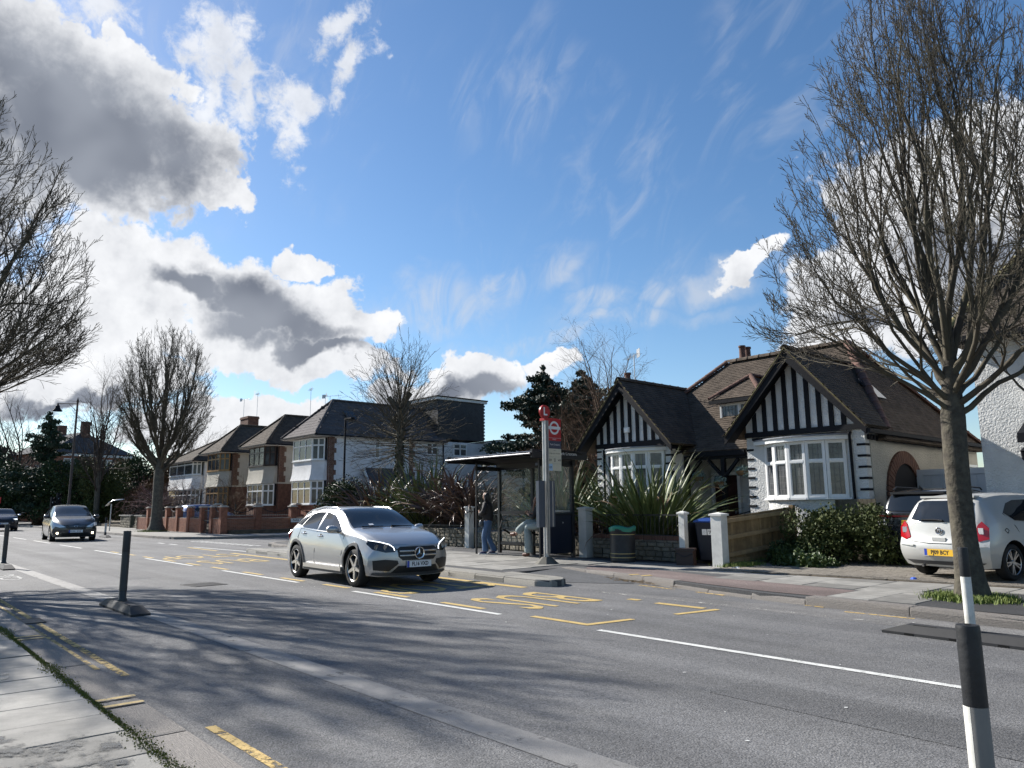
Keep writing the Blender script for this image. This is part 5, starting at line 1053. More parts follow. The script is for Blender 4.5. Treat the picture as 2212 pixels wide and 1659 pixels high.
for k in range(7):
    r = random.Random(k); b = MB(); P = []
    for x in (-0.5,0.5):
        for y in (-0.5,0.5):
            for z in (-0.5,0.5): P.append((x*(1-r.uniform(0,0.12)), y, z*(1-r.uniform(0,0.16))))
    P = [(x, y*(0.8 if y < 0 else 1), z) for x, y, z in P]; q = [0,4,6,2]
    b.add(P, [(0,4,5,1),(4,6,7,5),(6,2,3,7),(2,0,1,3),(1,5,7,3),(0,2,6,4)])
    c = [(P[i][0]*0.72, -0.52-0.03*r.random(), P[i][2]*0.72) for i in (0,4,5,1)]; b2 = MB(); b2.v = P+c; f = (0,4,5,1)
    b2.f = [(4,6,7,5),(6,2,3,7),(2,0,1,3),(1,5,7,3),(0,2,6,4),(8,9,10,11)]+[(f[i], f[(i+1)%4], 8+(i+1)%4, 8+i) for i in range(4)]; b2.m = [0]*10
    stone_me.append(b2.mesh('stone', M_stone))
def stone_wall(name, a, b, z0, z1, label, seed, thick=0.3, coping=None, limit=300, sw=0.24, sh=0.115):
    r = random.Random(seed); a, b = Vector((*a,0)), Vector((*b,0)); L = (b-a).length; ang = math.atan2(b.y-a.y, b.x-a.x)
    t = empty(name, (a.x, a.y, 0), ang, label, 'wall'); MB().bx(0,L,0.03,thick,z0,z1).build('wall_core', M_stone_m, t); xf = []; z = z0+0.005
    while z < z1-0.03:
        h = min(sh*r.uniform(0.7,1.3), z1-z); x = 0
        while x < L-0.03:
            w = min(sw*r.uniform(0.5,1.6), L-x); xf.append(Matrix.Translation((x+w/2, 0.035+r.uniform(-0.012,0.01), z+h/2)) @ Matrix.Rotation(r.uniform(-0.05,0.05),4,'Y') @ Matrix.Diagonal((w*0.95, 0.11, h*0.93, 1))); x += w
        z += h
    pieces(t, 'stone', stone_me, xf, limit=limit)
    if coping == 'brick':
        n = int(L/0.082); pieces(t, 'coping_brick', [unit_box(M_brick_d)], [Matrix.Translation(((k+0.5)*L/n, 0.12, z1+0.052)) @ Matrix.Rotation(r.gauss(0,0.03),4,'Z') @ Matrix.Diagonal((L/n*0.88,0.24,0.1,1)) for k in range(n)])
    return t
stone_wall('stone_garden_wall', (-13.75,14.9), (-10.75,14.85), 0.12, 0.62, 'low rubble stone garden wall with brick coping behind the litter bin', 1, coping='brick')
stone_wall('stone_garden_wall', (-20.0,15.85), (-14.0,14.95), 0.12, 0.62, 'low rubble stone garden wall seen through the bus shelter', 2)
stone_wall('stone_garden_wall', (-29.5,15.15), (-20.35,15.85), 0.12, 0.72, 'rubble stone garden wall under the flax plants behind the silver car', 3)
stone_wall('stone_garden_wall', (-65.0,15.9), (-61.8,15.8), 0.12, 1.0, 'battered grey stone wall left of the gap beyond the brick wall', 4, limit=60, sw=0.4, sh=0.2)
stone_wall('stone_garden_wall', (-60.2,15.75), (-58.3,15.7), 0.12, 1.0, 'short grey stone wall abutting the red brick garden wall', 5, limit=40, sw=0.4, sh=0.2)
for i, (xa, xb, y) in enumerate(((-65.0,-61.8,15.85),(-60.2,-58.3,15.72))): tag(MB().bx(xa-0.05,xb+0.05,y-0.08,y+0.35,1.0,1.08).build('wall_coping', M_conc), ('pale coping on the battered stone wall', 'pale coping on the short stone wall')[i], 'coping')
def railing(a, b, z0, z1, label, step=0.13, base=0.1):
    a, b = Vector((*a,0)), Vector((*b,0)); L = (b-a).length; ang = math.atan2(b.y-a.y, b.x-a.x); t = empty('railing', (a.x,a.y,0), ang, label, 'railing')
    MB().bx(0,L,-0.018,0.018,z1-0.03,z1).build('top_rail', M_iron_b, t); MB().bx(0,L,-0.015,0.015,z0+base,z0+base+0.025).build('bottom_rail', M_iron_b, t)
    me = MB().tube([(0,0,z0),(0,0,z1-0.03)], 0.008, 5).mesh('baluster', M_iron_b); n = int(L/step)
    for k in range(n+1): link('baluster', me, t, (L*k/n, 0, 0))
    return t
railing((-13.6,15.02), (-10.8,14.97), 0.62, 1.24, 'black iron railing on the stone wall in front of the green flax')
railing((-19.9,15.98), (-14.1,15.1), 0.62, 1.22, 'black iron railing on the stone wall behind the bus shelter', 0.2)
railing((-29.3,15.3), (-20.4,16.0), 0.72, 1.3, 'black iron railing on the stone wall behind the silver car', 0.2)
def post(x, y, z1, w, label, cap=0.03, z0=0.1, m=None, name='gate_post'):
    t = empty(name, (x,y,z0), 0.03, label, 'post'); MB().bx(-w/2,w/2,-w/2,w/2,0,z1-z0-0.05).build('shaft', m or M_wpaint, t)
    b = MB(); c = w/2+cap; b.bx(-c,c,-c,c,z1-z0-0.05,z1-z0-0.01); b.add([(-c,-c,z1-z0-0.01),(c,-c,z1-z0-0.01),(c,c,z1-z0-0.01),(-c,c,z1-z0-0.01),(0,0,z1-z0+0.03)], [(0,1,4),(1,2,4),(2,3,4),(3,0,4)]); b.build('cap', m or M_wpaint, t); return t
post(-20.18,15.75,1.48,0.22,'white square post left of the standing person'); post(-10.62,14.62,1.30,0.15,'slim white gate post left of the blue lidded bin'); post(-9.52,14.42,1.27,0.26,'broad white gate post at the end of the wooden fence'); post(-13.95,14.85,1.42,0.27,'pale concrete post right of the bus shelter', m=mat('pale_concrete',(0.5,0.49,0.45),0.8,var=0.1))
MB().bx(-10.555,-10.535,14.7,15.3,0.2,1.05).build('iron_gate', M_iron_b); tag(bpy.data.objects['iron_gate'], 'narrow black iron gate standing open behind the slim white post', 'gate')
# --- wooden fence
fn = empty('wooden_fence', (-9.5,14.62,0.12), R(90), 'low wooden feather-edge fence with three rails beside the drive', 'fence')
ftop = lambda x: 1.06+0.075*x
MB().bx(0,2.95,-0.02,0.02,0.0,0.16).build('gravel_board', M_timber, fn)
for k in range(31):
    x = 0.02+k*0.0955; MB().prism([(x,0.012,0.16),(x+0.105,0.0,0.16),(x+0.105,0.0,ftop(x)),(x,0.012,ftop(x))], (0,0.014,0)).build('board', M_timber, fn, recalc=True)
for z in (0.24,0.62,0.98): MB().bar((0,-0.03,z),(2.95,-0.03,z+0.19),0.06,0.085).build('rail', mat('new_rail_timber', (0.30,0.21,0.11), 0.85, var=0.2, vscale=5, bump=0.3), fn)
MB().bx(2.9,3.02,-0.08,0.04,0,1.32).build('end_post', M_timber, fn); MB().bx(1.42,1.5,-0.01,0.09,0,1.1).build('middle_post', M_timber, fn)
f2 = empty('wooden_fence', (-8.6,18.0,0.12), R(0), 'weathered wooden fence panel half hidden behind the evergreen bush', 'fence')
for k in range(10): MB().bx(k*0.1,k*0.1+0.095,0,0.015,0,1.45).build('board', mat('weathered_timber', (0.10,0.085,0.06), 0.9, var=0.3, vscale=5), f2)
# --- red brick corner wall with piers
def brick_run(t, x0, x1, z0, z1, th, m=None, seed=1, limit=60):
    MB().bx(x0,x1,0.012,th-0.012,z0,z1).build('wall_core', M_mortar, t); xf = []; r = random.Random(seed); j = 0; z = z0
    while z < z1-0.05:
        x = x0-(0.115 if j % 2 else 0)
        while x < x1:
            a, b = max(x, x0), min(x+0.22, x1)
            if b-a > 0.04: xf.append(Matrix.Translation(((a+b)/2, th/2, z+0.035)) @ Matrix.Diagonal((b-a, th+0.006*r.random(), 0.066, 1)))
            x += 0.23
        z += 0.076; j += 1
    pieces(t, 'brick', [unit_box(m or M_brick)], xf, limit=limit, stuffname='bricks')
M_capstone = mat('pier_cap', (0.42,0.38,0.33), 0.85, var=0.15)
def pier(t, x, z1, w=0.34, th=0.215):
    b = MB(); b.bx(x-w/2,x+w/2,-0.065,th+0.065,0,z1); b.build('pier', M_brick, t)
    c = MB(); c.bx(x-w/2-0.05,x+w/2+0.05,-0.11,th+0.11,z1,z1+0.06); c.bx(x-w/2+0.02,x+w/2-0.02,-0.04,th+0.04,z1+0.06,z1+0.1); c.build('pier_cap', M_capstone, t)
def hoop(t, x0, x1, z0, z1, th=0.1):
    c = (x0+x1)/2; w = (x1-x0)/2; b = MB(); b.tube([(x0,th,z1),(c-w*0.5,th,z1-0.22),(c,th,z1-0.3),(c+w*0.5,th,z1-0.22),(x1,th,z1)], 0.02, 6); b.tube([(x0,th,z0+0.05),(x1,th,z0+0.05)], 0.015, 5)
    n = int((x1-x0)/0.13)
    for k in range(1, n):
        x = x0+(x1-x0)*k/n; zz = z1-0.3+0.3*((x-c)/w)**2; b.tube([(x,th,z0+0.05),(x,th,zz)], 0.008, 4)
    b.build('iron_infill', M_iron_b, t)
bw = empty('brick_garden_wall', (-41.6,15.2,0.1), R(180), 'red brick garden wall with capped piers and iron hoops facing the main road', 'wall')
px_ = [0.0,1.45,3.1,5.3,7.4,9.5,13.6]
# local +x runs away from the corner, so flip the depth: the wall stands behind the pavement edge
bw.location.y = 15.42
brick_run(bw, 0, 1.45, 0, 0.86, 0.215, seed=1, limit=60); brick_run(bw, 3.1, 16.2, 0, 0.86, 0.215, seed=2, limit=240)
for x in px_: pier(bw, x, 1.46)
for a, b in zip(px_[2:], px_[3:]): hoop(bw, a+0.17, b-0.17, 0.86, 1.5)
hoop(bw, 0.17, 1.28, 0.86, 1.5)
gq = empty('iron_gate', (-44.0,15.3,0.1), 0, 'narrow iron gate between two piers of the red brick wall', 'gate'); b = MB()
[b.tube([(x,0,0.1),(x,0,1.3)], 0.012, 4) for x in np.linspace(-0.55,0.55,9)]; b.build('gate_bars', M_iron_b, gq); b = MB(); b.bx(-0.58,0.58,-0.02,0.02,0.1,0.14); b.bx(-0.58,0.58,-0.02,0.02,0.7,0.75); b.bx(-0.58,0.58,-0.02,0.02,1.26,1.3); b.build('gate_rails', M_iron_b, gq)
bw2 = empty('brick_garden_wall', (-41.6,15.3,0.1), R(90), 'red brick garden wall with street name plate running up the side street', 'wall')
brick_run(bw2, 0.1, 14, 0, 0.86, 0.215, seed=3, limit=240)
for x in (2.0,4.1,6.2,8.3,10.4): pier(bw2, x, 1.46)
for a, b in ((0.2,2.0),(2.0,4.1),(4.1,6.2),(6.2,8.3)): hoop(bw2, a+0.17, b-0.17, 0.86, 1.45)
bw3 = empty('brick_garden_wall', (-44.8,18.2,0.3), R(90), 'inner red brick wall with piers in front of the cream houses', 'wall')
brick_run(bw3, -2.0, 4, 0, 0.8, 0.215, seed=4, limit=60); [pier(bw3, x, 1.4) for x in (-2.0,0.4,3.0)]
sg = empty('street_sign', (-41.36,19.15,0.78), R(90), 'white street name plate reading PARK CRESCENT on the brick wall', 'sign')
MB().bx(0,1.5,-0.03,-0.008,-0.12,0.12).build('plate', mat('sign_white', (0.72,0.72,0.70), 0.5), sg); M_signblack = mat('sign_black', (0.01,0.01,0.012), 0.5)
text_obj('lettering', 'PARK CRESCENT', 0.185, M_signblack, sg, (0.75,-0.0315,0.0), FACE_NY, 0.92, 0.004)
fr_ = MB(); [fr_.bx(*q) for q in ((0,1.5,-0.034,-0.0305,0.105,0.12),(0,1.5,-0.034,-0.0305,-0.12,-0.105),(0,0.015,-0.034,-0.0305,-0.105,0.105),(1.485,1.5,-0.034,-0.0305,-0.105,0.105))]; fr_.build('border', M_signblack, sg)
# --- bins
lb = empty('litter_bin', (-12.05,14.12,0.11), 0.4, 'round black litter bin with gold bands and green liner on the pavement', 'litter bin')
b = MB(); b.lathe((0,0,0), [(0.0,0.0),(0.295,0.0),(0.31,0.03),(0.305,0.08),(0.3,0.1),(0.3,0.68),(0.315,0.70),(0.32,0.78),(0.315,0.83),(0.27,0.84),(0.26,0.8),(0.25,0.3)], 28); b.build('body', M_plastic, lb, 35)
g_ = mat('gold_band', (0.42,0.33,0.13), 0.45)
for z in (0.115,0.205,0.655): MB().lathe((0,0,z), [(0.3005,0),(0.304,0.003),(0.304,0.015),(0.3005,0.018)], 28).build('band', g_, lb, 35)
b = MB(); r = random.Random(3); rows = []
for k, (rr_, zz) in enumerate(((0.318,0.74),(0.326,0.80),(0.322,0.845),(0.29,0.855),(0.26,0.80),(0.24,0.55))): rows.append([(rr_*(1+0.02*math.sin(5*t+k)+0.012*r.random())*math.cos(t), rr_*(1+0.02*math.sin(5*t+k))*math.sin(t), zz+0.02*math.sin(3*t+0.6)*(1 if k < 4 else 0)) for t in [2*PI*i/30 for i in range(30)]])
b.grid(rows, closed=True); b.build('bin_liner', mat('green_liner', (0.02,0.20,0.13), 0.4), lb, 180)
def wheelie(x, y, z, rz, label):
    t = empty('wheeled_bin', (x,y,z), rz, label, 'bin'); rows = []
    for zz, w, d, dy in ((0.06,0.42,0.44,0.06),(0.10,0.44,0.50,0.04),(0.85,0.54,0.64,0.0),(0.94,0.57,0.68,0.0)): rows.append([(-w/2,-d/2+dy,zz),(-w/2+0.04,-d/2-0.03+dy,zz),(w/2-0.04,-d/2-0.03+dy,zz),(w/2,-d/2+dy,zz),(w/2,d/2+dy,zz),(-w/2,d/2+dy,zz)])
    b = MB(); b.grid(rows, closed=True); b.poly(rows[0][::-1]); b.build('body', mat('bin_body', (0.012,0.015,0.025), 0.5), t); b = MB()
    b.grid([[(-0.3,-0.38,0.945),(0.3,-0.38,0.945),(0.3,0.36,0.945),(-0.3,0.36,0.945)],[(-0.3,-0.385,0.975),(0.3,-0.385,0.975),(0.3,0.36,1.0),(-0.3,0.36,1.0)],[(-0.26,-0.33,1.0),(0.26,-0.33,1.0),(0.25,0.3,1.04),(-0.25,0.3,1.04)]], closed=True); b.poly([(-0.26,-0.33,1.0),(0.26,-0.33,1.0),(0.25,0.3,1.04),(-0.25,0.3,1.04)]); b.build('lid', mat('blue_lid', (0.012,0.05,0.22), 0.45), t, recalc=True)
    for s in (-1,1): MB().lathe((s*0.24,0.3,0.1), [(0.0,-0.03),(0.1,-0.03),(0.1,0.03),(0.0,0.03)], 14, axis='X').build('wheel', M_rubber, t, 40)
    MB().tube([(-0.2,0.38,0.98),(-0.2,0.44,1.0),(0.2,0.44,1.0),(0.2,0.38,0.98)], 0.016, 6).build('handle', MATS['bin_body'], t)
    st = MB(); st.poly([(-0.11,-0.356,0.66),(-0.005,-0.356,0.66),(-0.005,-0.364,0.79),(-0.11,-0.364,0.79)]); st.poly([(0.012,-0.356,0.66),(0.117,-0.356,0.66),(0.117,-0.364,0.79),(0.012,-0.364,0.79)]); st.build('number_sticker', mat('sticker_white', (0.7,0.7,0.68), 0.5), t)
    text_obj('house_number', '8', 0.13, mat('faded_ink', (0.5,0.5,0.5), 0.6), t, (-0.057,-0.3625,0.725), FACE_NY); text_obj('house_number', '9', 0.13, M_signblack, t, (0.065,-0.3625,0.725), FACE_NY); return t
wheelie(-10.2,15.1,0.12,0.35,'dark wheeled bin with blue lid and number stickers between the gate posts')
b = MB(); b.prism([(-0.19,-0.15,0.0),(0.19,-0.15,0),(0.2,0.15,0),(-0.2,0.15,0)], (0,0,0.33)); sb = empty('storage_caddy', (-10.36,14.32,0.11), 0.4, 'small dark brown lidded caddy at the foot of the slim gate post', 'caddy'); b.build('body', mat('caddy_brown', (0.035,0.022,0.02), 0.5), sb, recalc=True); MB().bx(-0.22,0.22,-0.17,0.17,0.335,0.385).build('lid', MATS['caddy_brown'], sb); MB().tube([(-0.19,-0.16,0.28),(0,-0.19,0.2),(0.19,-0.16,0.28)],0.01,5).build('handle', M_plastic, sb)
# --- wand bollards
M_grey_sheet = mat('grey_sheeting', (0.17,0.165,0.155), 0.5, var=0.1, vscale=4); M_white_sheet = mat('white_sheeting', (0.46,0.45,0.41), 0.5, col2=(0.68,0.67,0.62), vscale=6)
def rubber_base(t, L, w, h, name='base'):
    b = MB(); e = 0.24; P = [(-L/2,-w/2,0),(L/2,-w/2,0),(L/2,w/2,0),(-L/2,w/2,0),(-L/2,-w/2,0.03),(L/2,-w/2,0.03),(L/2,w/2,0.03),(-L/2,w/2,0.03),(-L/2+e,-w/2+0.05,h),(L/2-e,-w/2+0.05,h),(L/2-e,w/2-0.05,h),(-L/2+e,w/2-0.05,h)]
    b.add(P, [(0,1,5,4),(1,2,6,5),(2,3,7,6),(3,0,4,7),(4,5,9,8),(5,6,10,9),(6,7,11,10),(7,4,8,11),(8,9,10,11)]); o = b.build(name, M_rubber, t)
    n = int(L/0.45)
    for k in range(n):
        x = -L/2+0.3+k*(L-0.6)/max(1, n-1); MB().bx(x-0.05,x+0.05,-w/2-0.002,-w/2+0.02,0.003,0.026).build('drain_slot', mat('slot_black', (0.003,0.003,0.003), 1), o)
    for x in (-L/2+0.45, L/2-0.45): MB().bx(x-0.12,x+0.12,-w/2+0.055,-w/2+0.075,h-0.004,h+0.004).build('joint_rib', MATS['slot_black'], o)
    return o
def wand(x, y, z, H, label, L=1.75, off=0.0, bands=True, r=0.052, rz=0.0, lean=0.0, split=False, dark=False):
    t = empty('wand_bollard', (x,y,z), rz, label, 'bollard', 'wand bollards along the cycle lanes')
    if L: rubber_base(t, L, 0.26, 0.12).location.x = off
    z0 = 0.11 if L else 0.0; top = z0+H
    def sh(a, b, rad, m, nm, a0=0, a1=2*PI):
        o = MB(); o.lathe((0,0,0), [(rad,a),(rad,b)], 20, a0=a0, a1=a1); q = o.build(nm, m, t, 40); q.rotation_euler = (0, lean, 0); return q
    pb = MB(); pb.lathe((0,0,0), [(r*1.25,z0),(r*1.25,z0+0.03),(r,z0+0.05),(r,top-0.31),(r*1.04,top-0.305),(r*1.04,top-0.012),(r*0.99,top),(0.0,top)], 22); q = pb.build('post', M_plastic if not dark else mat('weathered_plastic', (0.03,0.032,0.033), 0.5, var=0.3, vscale=5), t, 35); q.rotation_euler = (0, lean, 0)
    if split: sh(z0+0.16, top-0.306, r+0.002, M_grey_sheet, 'sheeting', R(-100), R(152)); sh(z0+0.16, top-0.306, r+0.0025, M_white_sheet, 'sheeting', R(152), R(260))
    elif bands: sh(z0+0.16, top-0.306, r+0.002, M_white_sheet, 'sheeting')
    else: sh(z0+0.16, top-0.306, r+0.002, mat('dull_sheeting', (0.045,0.046,0.045), 0.5, var=0.2), 'sheeting')
    pl = MB(); pl.lathe((0,0,top+0.0005), [(0.0,0.002),(0.012,0.002),(0.012,0)], 10); pl.build('cap_plug', MATS['slot_black'], t)
    return t
wand(-1.12,3.4,0.0,0.86,'black topped white wand bollard, nearest of all, at the lower right', 1.75, 0.5, split=True, r=0.042)
wand(-12.35,3.13,0.0,1.03,'dark wand bollard on a long rubber base in the tree shadow', 1.75, 0.1, bands=False, dark=True)
wand(-23.4,3.05,0.0,1.0,'dull grey wand bollard cut by the left picture edge', 1.75, 0.1, bands=False, dark=True)
wand(-2.95,9.05,0.0,0.98,'black and white wand bollard on the rubber kerb before the street tree', 0, 0, bands=True, r=0.048)
wand(-45.4,10.4,0.0,0.95,'distant black and white wand bollard right of the dark hatchback', 1.5, 0.0, bands=True)
ks = empty('rubber_kerb', (-2.9,9.06,0), R(-3.5), 'long black rubber lane separator beside the far kerb', 'kerb'); rubber_base(ks, 2.0, 0.26, 0.11, 'module').location.x = 0.05; rubber_base(ks, 2.0, 0.26, 0.11, 'module').location.x = 2.06
# --- bus stop
M_alu = mat('brushed_post', (0.40,0.40,0.39), 0.42, 0.75, var=0.12, vscale=6); M_redsign = mat('sign_red', (0.42,0.018,0.02), 0.4); M_dkblue = mat('sign_slate', (0.045,0.055,0.085), 0.45); M_cream = mat('sign_cream', (0.56,0.52,0.40), 0.5); M_ltblue = mat('sign_lightblue', (0.36,0.52,0.70), 0.5); M_wsign = MATS['sign_white']
bs_ = empty('bus_stop_post', (-12.95,12.42,0.11), 0, 'tall grey bus stop post with red roundel flag and letter L disc', 'bus stop')
b = MB(); b.lathe((0,0,0), [(0.064,0.0),(0.064,3.42),(0.0,3.43)], 16); b.build('post', M_alu, bs_, 40)
MB().bx(0.04,0.085,-0.055,-0.02,0.25,3.4).build('post_channel', M_alu, bs_); MB().bx(0.06,0.083,0.018,0.05,0.25,3.4).build('post_channel', M_alu, bs_)
for z in (0.55,1.2,1.85,2.5,3.2): MB().lathe((0.086,-0.037,z+0.1), [(0.0,0.006),(0.014,0.006),(0.014,0)], 8, axis='X').build('bolt', M_steel, bs_)
b = MB(); b.lathe((0,0,0), [(0.30,0.0),(0.27,0.03),(0.16,0.13),(0.11,0.17),(0.075,0.17)], 8); b.build('foot', mat('foot_grey', (0.09,0.085,0.07), 0.8, var=0.3), bs_, 20)
MB().bx(-0.085,0.085,-0.085,0.085,3.40,3.46).build('collar', M_redsign, bs_)
def disc(cx, y, z, r, th, m, nm, par, n=32, ry=None):
    o = MB(); o.lathe((cx-th/2,y,z), [(0.0,0),(r,0),(r,th),(0.0,th)], n, axis='X'); q = o.build(nm, m, par, 35); return q
d_ = disc(0, 0.0, 3.62, 0.165, 0.05, M_redsign, 'letter_disc', bs_); text_obj('letter', 'L', 0.27, M_wsign, d_, (0.0265,0.005,3.62), FACE_PX, 1.0, 0.008)
fl = MB(); fl.bx(-0.014,0.014,0.09,0.54,2.93,3.48); fl = fl.build('flag', M_redsign, bs_)
rg = MB(); cy_, cz_ = 0.315, 3.245; ro, ri = 0.165, 0.115
for k in range(36):
    t0, t1 = 2*PI*k/36, 2*PI*(k+1)/36; rg.poly([(0.0152,cy_+r_*math.cos(t),cz_+r_*math.sin(t)) for r_, t in ((ri,t0),(ro,t0),(ro,t1),(ri,t1))])
rg.build('roundel_ring', M_wsign, fl); MB().poly([(0.0165,cy_-0.205,cz_-0.036),(0.0165,cy_+0.205,cz_-0.036),(0.0165,cy_+0.205,cz_+0.036),(0.0165,cy_-0.205,cz_+0.036)]).build('roundel_bar', M_wsign, fl)
MB().poly([(0.0155,0.09,2.995),(0.0155,0.54,2.995),(0.0155,0.54,3.0),(0.0155,0.09,3.0)]).build('rule', M_wsign, fl)
text_obj('lettering', 'BUSES', 0.045, M_wsign, fl, (0.0155,0.315,2.965), FACE_PX, 1.0)
e_ = MB().bx(-0.014,0.014,0.09,0.54,2.74,2.925).build('name_plate', M_dkblue, bs_); text_obj('lettering', 'Park Crescent', 0.058, M_wsign, e_, (0.0155,0.325,2.835), FACE_PX, 0.95)
e_ = MB().bx(-0.014,0.014,0.09,0.54,2.545,2.735).build('route_panel', M_cream, bs_); text_obj('lettering', 'towards', 0.03, M_signblack, e_, (0.0155,0.315,2.69), FACE_PX); text_obj('lettering', 'Chase Farm Hospital', 0.05, M_signblack, e_, (0.0155,0.315,2.62), FACE_PX, 0.88)
for k, (y0, t_) in enumerate(((0.09,'329'),(0.2415,'School\nbuses\nonly'),(0.393,'W8'))):
    e_ = MB().bx(-0.014,0.014,y0,y0+0.147,2.37,2.54).build('route_panel', M_cream, bs_); text_obj('lettering', t_, 0.075 if k != 1 else 0.03, M_signblack, e_, (0.0155,y0+0.073,2.455), FACE_PX, 0.85, 0.001)
for k, y0 in enumerate((0.09,0.2415,0.393)):
    e_ = MB().bx(-0.014,0.014,y0,y0+0.147,2.20,2.365).build('route_panel', M_ltblue if k == 0 else M_cream, bs_)
    if k == 0: text_obj('lettering', 'N29', 0.075, M_dkblue, e_, (0.0155,y0+0.073,2.28), FACE_PX, 0.85, 0.001)
for z in (3.3,2.85,2.3): MB().bx(-0.03,0.03,0.06,0.095,z,z+0.04).build('bracket', M_steel, bs_)
tcs = MB(); tcs.bx(-0.05,0.05,-0.27,-0.08,0.86,1.95); tcs.bx(-0.05,0.05,0.08,0.26,0.86,1.95); tcs.build('timetable_case', mat('case_slate', (0.06,0.075,0.10), 0.45), bs_); MB().bx(0.03,0.056,0.17,0.20,0.87,1.94).build('case_hinge', M_alu, bs_)
# --- bus shelter
M_shel = mat('shelter_black', (0.010,0.011,0.014), 0.45); M_sglass = mat('shelter_glass', (0.22,0.27,0.27), 0.03, alpha=0.13, spec=1.0)
sh = empty('bus_shelter', (-15.7,13.85,0.115), 0, 'black framed glass bus shelter with curved grey canopy and perch seat', 'bus shelter')
def sbox(nm, x0, x1, y0, y1, z0, z1, m=None, par=None): return MB().bx(x0,x1,y0,y1,z0,z1).build(nm, m or M_shel, par or sh)
# local: x -1.6..1.6, y -0.75 front .. +0.75 back
for x in (-1.53,-0.06,1.50): sbox('post', x-0.045,x+0.045,0.71,0.80,0,2.52)
sbox('front_post', -1.5,-1.455,-0.2,-0.155,0,2.62); sbox('front_post', 1.455,1.50,-0.45,-0.40,0,2.55)
sbox('header', -1.6,1.6,0.70,0.80,2.43,2.62); sbox('side_header', -1.52,-1.46,-0.2,0.70,2.4,2.52); sbox('side_header', 1.455,1.53,-0.40,0.70,2.4,2.55)
for x0, x1 in ((-1.485,-0.105),(-0.015,1.455)):
    sbox('back_rail', x0,x1,0.725,0.785,1.13,1.22); sbox('back_rail', x0,x1,0.725,0.785,0.24,0.32)
    sbox('glass_panel', x0,x1,0.75,0.762,1.221,2.429,M_sglass); sbox('glass_panel', x0,x1,0.75,0.762,0.321,1.129,M_sglass)
sbox('glass_panel', -1.494,-1.482,-0.155,0.71,0.3,2.4,M_sglass)
sbox('glass_panel', 1.478,1.49,-0.40,0.71,1.16,2.4,M_sglass); sbox('end_panel', 1.465,1.50,-0.40,0.71,0.12,1.1,mat('end_panel_navy',(0.012,0.016,0.03),0.4)); sbox('end_rail', 1.46,1.505,-0.40,0.71,1.1,1.16)
cn = MB(); rows = []; ro_ = []
for i in range(13):
    f = i/12; y = -0.98+2.1*f; z = 2.60+0.16*math.sin(PI*(0.12+0.8*f)); rows.append([(-1.9+0.03*math.sin(PI*f),y,z+0.05),(-1.88,y,z+0.07),(1.72,y,z+0.07),(1.76+0.1*math.sin(PI*f),y,z+0.05)]); ro_.append([(-1.9+0.03*math.sin(PI*f),y,z+0.049),(-1.86,y,z-0.035),(1.70,y,z-0.035),(1.76+0.1*math.sin(PI*f),y,z+0.049)])
cn.grid(rows); cn.build('canopy', mat('canopy_grey', (0.12,0.125,0.13), 0.5, 0.1, var=0.2, vscale=3), sh, 30); MB().grid([r_[::-1] for r_ in ro_]).build('canopy_soffit', M_shel, sh, 30)
MB().tube([(-1.9,-0.99,2.68),(1.74,-0.99,2.68)], 0.024, 10).build('canopy_edge', mat('edge_alu', (0.22,0.22,0.23), 0.4, 0.6), sh, 40)
sbox('canopy_end', 1.70,1.78,-0.95,1.08,2.58,2.80); sbox('canopy_end', -1.90,-1.86,-0.95,1.08,2.6,2.78)
text_obj('lettering', 'Park Crescent', 0.13, M_wsign, sh, (1.7815,0.35,2.72), FACE_PX, 0.9)
st_ = MB(); st_.poly([(0.12,0.698,2.5),(0.34,0.698,2.5),(0.34,0.698,2.575),(0.12,0.698,2.575)]); st_.build('route_sticker', mat('sticker_slate',(0.10,0.14,0.2),0.5), sh); MB().poly([(0.345,0.6975,2.5),(0.56,0.6975,2.5),(0.56,0.6975,2.575),(0.345,0.6975,2.575)]).build('route_sticker', M_redsign, sh)
MB().poly([(0.45,0.722,1.135),(0.63,0.722,1.135),(0.63,0.722,1.215),(0.45,0.722,1.215)]).build('notice_sticker', mat('sticker_blue',(0.05,0.22,0.62),0.4), sh); sbox('rail_trim', -0.01,1.45,0.715,0.725,1.205,1.225,M_steel)
b = MB(); b.bx(-0.95,1.3,0.22,0.60,0.70,0.735); b.build('seat', mat('seat_black',(0.02,0.021,0.024),0.3), sh)
for x in (-0.9,0.15,1.2): b = MB(); b.tube([(x,0.74,0.55),(x,0.6,0.58),(x,0.35,0.70)],0.03,7); b.build('seat_bracket', M_shel, sh); x < -0.5 and MB().tube([(x,0.55,0.735),(x,0.5,0.95),(x,0.3,0.95),(x,0.22,0.735)],0.016,7).build('armrest', M_shel, sh, 40)
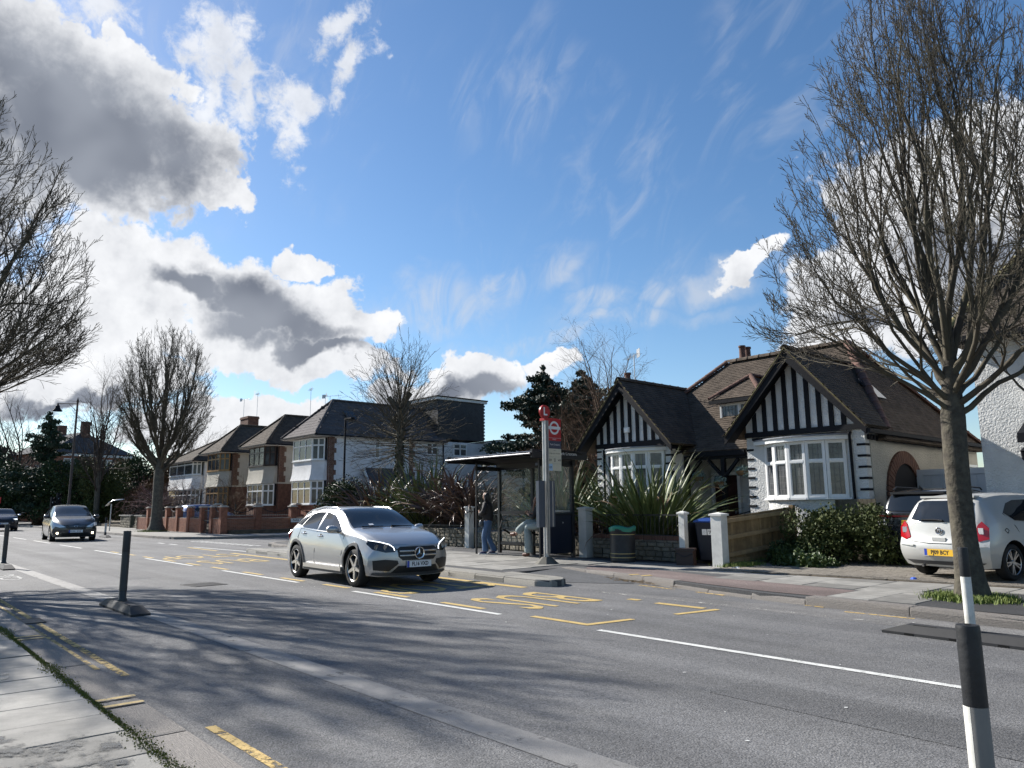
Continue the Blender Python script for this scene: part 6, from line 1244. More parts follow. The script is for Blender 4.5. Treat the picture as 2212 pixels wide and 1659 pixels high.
# --- lamp posts, signals and signs
lp = empty('lamp_post', (-37.5,20.4,0.1), 0, 'slim black modern street lamp in front of the white corner house', 'street lamp'); b = MB(); b.lathe((0,0,0),[(0.1,0),(0.1,1.2),(0.065,1.3),(0.055,6.3)],12); b.build('column', M_black, lp, 30); b = MB(); b.box((0.25,0.1,6.34),(0.8,0.24,0.08)); b.build('lantern', M_black, lp)
lo = empty('lamp_post', (-68.6,12.9,0.1), 0, 'tall heritage street lamp with bracket arm and bell lantern at the left', 'street lamp'); b = MB(); b.lathe((0,0,0),[(0.16,0),(0.16,1.5),(0.10,1.6),(0.075,10.1),(0.11,10.15),(0.05,10.35),(0.0,10.55)],12); b.build('column', mat('lamp_brown',(0.06,0.04,0.03),0.6), lo, 30)
b = MB(); b.tube([(0,0,9.95),(-0.9,-1.15,9.98)],0.035,6); b.tube([(0,0,9.3),(-0.4,-0.5,9.9)],0.02,5); b.build('bracket', M_black, lo); b = MB(); b.lathe((-0.95,-1.22,9.2),[(0.0,0.85),(0.05,0.8),(0.08,0.66),(0.15,0.6),(0.18,0.42),(0.36,0.2),(0.38,0.15),(0.2,0.15)],16); b.build('lantern', M_black, lo, 30)
for i, (x, y, zt) in enumerate(((-69.9,12.4,2.75),(-70.2,12.05,2.45))):
    t = empty('signal_head', (x,y,0.1), R(15), ('black traffic signal post seen from the side above the dark hatchback', 'second black traffic signal just left of the first')[i], 'traffic signal'); b = MB(); b.cyl((0,0,0),0.05,zt-0.8,8); b.build('post', M_black, t); MB().bx(-0.12,0.12,-0.15,0.15,zt-0.95,zt).build('signal_box', M_black, t)
    for k in range(3): MB().lathe((0.1,0,zt-0.2-k*0.28), [(0.11,0),(0.12,0.2)], 12, axis='X', a0=0, a1=PI).build('hood', M_steel if k % 2 else M_black, t)
t = empty('advert_panel', (-87.4,14.95,0.1), 0.9, 'tall dark panel with pale left edge in front of the evergreens', 'panel'); MB().bx(-0.55,0.55,-0.1,0.1,2.8,4.9).build('panel', M_black, t); MB().bx(-0.6,-0.555,-0.11,0.11,2.8,4.9).build('edge_strip', M_steel, t); MB().bx(-0.1,0.1,-0.06,0.06,0,2.8).build('leg', M_black, t)
t = empty('bent_sign', (-54.0,12.6,0.1), 0.75, 'bent silver plate on a thin post beyond the distant bollard', 'sign'); b = MB(); b.cyl((0,0,0),0.035,1.75,8); b.build('post', M_steel, t); b = MB(); b.grid([[(-0.42,-0.03,1.62),(-0.2,0.0,1.86),(0.1,0.03,1.97),(0.75,0.05,2.03)],[(-0.42,0.3,1.66),(-0.2,0.28,1.93),(0.1,0.26,2.05),(0.75,0.2,2.06)]]); o = b.build('plate', mat('bright_alu',(0.6,0.6,0.6),0.25,0.8), t, 180); md = o.modifiers.new('thickness','SOLIDIFY'); md.thickness = 0.02
t = empty('red_sign', (-73.0,8.65,0.1), 0.5, 'red sign with pale outlines behind the dark off-road car at the left edge', 'sign'); MB().cyl((0,0,0),0.04,2.0,8).build('post', M_steel, t); b = MB(); b.bx(-0.5,0.38,-0.03,0.03,1.95,2.45); b.bx(-0.5,0.05,-0.03,0.03,2.45,2.72); b.build('plate', M_redsign, t); b = MB(); b.tube([(0.05,-0.04,2.02),(0.3,-0.04,2.02),(0.3,-0.04,2.3),(0.12,-0.04,2.34)],0.03,6); b.tube([(-0.4,-0.04,2.02),(-0.05,-0.04,2.02),(-0.05,-0.04,2.35)],0.03,6); b.build('outline', mat('pale_pink',(0.7,0.35,0.33),0.5), t)
# --- far brick house at the bend
fh = empty('brick_house', (-113,21,0), R(12), 'far red brick house with tall chimneys behind the trees at the left', 'house'); MB().bx(-6,6,-5,5,0,8.6).build('wall', M_brick, fh)
b = MB(); b.add([(-6.4,-5.4,8.6),(6.4,-5.4,8.6),(6.4,5.4,8.6),(-6.4,5.4,8.6),(-3,0,11.6),(3,0,11.6)], [(0,1,5,4),(1,2,5),(2,3,4,5),(3,0,4)]); b.build('roof', mat('slate_roof',(0.07,0.073,0.08),0.9,var=0.2,spec=0.1), fh)
for x in (-4.6,-3.4,3.6): MB().bx(x-0.32,x+0.32,-0.5,0.5,9.5,12.9).build('chimney', M_brick_d, fh)
for x in (-3.5,0,3.2): 
    for z in (1.2,5.4): window(fh, (x-0.7,-5.02), (x+0.7,-5.02), z, z+1.7, 2, 0.6, M_upvc, M_net)
for y in (-2.5,2.0): window(fh, (6.02,y-0.8), (6.02,y+0.8), 6.2, 7.9, 2, 0.6, M_upvc, M_net); window(fh, (6.02,y-0.8), (6.02,y+0.8), 1.8, 3.6, 2, 0.6, M_upvc, M_net)
MB().bx(6.0,6.25,-5.2,5.2,8.2,8.5).build('fascia', M_soffit, fh)
# --- porch bits: hanging baskets, bench; litter
for i, (x, z) in enumerate(((-12.95,2.28),(-12.25,2.12),(-11.5,2.4))):
    t = empty('hanging_basket', (x,18.7,z), 0, ('hanging basket of pale leaves left of the front door', 'hanging basket of pale leaves in front of the door post', 'hanging basket beside the right gable')[i], 'hanging basket', 'hanging baskets at the porch')
    b = MB(); b.lathe((0,0,-0.14), [(0.0,0.0),(0.09,0.01),(0.16,0.08),(0.18,0.14)], 12); b.build('basket', mat('coir',(0.13,0.085,0.045),0.95,var=0.2), t, 40); b = MB()
    for k in range(3): a = k*2.1; b.tube([(0.16*math.cos(a),0.16*math.sin(a),0),(0,0,0.42)],0.004,3)
    b.build('chain', M_iron_b, t); leaf_cloud('foliage', mat('basket_leaf',(0.10,0.16,0.12),0.6,col2=(0.30,0.38,0.36),vscale=20), t, [(0,0,0.05,0.2,0.2,0.12),(0.08,0,-0.06,0.14,0.14,0.14),(-0.1,0.02,-0.03,0.12,0.12,0.1)], 420, 0.06, 5+i, inner=0.3)
t = empty('garden_bench', (-11.75,19.3,0.2), 0.1, 'small black cast iron bench in the bungalow porch', 'bench'); MB().bx(-0.4,0.4,-0.2,0.2,0.5,0.54).build('seat', M_iron_b, t); b = MB()
for k in range(6): x = -0.36+k*0.145; b.tube([(x,0.2,0.54),(x+0.04,0.22,0.75),(x,0.22,1.0)],0.012,5)
b.tube([(-0.4,0.2,0.98),(0,0.22,1.08),(0.4,0.2,0.98)],0.018,6); b.build('backrest', M_iron_b, t)
for s in (-1,1): MB().tube([(s*0.4,0.2,0.8),(s*0.42,-0.05,0.82),(s*0.42,-0.2,0.72),(s*0.4,-0.18,0.5)],0.016,6).build('armrest', M_iron_b, t); [MB().tube([(s*0.36,y,0.5),(s*0.38,y,0.0)],0.018,6).build('leg', M_iron_b, t) for y in (-0.17,0.17)]
o = MB().lathe((-5.4,14.05,0.135),[(0.0,0.05),(0.035,0.045),(0.06,0.015),(0.055,0.0)],9).build('blue_litter', mat('blue_plastic',(0.03,0.10,0.5),0.4), None, 30); tag(o, 'small blue plastic lid lying at the edge of the drive', 'litter')
b = MB(); r = random.Random(9); [b.add([(-8.9+r.gauss(0,0.05),14.0+r.gauss(0,0.04),0.14+0.04*r.random()) for _ in range(3)], [(0,1,2)]) for _ in range(14)]; o = b.build('crumpled_wrapper', mat('wrapper',(0.6,0.63,0.66),0.5)); tag(o, 'crumpled pale wrapper on the pavement near the fence', 'litter')

# ================================================================== cars
M_tyre = mat('tyre_rubber', (0.012,0.012,0.012), 0.8, bump=0.2, bscale=60)
M_alloy = mat('alloy', (0.60,0.58,0.55), 0.28, 0.9); M_alloy_d = mat('dark_alloy', (0.22,0.22,0.225), 0.35, 0.8)
M_carglass = mat('car_glass', (0.010,0.013,0.016), 0.03, spec=0.75); M_trim = mat('car_trim', (0.014,0.014,0.015), 0.5); M_well = mat('well_gap_black', (0.004,0.004,0.004), 1.0)
M_clad = mat('grey_cladding', (0.06,0.06,0.062), 0.6); M_chrome = mat('chrome', (0.75,0.75,0.76), 0.12, 1.0); M_lamp = mat('lamp_glass', (0.02,0.021,0.024), 0.06, spec=0.8); M_lampclear = mat('clear_lamp', (0.55,0.57,0.60), 0.1, 0.5)
M_drl = mat('daylight_lamp', (0.9,0.9,0.95), 0.3, emit=((0.9,0.95,1.0), 1.3)); M_red = mat('red_lamp', (0.35,0.006,0.01), 0.12, coat=0.5); M_platew = mat('plate_white', (0.68,0.69,0.70), 0.4); M_platey = mat('plate_yellow', (0.68,0.40,0.03), 0.4); M_euro = mat('plate_blue', (0.015,0.05,0.35), 0.4)
M_fog = mat('lit_fog_lamp', (1,0.85,0.6), 0.3, emit=((1.0,0.82,0.55), 5.0))
def paint(name, c, rough=0.3, metal=0.5): return mat(name, c, rough, metal, coat=0.6, var=0.02, vscale=1.5)
def lerpk(keys, x):
    xs_ = [k[0] for k in keys]; ys_ = [k[1] for k in keys]
    if x <= xs_[0]: return ys_[0]
    if x >= xs_[-1]: return ys_[-1]
    for i in range(len(xs_)-1):
        if x <= xs_[i+1]:
            # monotone cubic
            def sl(j):
                if j <= 0 or j >= len(xs_)-1: return 0.0 if False else (ys_[min(j+1, len(xs_)-1)]-ys_[max(j-1, 0)])/(xs_[min(j+1, len(xs_)-1)]-xs_[max(j-1, 0)])
                a = (ys_[j]-ys_[j-1])/(xs_[j]-xs_[j-1]); b = (ys_[j+1]-ys_[j])/(xs_[j+1]-xs_[j])
                return 0.0 if a*b <= 0 else 2*a*b/(a+b)
            h = xs_[i+1]-xs_[i]; t = (x-xs_[i])/h; m0, m1 = sl(i)*h, sl(i+1)*h
            return (2*t**3-3*t**2+1)*ys_[i]+(t**3-2*t**2+t)*m0+(-2*t**3+3*t**2)*ys_[i+1]+(t**3-t**2)*m1
class Car:
    def __init__(s, name, loc, rz, label, L, P, pm, zb=0.2, wheel=(1.33,-1.37,0.345,0.79), nose=(0.42,0.24), nprof=None, rprof=None, cat='car'):
        s.e = empty(name, loc, rz, label, cat); s.P = P; s.L = L; s.hl = L/2; s.zb = zb; s.pm = pm; s.W = wheel; s.nose = nose; s.nprof = nprof or [(0.2,-0.10),(0.36,-0.02),(0.5,0.0),(0.66,-0.015),(0.85,-0.09),(1.0,-0.2)]; s.rprof = rprof or [(0.2,0.1),(0.38,0.01),(0.55,0.0),(0.8,0.04),(1.0,0.06)]
    def sec(s, x):
        P = s.P; g = lambda k: lerpk(P[k], x); wm, wb, zb_, zt, we, ze, zbot = g('wm'), g('wb'), g('zbelt'), g('zt'), g('we'), g('ze'), s.zb
        wb = min(wb, wm); zm = 0.55*zb_
        pts = [(0,zbot),(wm*0.80,zbot),(wm*0.93,zbot+0.015),(wm*0.965,zbot+0.10),(wm*0.985,zbot+0.2),(wm,zm),(wm-0.004,zm+(zb_-zm)*0.45),(wb+0.012,zb_-0.045),(wb,zb_),
               (wb+(we-wb)*0.3+0.012,zb_+(ze-zb_)*0.33),(wb+(we-wb)*0.66+0.012,zb_+(ze-zb_)*0.68),(we,ze),(we-0.05*we,ze+(zt-ze)*0.42),(we*0.82,ze+(zt-ze)*0.7),(we*0.5,ze+(zt-ze)*0.93),(0,zt)]
        return pts
    def warp(s, x, y, z):
        hl = s.hl; x0 = hl-0.95
        if x > x0: f = (x-x0)/0.95; x = x-s.nose[0]*min(1.3, abs(y)/0.9)**2.8*f**1.3+lerpk(s.nprof, z)*f**3
        x1 = -hl+0.8
        if x < x1: f = (x1-x)/0.8; x = x+s.nose[1]*min(1.3, abs(y)/0.9)**2.8*f**1.3+lerpk(s.rprof, z)*f**3
        return (x, y, z)
    def side_y(s, x, z):
        p = s.sec(x)[3:13]
        for (y0, z0), (y1, z1) in zip(p, p[1:]):
            if z0 <= z <= z1: return y0+(y1-y0)*(z-z0)/max(1e-6, z1-z0)
        return p[0][0] if z < p[0][1] else p[-1][0]
    def top_z(s, x, y):
        p = s.sec(x)[8:][::-1]; y = abs(y)
        for (y0, z0), (y1, z1) in zip(p, p[1:]):
            if y0 <= y <= y1: return z0+(z1-z0)*(y-y0)/max(1e-6, y1-y0)
        return p[-1][1]
    def body(s, n=72):
        xs_ = [-s.hl+s.L*(0.5-0.5*math.cos(PI*i/n))*0.35+s.L*i/n*0.65 for i in range(n+1)]
        rows = []; sub = 2
        for x in xs_:
            p = s.sec(x); q = []
            for i in range(len(p)-1):
                for k in range(sub): t = k/sub; q.append((p[i][0]+(p[i+1][0]-p[i][0])*t, p[i][1]+(p[i+1][1]-p[i][1])*t))
            q.append(p[-1]); ring = [(x, y, z) for y, z in q]+[(x, -y, z) for y, z in q[1:-1]][::-1]; rows.append([s.warp(*v) for v in ring])
        b = MB(); b.grid(rows, closed=True); nr = len(rows[0])
        for r_, x, fl in ((rows[0], xs_[0], False), (rows[-1], xs_[-1], True)):
            h = len(q); cols = 10
            def row(i):
                y, z = (q_ := s.secpt(x, i, sub)); return [s.warp(x, y*(1-2*c/cols), z) for c in range(cols+1)]
            grid = [row(i) for i in range(h)]
            b.grid(grid if fl else [g[::-1] for g in grid])
        me = b.mesh('body', [s.pm, M_well]); bm = bmesh.new(); bm.from_mesh(me); bmesh.ops.remove_doubles(bm, verts=bm.verts, dist=0.0008); bmesh.ops.dissolve_degenerate(bm, edges=bm.edges, dist=0.0005); bmesh.ops.recalc_face_normals(bm, faces=bm.faces); bm.to_mesh(me); bm.free()
        o = bpy.data.objects.new('body', me); COL.objects.link(o)
        fa, ra, wr, tr = s.W; ct = MB()
        for ax in (fa, ra): ct.lathe((ax, -1.2, wr+0.01), [(0.0,0.0),(wr+0.055,0.0),(wr+0.055,0.66),(0.0,0.66)], 28, axis='Y', mi=1); ct.lathe((ax, 0.54, wr+0.01), [(0.0,0.0),(wr+0.055,0.0),(wr+0.055,0.66),(0.0,0.66)], 28, axis='Y', mi=1)
        cm = ct.mesh('cut', [s.pm, M_well]); bm = bmesh.new(); bm.from_mesh(cm); bmesh.ops.remove_doubles(bm, verts=bm.verts, dist=0.0005); bmesh.ops.recalc_face_normals(bm, faces=bm.faces); bm.to_mesh(cm); bm.free()
        co = bpy.data.objects.new('cut', cm); COL.objects.link(co); md = o.modifiers.new('b', 'BOOLEAN'); md.operation = 'DIFFERENCE'; md.object = co; md.solver = 'EXACT'
        dg = bpy.context.evaluated_depsgraph_get(); nm = bpy.data.meshes.new_from_object(o.evaluated_get(dg)); bpy.data.objects.remove(o); bpy.data.objects.remove(co)
        nm.polygons.foreach_set('use_smooth', [True]*len(nm.polygons)); nm.set_sharp_from_angle(angle=R(32)); return link('body', nm, s.e)
    def secpt(s, x, i, sub):
        p = s.sec(x); k, t = divmod(i, sub)
        if k >= len(p)-1: return p[-1]
        t /= sub; return (p[k][0]+(p[k+1][0]-p[k][0])*t, p[k][1]+(p[k+1][1]-p[k][1])*t)
    @staticmethod
    def span(poly, u):
        zs = []
        for i in range(len(poly)):
            (a, b), (c, d) = poly[i], poly[(i+1) % len(poly)]
            if min(a, c)-1e-9 <= u <= max(a, c)+1e-9:
                if abs(c-a) < 1e-9: zs += [b, d]
                else: zs.append(b+(d-b)*(u-a)/(c-a))
        return min(zs), max(zs)
    def cols(s, poly, n):
        us = sorted(set([p[0] for p in poly]+[min(p[0] for p in poly)+(max(p[0] for p in poly)-min(p[0] for p in poly))*i/n for i in range(n+1)])); out = []
        for u in us: a, b = s.span(poly, u); out.append((u, a, b))
        return out
    def patch(s, where, poly, m, name, off=0.006, side=1, n=14, rows=5, parent=None, inset=0.012):
        g = []
        def pt(u, v, o):
            if where == 'side': return s.warp(u, side*(s.side_y(u, v)+o), v)
            if where == 'front': q = s.warp(s.hl, u, v); return (q[0]+o, q[1]*(1+o*0.3), q[2])
            if where == 'rear': q = s.warp(-s.hl, u, v); return (q[0]-o, q[1]*(1+o*0.3), q[2])
        for u, a, b in s.cols(poly, n): g.append([pt(u, a, off-inset)]+[pt(u, a+(b-a)*k/rows, off) for k in range(rows+1)]+[pt(u, b, off-inset)])
        e0 = [(p[0], p[1], p[2]) for p in g[0]]; mb_ = MB()
        fl = {'side': side < 0, 'front': False, 'rear': True}[where]
        mb_.grid(g if fl else [r_[::-1] for r_ in g]); return mb_.build(name, m, parent or s.e, 40, recalc=False)
    def top(s, x0, x1, yl, m, name, off=0.006, n=12, parent=None, curve=0.0):
        g = []
        for i in range(n+1):
            row = []
            for j in range(13):
                v = -1+2*j/12; x = x0+(x1-x0)*i/n+curve*v*v*(-1)*(1 if i == 0 else (0.6 if i == n else 0.8)); y = v*lerpk(yl, x); w = s.warp(x, y, s.top_z(x, y)); row.append((w[0], w[1], w[2]+off))
            g.append(row)
        return MB().grid(g if x1 > x0 else g[::-1]).build(name, m, parent or s.e, 180)
    def wheels(s, spokes=5, m=None, width=0.215, yaw=0.0, twin=False):
        fa, ra, wr, tr = s.W; key = ('wheel', wr, spokes, (m or M_alloy).name)
        ty = MB(); w = width; ty.lathe((0,-w/2,0), [(wr*0.70,0.015),(wr*0.74,0.0),(wr*0.93,0.005),(wr*0.985,0.02),(wr,0.05),(wr,w-0.05),(wr*0.985,w-0.02),(wr*0.93,w-0.005),(wr*0.74,w),(wr*0.70,w-0.015)], 36, axis='Y'); tme = ty.mesh('wheel', M_tyre, 35)
        rm = MB(); R0 = wr*0.71; rm.lathe((0,-w/2,0), [(R0,0.012),(R0*0.965,0.006),(R0*0.935,0.014)], 32, axis='Y'); rm.lathe((0,-w/2,0), [(R0*0.935,0.014),(R0*0.92,w-0.02),(R0,w-0.01)], 32, axis='Y', mi=1); rm.lathe((0,-w/2+0.09,0), [(0.0,0.0),(R0*0.94,0.0)], 24, axis='Y', mi=1); rm.lathe((0,-w/2+0.012,0), [(0.0,0.004),(R0*0.17,0.0),(R0*0.2,0.03),(R0*0.22,0.07)], 16, axis='Y')  # barrel and back disc near-black: shade behind the spokes put in as colour
        for k in range(spokes):
            for dd in ((-0.16,0.16) if twin else (0,)):
                a = 2*PI*k/spokes+dd+PI/2; ca, sa = math.cos(a), math.sin(a); wi, wo = R0*(0.15 if not twin else 0.07), R0*(0.10 if not twin else 0.06)
                def P_(r_, t_, y): return (r_*ca-t_*sa, -w/2+y, r_*sa+t_*ca)
                rm.add([P_(R0*0.12,-wi,0.02),P_(R0*0.12,wi,0.02),P_(R0*0.95,wo*0.8,0.012),P_(R0*0.95,-wo*0.8,0.012),P_(R0*0.12,-wi*1.2,0.07),P_(R0*0.12,wi*1.2,0.07),P_(R0*0.95,wo*1.2,0.055),P_(R0*0.95,-wo*1.2,0.055)], [(0,3,2,1),(0,1,5,4),(1,2,6,5),(2,3,7,6),(3,0,4,7)])
        rme = rm.mesh('rim', [m or M_alloy, M_well], 30)
        for ax, yw in ((fa, yaw), (ra, 0)):
            for sd in (-1, 1):
                o = link('wheel', tme, s.e, (ax, sd*tr, wr)); o.rotation_euler = (0, 0.4*ax, yw+(PI if sd > 0 else 0)); link('rim', rme, o)
    def arches(s, m, w=0.05, sides=(-1, 1)):
        fa, ra, wr, tr = s.W
        for ax in (fa, ra):
            for sd in sides:
                g = []
                for k in range(21):
                    t = R(-8)+R(196)*k/20; row = []
                    for rr_, o in ((wr+0.045,0.012),(wr+0.055,0.02),(wr+0.05+w,0.018),(wr+0.06+w,-0.005)):
                        x, z = ax+rr_*math.cos(t), max(s.zb+0.01, wr+0.01+rr_*math.sin(t)); row.append(s.warp(x, sd*(s.side_y(x, max(z, s.zb+0.11))+o), z))
                    g.append(row)
                MB().grid(g if sd > 0 else [q[::-1] for q in g]).build('arch_trim', m, s.e, 40)
    def mirrors(s, x, z, y, m):
        for sd in (-1, 1):
            b = MB(); g = []
            for t, r_ in ((0.0,0.3),(0.05,0.85),(0.13,1.0),(0.2,0.9),(0.235,0.35)):
                g.append([(x+0.085*r_*math.cos(a)-0.2*t, sd*(y+t), z+0.012+0.075*r_*math.sin(a)+0.02*t) for a in [2*PI*k/12 for k in range(12)]])
            b.grid(g if sd < 0 else [q[::-1] for q in g], closed=True); b.poly(g[0]); b.poly(g[-1]); o = b.build('wing_mirror', m, s.e, 60); MB().bar((x,sd*(y-0.07),z-0.05),(x,sd*(y+0.05),z-0.035),0.07,0.03).build('mirror_foot', M_trim, o)
    def handle(s, x, z, m, sides=(-1, 1)):
        for sd in sides:
            y = sd*(s.side_y(x, z)+0.018); b = MB(); b.tube([(x-0.11,y-sd*0.02,z),(x-0.08,y,z),(x+0.08,y,z),(x+0.11,y-sd*0.02,z)],[0.012,0.017,0.017,0.012],8); o = b.build('door_handle', m, s.e, 40); y2 = sd*(s.side_y(x, z)+0.002); c = MB(); c.lathe((x+0.02,y2,z-0.005),[(0.0,0.0),(0.05,0.0005*sd)],12,axis='Y'); c.build('handle_cup', M_trim, o)
    def plate(s, where, txt, z, m, w=0.52, h=0.112, blue=True, y=0.0, off=0.02, blur=None):
        q = s.warp(s.hl if where == 'front' else -s.hl, 0.16, z); sg_ = 1 if where == 'front' else -1; x = q[0]+sg_*off; b = MB(); b.bx(x-0.006,x+0.006,y-w/2,y+w/2,z-h/2,z+h/2); o = b.build('number_plate', m, s.e)
        Mx = Matrix(((0,0,1),(1,0,0),(0,1,0))) if sg_ > 0 else Matrix(((0,0,-1),(-1,0,0),(0,1,0)))
        if txt:
            t = text_obj('plate_lettering', txt, h*0.86, M_signblack, o, (x+sg_*0.0075, y+(0.02*sg_ if blue else 0), z), Mx, 0.86, 0.003)
        if blur:
            c = MB(); r_ = random.Random(4); [c.bx(x+sg_*0.0065,x+sg_*0.0075,y-w*0.42+k*w*0.105,y-w*0.42+k*w*0.105+0.03,z-h*0.25,z+h*0.25) for k in range(8) if k != 4]; c.build('plate_smudge', mat('plate_grey',(0.25,0.26,0.28),0.6), o)
        if blue: c = MB(); c.bx(x+sg_*0.0062,x+sg_*0.0072,*( (y-w/2,y-w/2+0.05) if sg_ > 0 else (y+w/2-0.05,y+w/2) ),z-h/2,z+h/2); c.build('plate_band', M_euro, o)
        return o
    def seam(s, pts, side, m=None):
        """thin dark shut line following the body side"""
        P3 = [s.warp(x, side*(s.side_y(x, z)+0.0015), z) for x, z in pts]; MB().tube(P3, 0.0065, 4).build('shut_line', m or M_well, s.e)

# ---------------------------------------------------------------- silver SUV
silver = paint('silver_paint', (0.40,0.405,0.41), 0.36, 0.72)
GLA = dict(zt=[(-2.21,0.92),(-2.12,0.98),(-2.02,1.06),(-1.80,1.30),(-1.68,1.385),(-1.3,1.445),(-0.5,1.487),(0.0,1.468),(0.22,1.435),(0.95,1.095),(1.15,1.045),(1.6,0.985),(1.95,0.90),(2.12,0.83),(2.21,0.77)],
           zbelt=[(-2.21,0.86),(-2.0,0.99),(-1.4,1.035),(-0.5,1.00),(0.4,0.965),(1.0,0.94),(1.6,0.885),(2.0,0.80),(2.21,0.72)],
           wm=[(-2.21,0.83),(-1.7,0.885),(-1.0,0.902),(0.5,0.902),(1.4,0.895),(2.0,0.88),(2.21,0.86)],
           wb=[(-2.21,0.72),(-1.9,0.80),(-1.2,0.845),(0,0.855),(0.9,0.85),(1.5,0.83),(2.0,0.79),(2.21,0.75)],
           we=[(-2.21,0.60),(-2.0,0.62),(-1.75,0.57),(-1.2,0.60),(-0.4,0.625),(0.2,0.625),(0.6,0.69),(0.95,0.76),(1.3,0.75),(1.8,0.72),(2.21,0.66)],
           ze=[(-2.21,0.90),(-2.05,1.02),(-1.80,1.22),(-1.4,1.345),(-0.5,1.40),(0.1,1.385),(0.55,1.22),(0.95,1.03),(1.3,0.985),(1.7,0.925),(2.05,0.83),(2.21,0.75)])
suv = Car('silver_suv', (-13.95,8.08,0), R(-2.6), 'silver compact SUV driving past the bus stop', 4.42, GLA, silver, zb=0.21, wheel=(1.33,-1.37,0.348,0.785))
suv.body(); suv.wheels(5, M_alloy); suv.arches(M_clad, 0.055)
suv.top(0.98, 0.20, [(0.15,0.575),(0.55,0.645),(1.0,0.71)], M_carglass, 'windscreen', 0.008, curve=0.05); suv.top(-2.06, -1.80, [(-2.1,0.56),(-1.8,0.52)], M_carglass, 'rear_window', 0.008)
for sd in (-1,1):
    suv.patch('side', [(0.72,1.005),(0.36,1.195),(0.10,1.315),(-0.32,1.375),(-0.36,1.02),(0.3,0.995)], M_carglass, 'side_window', 0.006, sd)
    suv.patch('side', [(-0.40,1.378),(-0.42,1.025),(-1.12,1.055),(-1.22,1.09),(-1.05,1.335),(-0.75,1.375)], M_carglass, 'side_window', 0.006, sd)
    suv.patch('side', [(-1.27,1.10),(-1.10,1.325),(-1.42,1.255),(-1.70,1.13)], M_carglass, 'quarter_window', 0.006, sd)
    yy = [(x, sd*(suv.side_y(x, z)+0.012), z) for x, z in ((0.78,0.975),(0.2,0.98),(-0.5,1.005),(-1.2,1.045),(-1.72,1.115))]; MB().tube([suv.warp(*p) for p in yy], 0.009, 6).build('waist_trim', M_chrome, suv.e, 60)
    rl = [(x, sd*0.60, suv.top_z(x, 0.60)+h_) for x, h_ in ((0.12,0.01),(-0.05,0.045),(-0.6,0.055),(-1.2,0.05),(-1.5,0.01))]; MB().tube(rl, 0.017, 7).build('roof_rail', M_chrome, suv.e, 60)
    suv.seam([(0.86,0.93),(0.84,0.6),(0.72,0.34)], sd); suv.seam([(-0.38,1.0),(-0.40,0.6),(-0.44,0.34)], sd); suv.seam([(-1.22,1.04),(-1.3,0.85),(-1.02,0.55),(-0.98,0.36)], sd)
    st_ = MB(); st_.box((0.0,sd*0.905,0.30),(1.75,0.05,0.075)); st_.build('side_step', M_alloy, suv.e); sl_ = MB(); sl_.box((0.0,sd*0.885,0.245),(1.85,0.06,0.06)); sl_.build('sill_trim', M_clad, suv.e)
    # headlamp with bright daylight strip
    q = [(sd*y, z) for y, z in ((0.42,0.70),(0.50,0.775),(0.66,0.835),(0.83,0.87),(0.865,0.80),(0.80,0.70),(0.62,0.645),(0.47,0.65))]
    hl_ = suv.patch('front', q, M_lamp, 'headlamp', 0.010, 1, 12, 5); dr_ = [(sd*0.83,0.865),(sd*0.68,0.832),(sd*0.55,0.79),(sd*0.485,0.735),(sd*0.475,0.68)]
    MB().tube([(lambda w: (w[0]+0.02, w[1], w[2]))(suv.warp(2.21, y, z)) for y, z in dr_], 0.008, 6).build('daylight_strip', M_drl, hl_, 60)
    for yy_ in (0.60,0.73): w = suv.warp(2.21, sd*yy_, 0.735); MB().lathe((w[0]+0.002,w[1],w[2]), [(0.0,0.012),(0.045,0.010),(0.055,0.014),(0.055,0)], 14, axis='X').build('lamp_lens', M_alloy_d, hl_, 60)
    suv.patch('front', [(sd*y, z) for y, z in ((0.42,0.50),(0.40,0.44),(0.55,0.31),(0.78,0.33),(0.80,0.50),(0.62,0.52))], M_trim, 'side_intake', 0.006, 1, 10, 4)
    suv.patch('rear', [(sd*y, z) for y, z in ((0.50,0.82),(0.52,0.92),(0.72,0.99),(0.80,0.90),(0.78,0.78))], M_red, 'tail_lamp', 0.012); suv.patch('side', [(-2.14,0.80),(-2.13,0.95),(-1.95,1.0),(-1.86,0.97),(-2.0,0.82)], M_red, 'tail_lamp', 0.010, sd)
gr_ = suv.patch('front', [(-0.42,0.705),(-0.40,0.565),(-0.33,0.50),(0.33,0.50),(0.40,0.565),(0.42,0.705),(0.36,0.745),(-0.36,0.745)], M_trim, 'grille', 0.008, 1, 14, 5)
for z in (0.585,0.665):
    for a, b_ in ((-0.385,-0.1),(0.1,0.385)): MB().tube([(lambda w: (w[0]+0.016, w[1], w[2]))(suv.warp(2.21, a+(b_-a)*k/6, z)) for k in range(7)], 0.016, 6).build('grille_slat', M_alloy, gr_, 60)
em = suv.warp(2.21, 0, 0.625)[0]+0.03; b = MB(); b.lathe((em,0,0.625),[(0.086,0),(0.095,0.012),(0.105,0.012),(0.108,0),(0.086,0)],30,axis='X'); e_ = b.build('badge_ring', M_chrome, suv.e, 60)
MB().lathe((em-0.004,0,0.625),[(0.0,0.0),(0.09,0.0)],24,axis='X').build('badge_back', M_trim, e_)
b = MB()
for k in range(3):
    a = PI/2+2*PI*k/3; c_, s_ = math.cos(a), math.sin(a); b.add([(em+0.004,c_*0.088,0.625+s_*0.088),(em+0.004,-s_*0.022,0.625+c_*0.022),(em+0.004,s_*0.022,0.625-c_*0.022),(em+0.016,0,0.625)], [(0,1,3),(0,3,2)])
b.build('badge_star', M_chrome, e_)
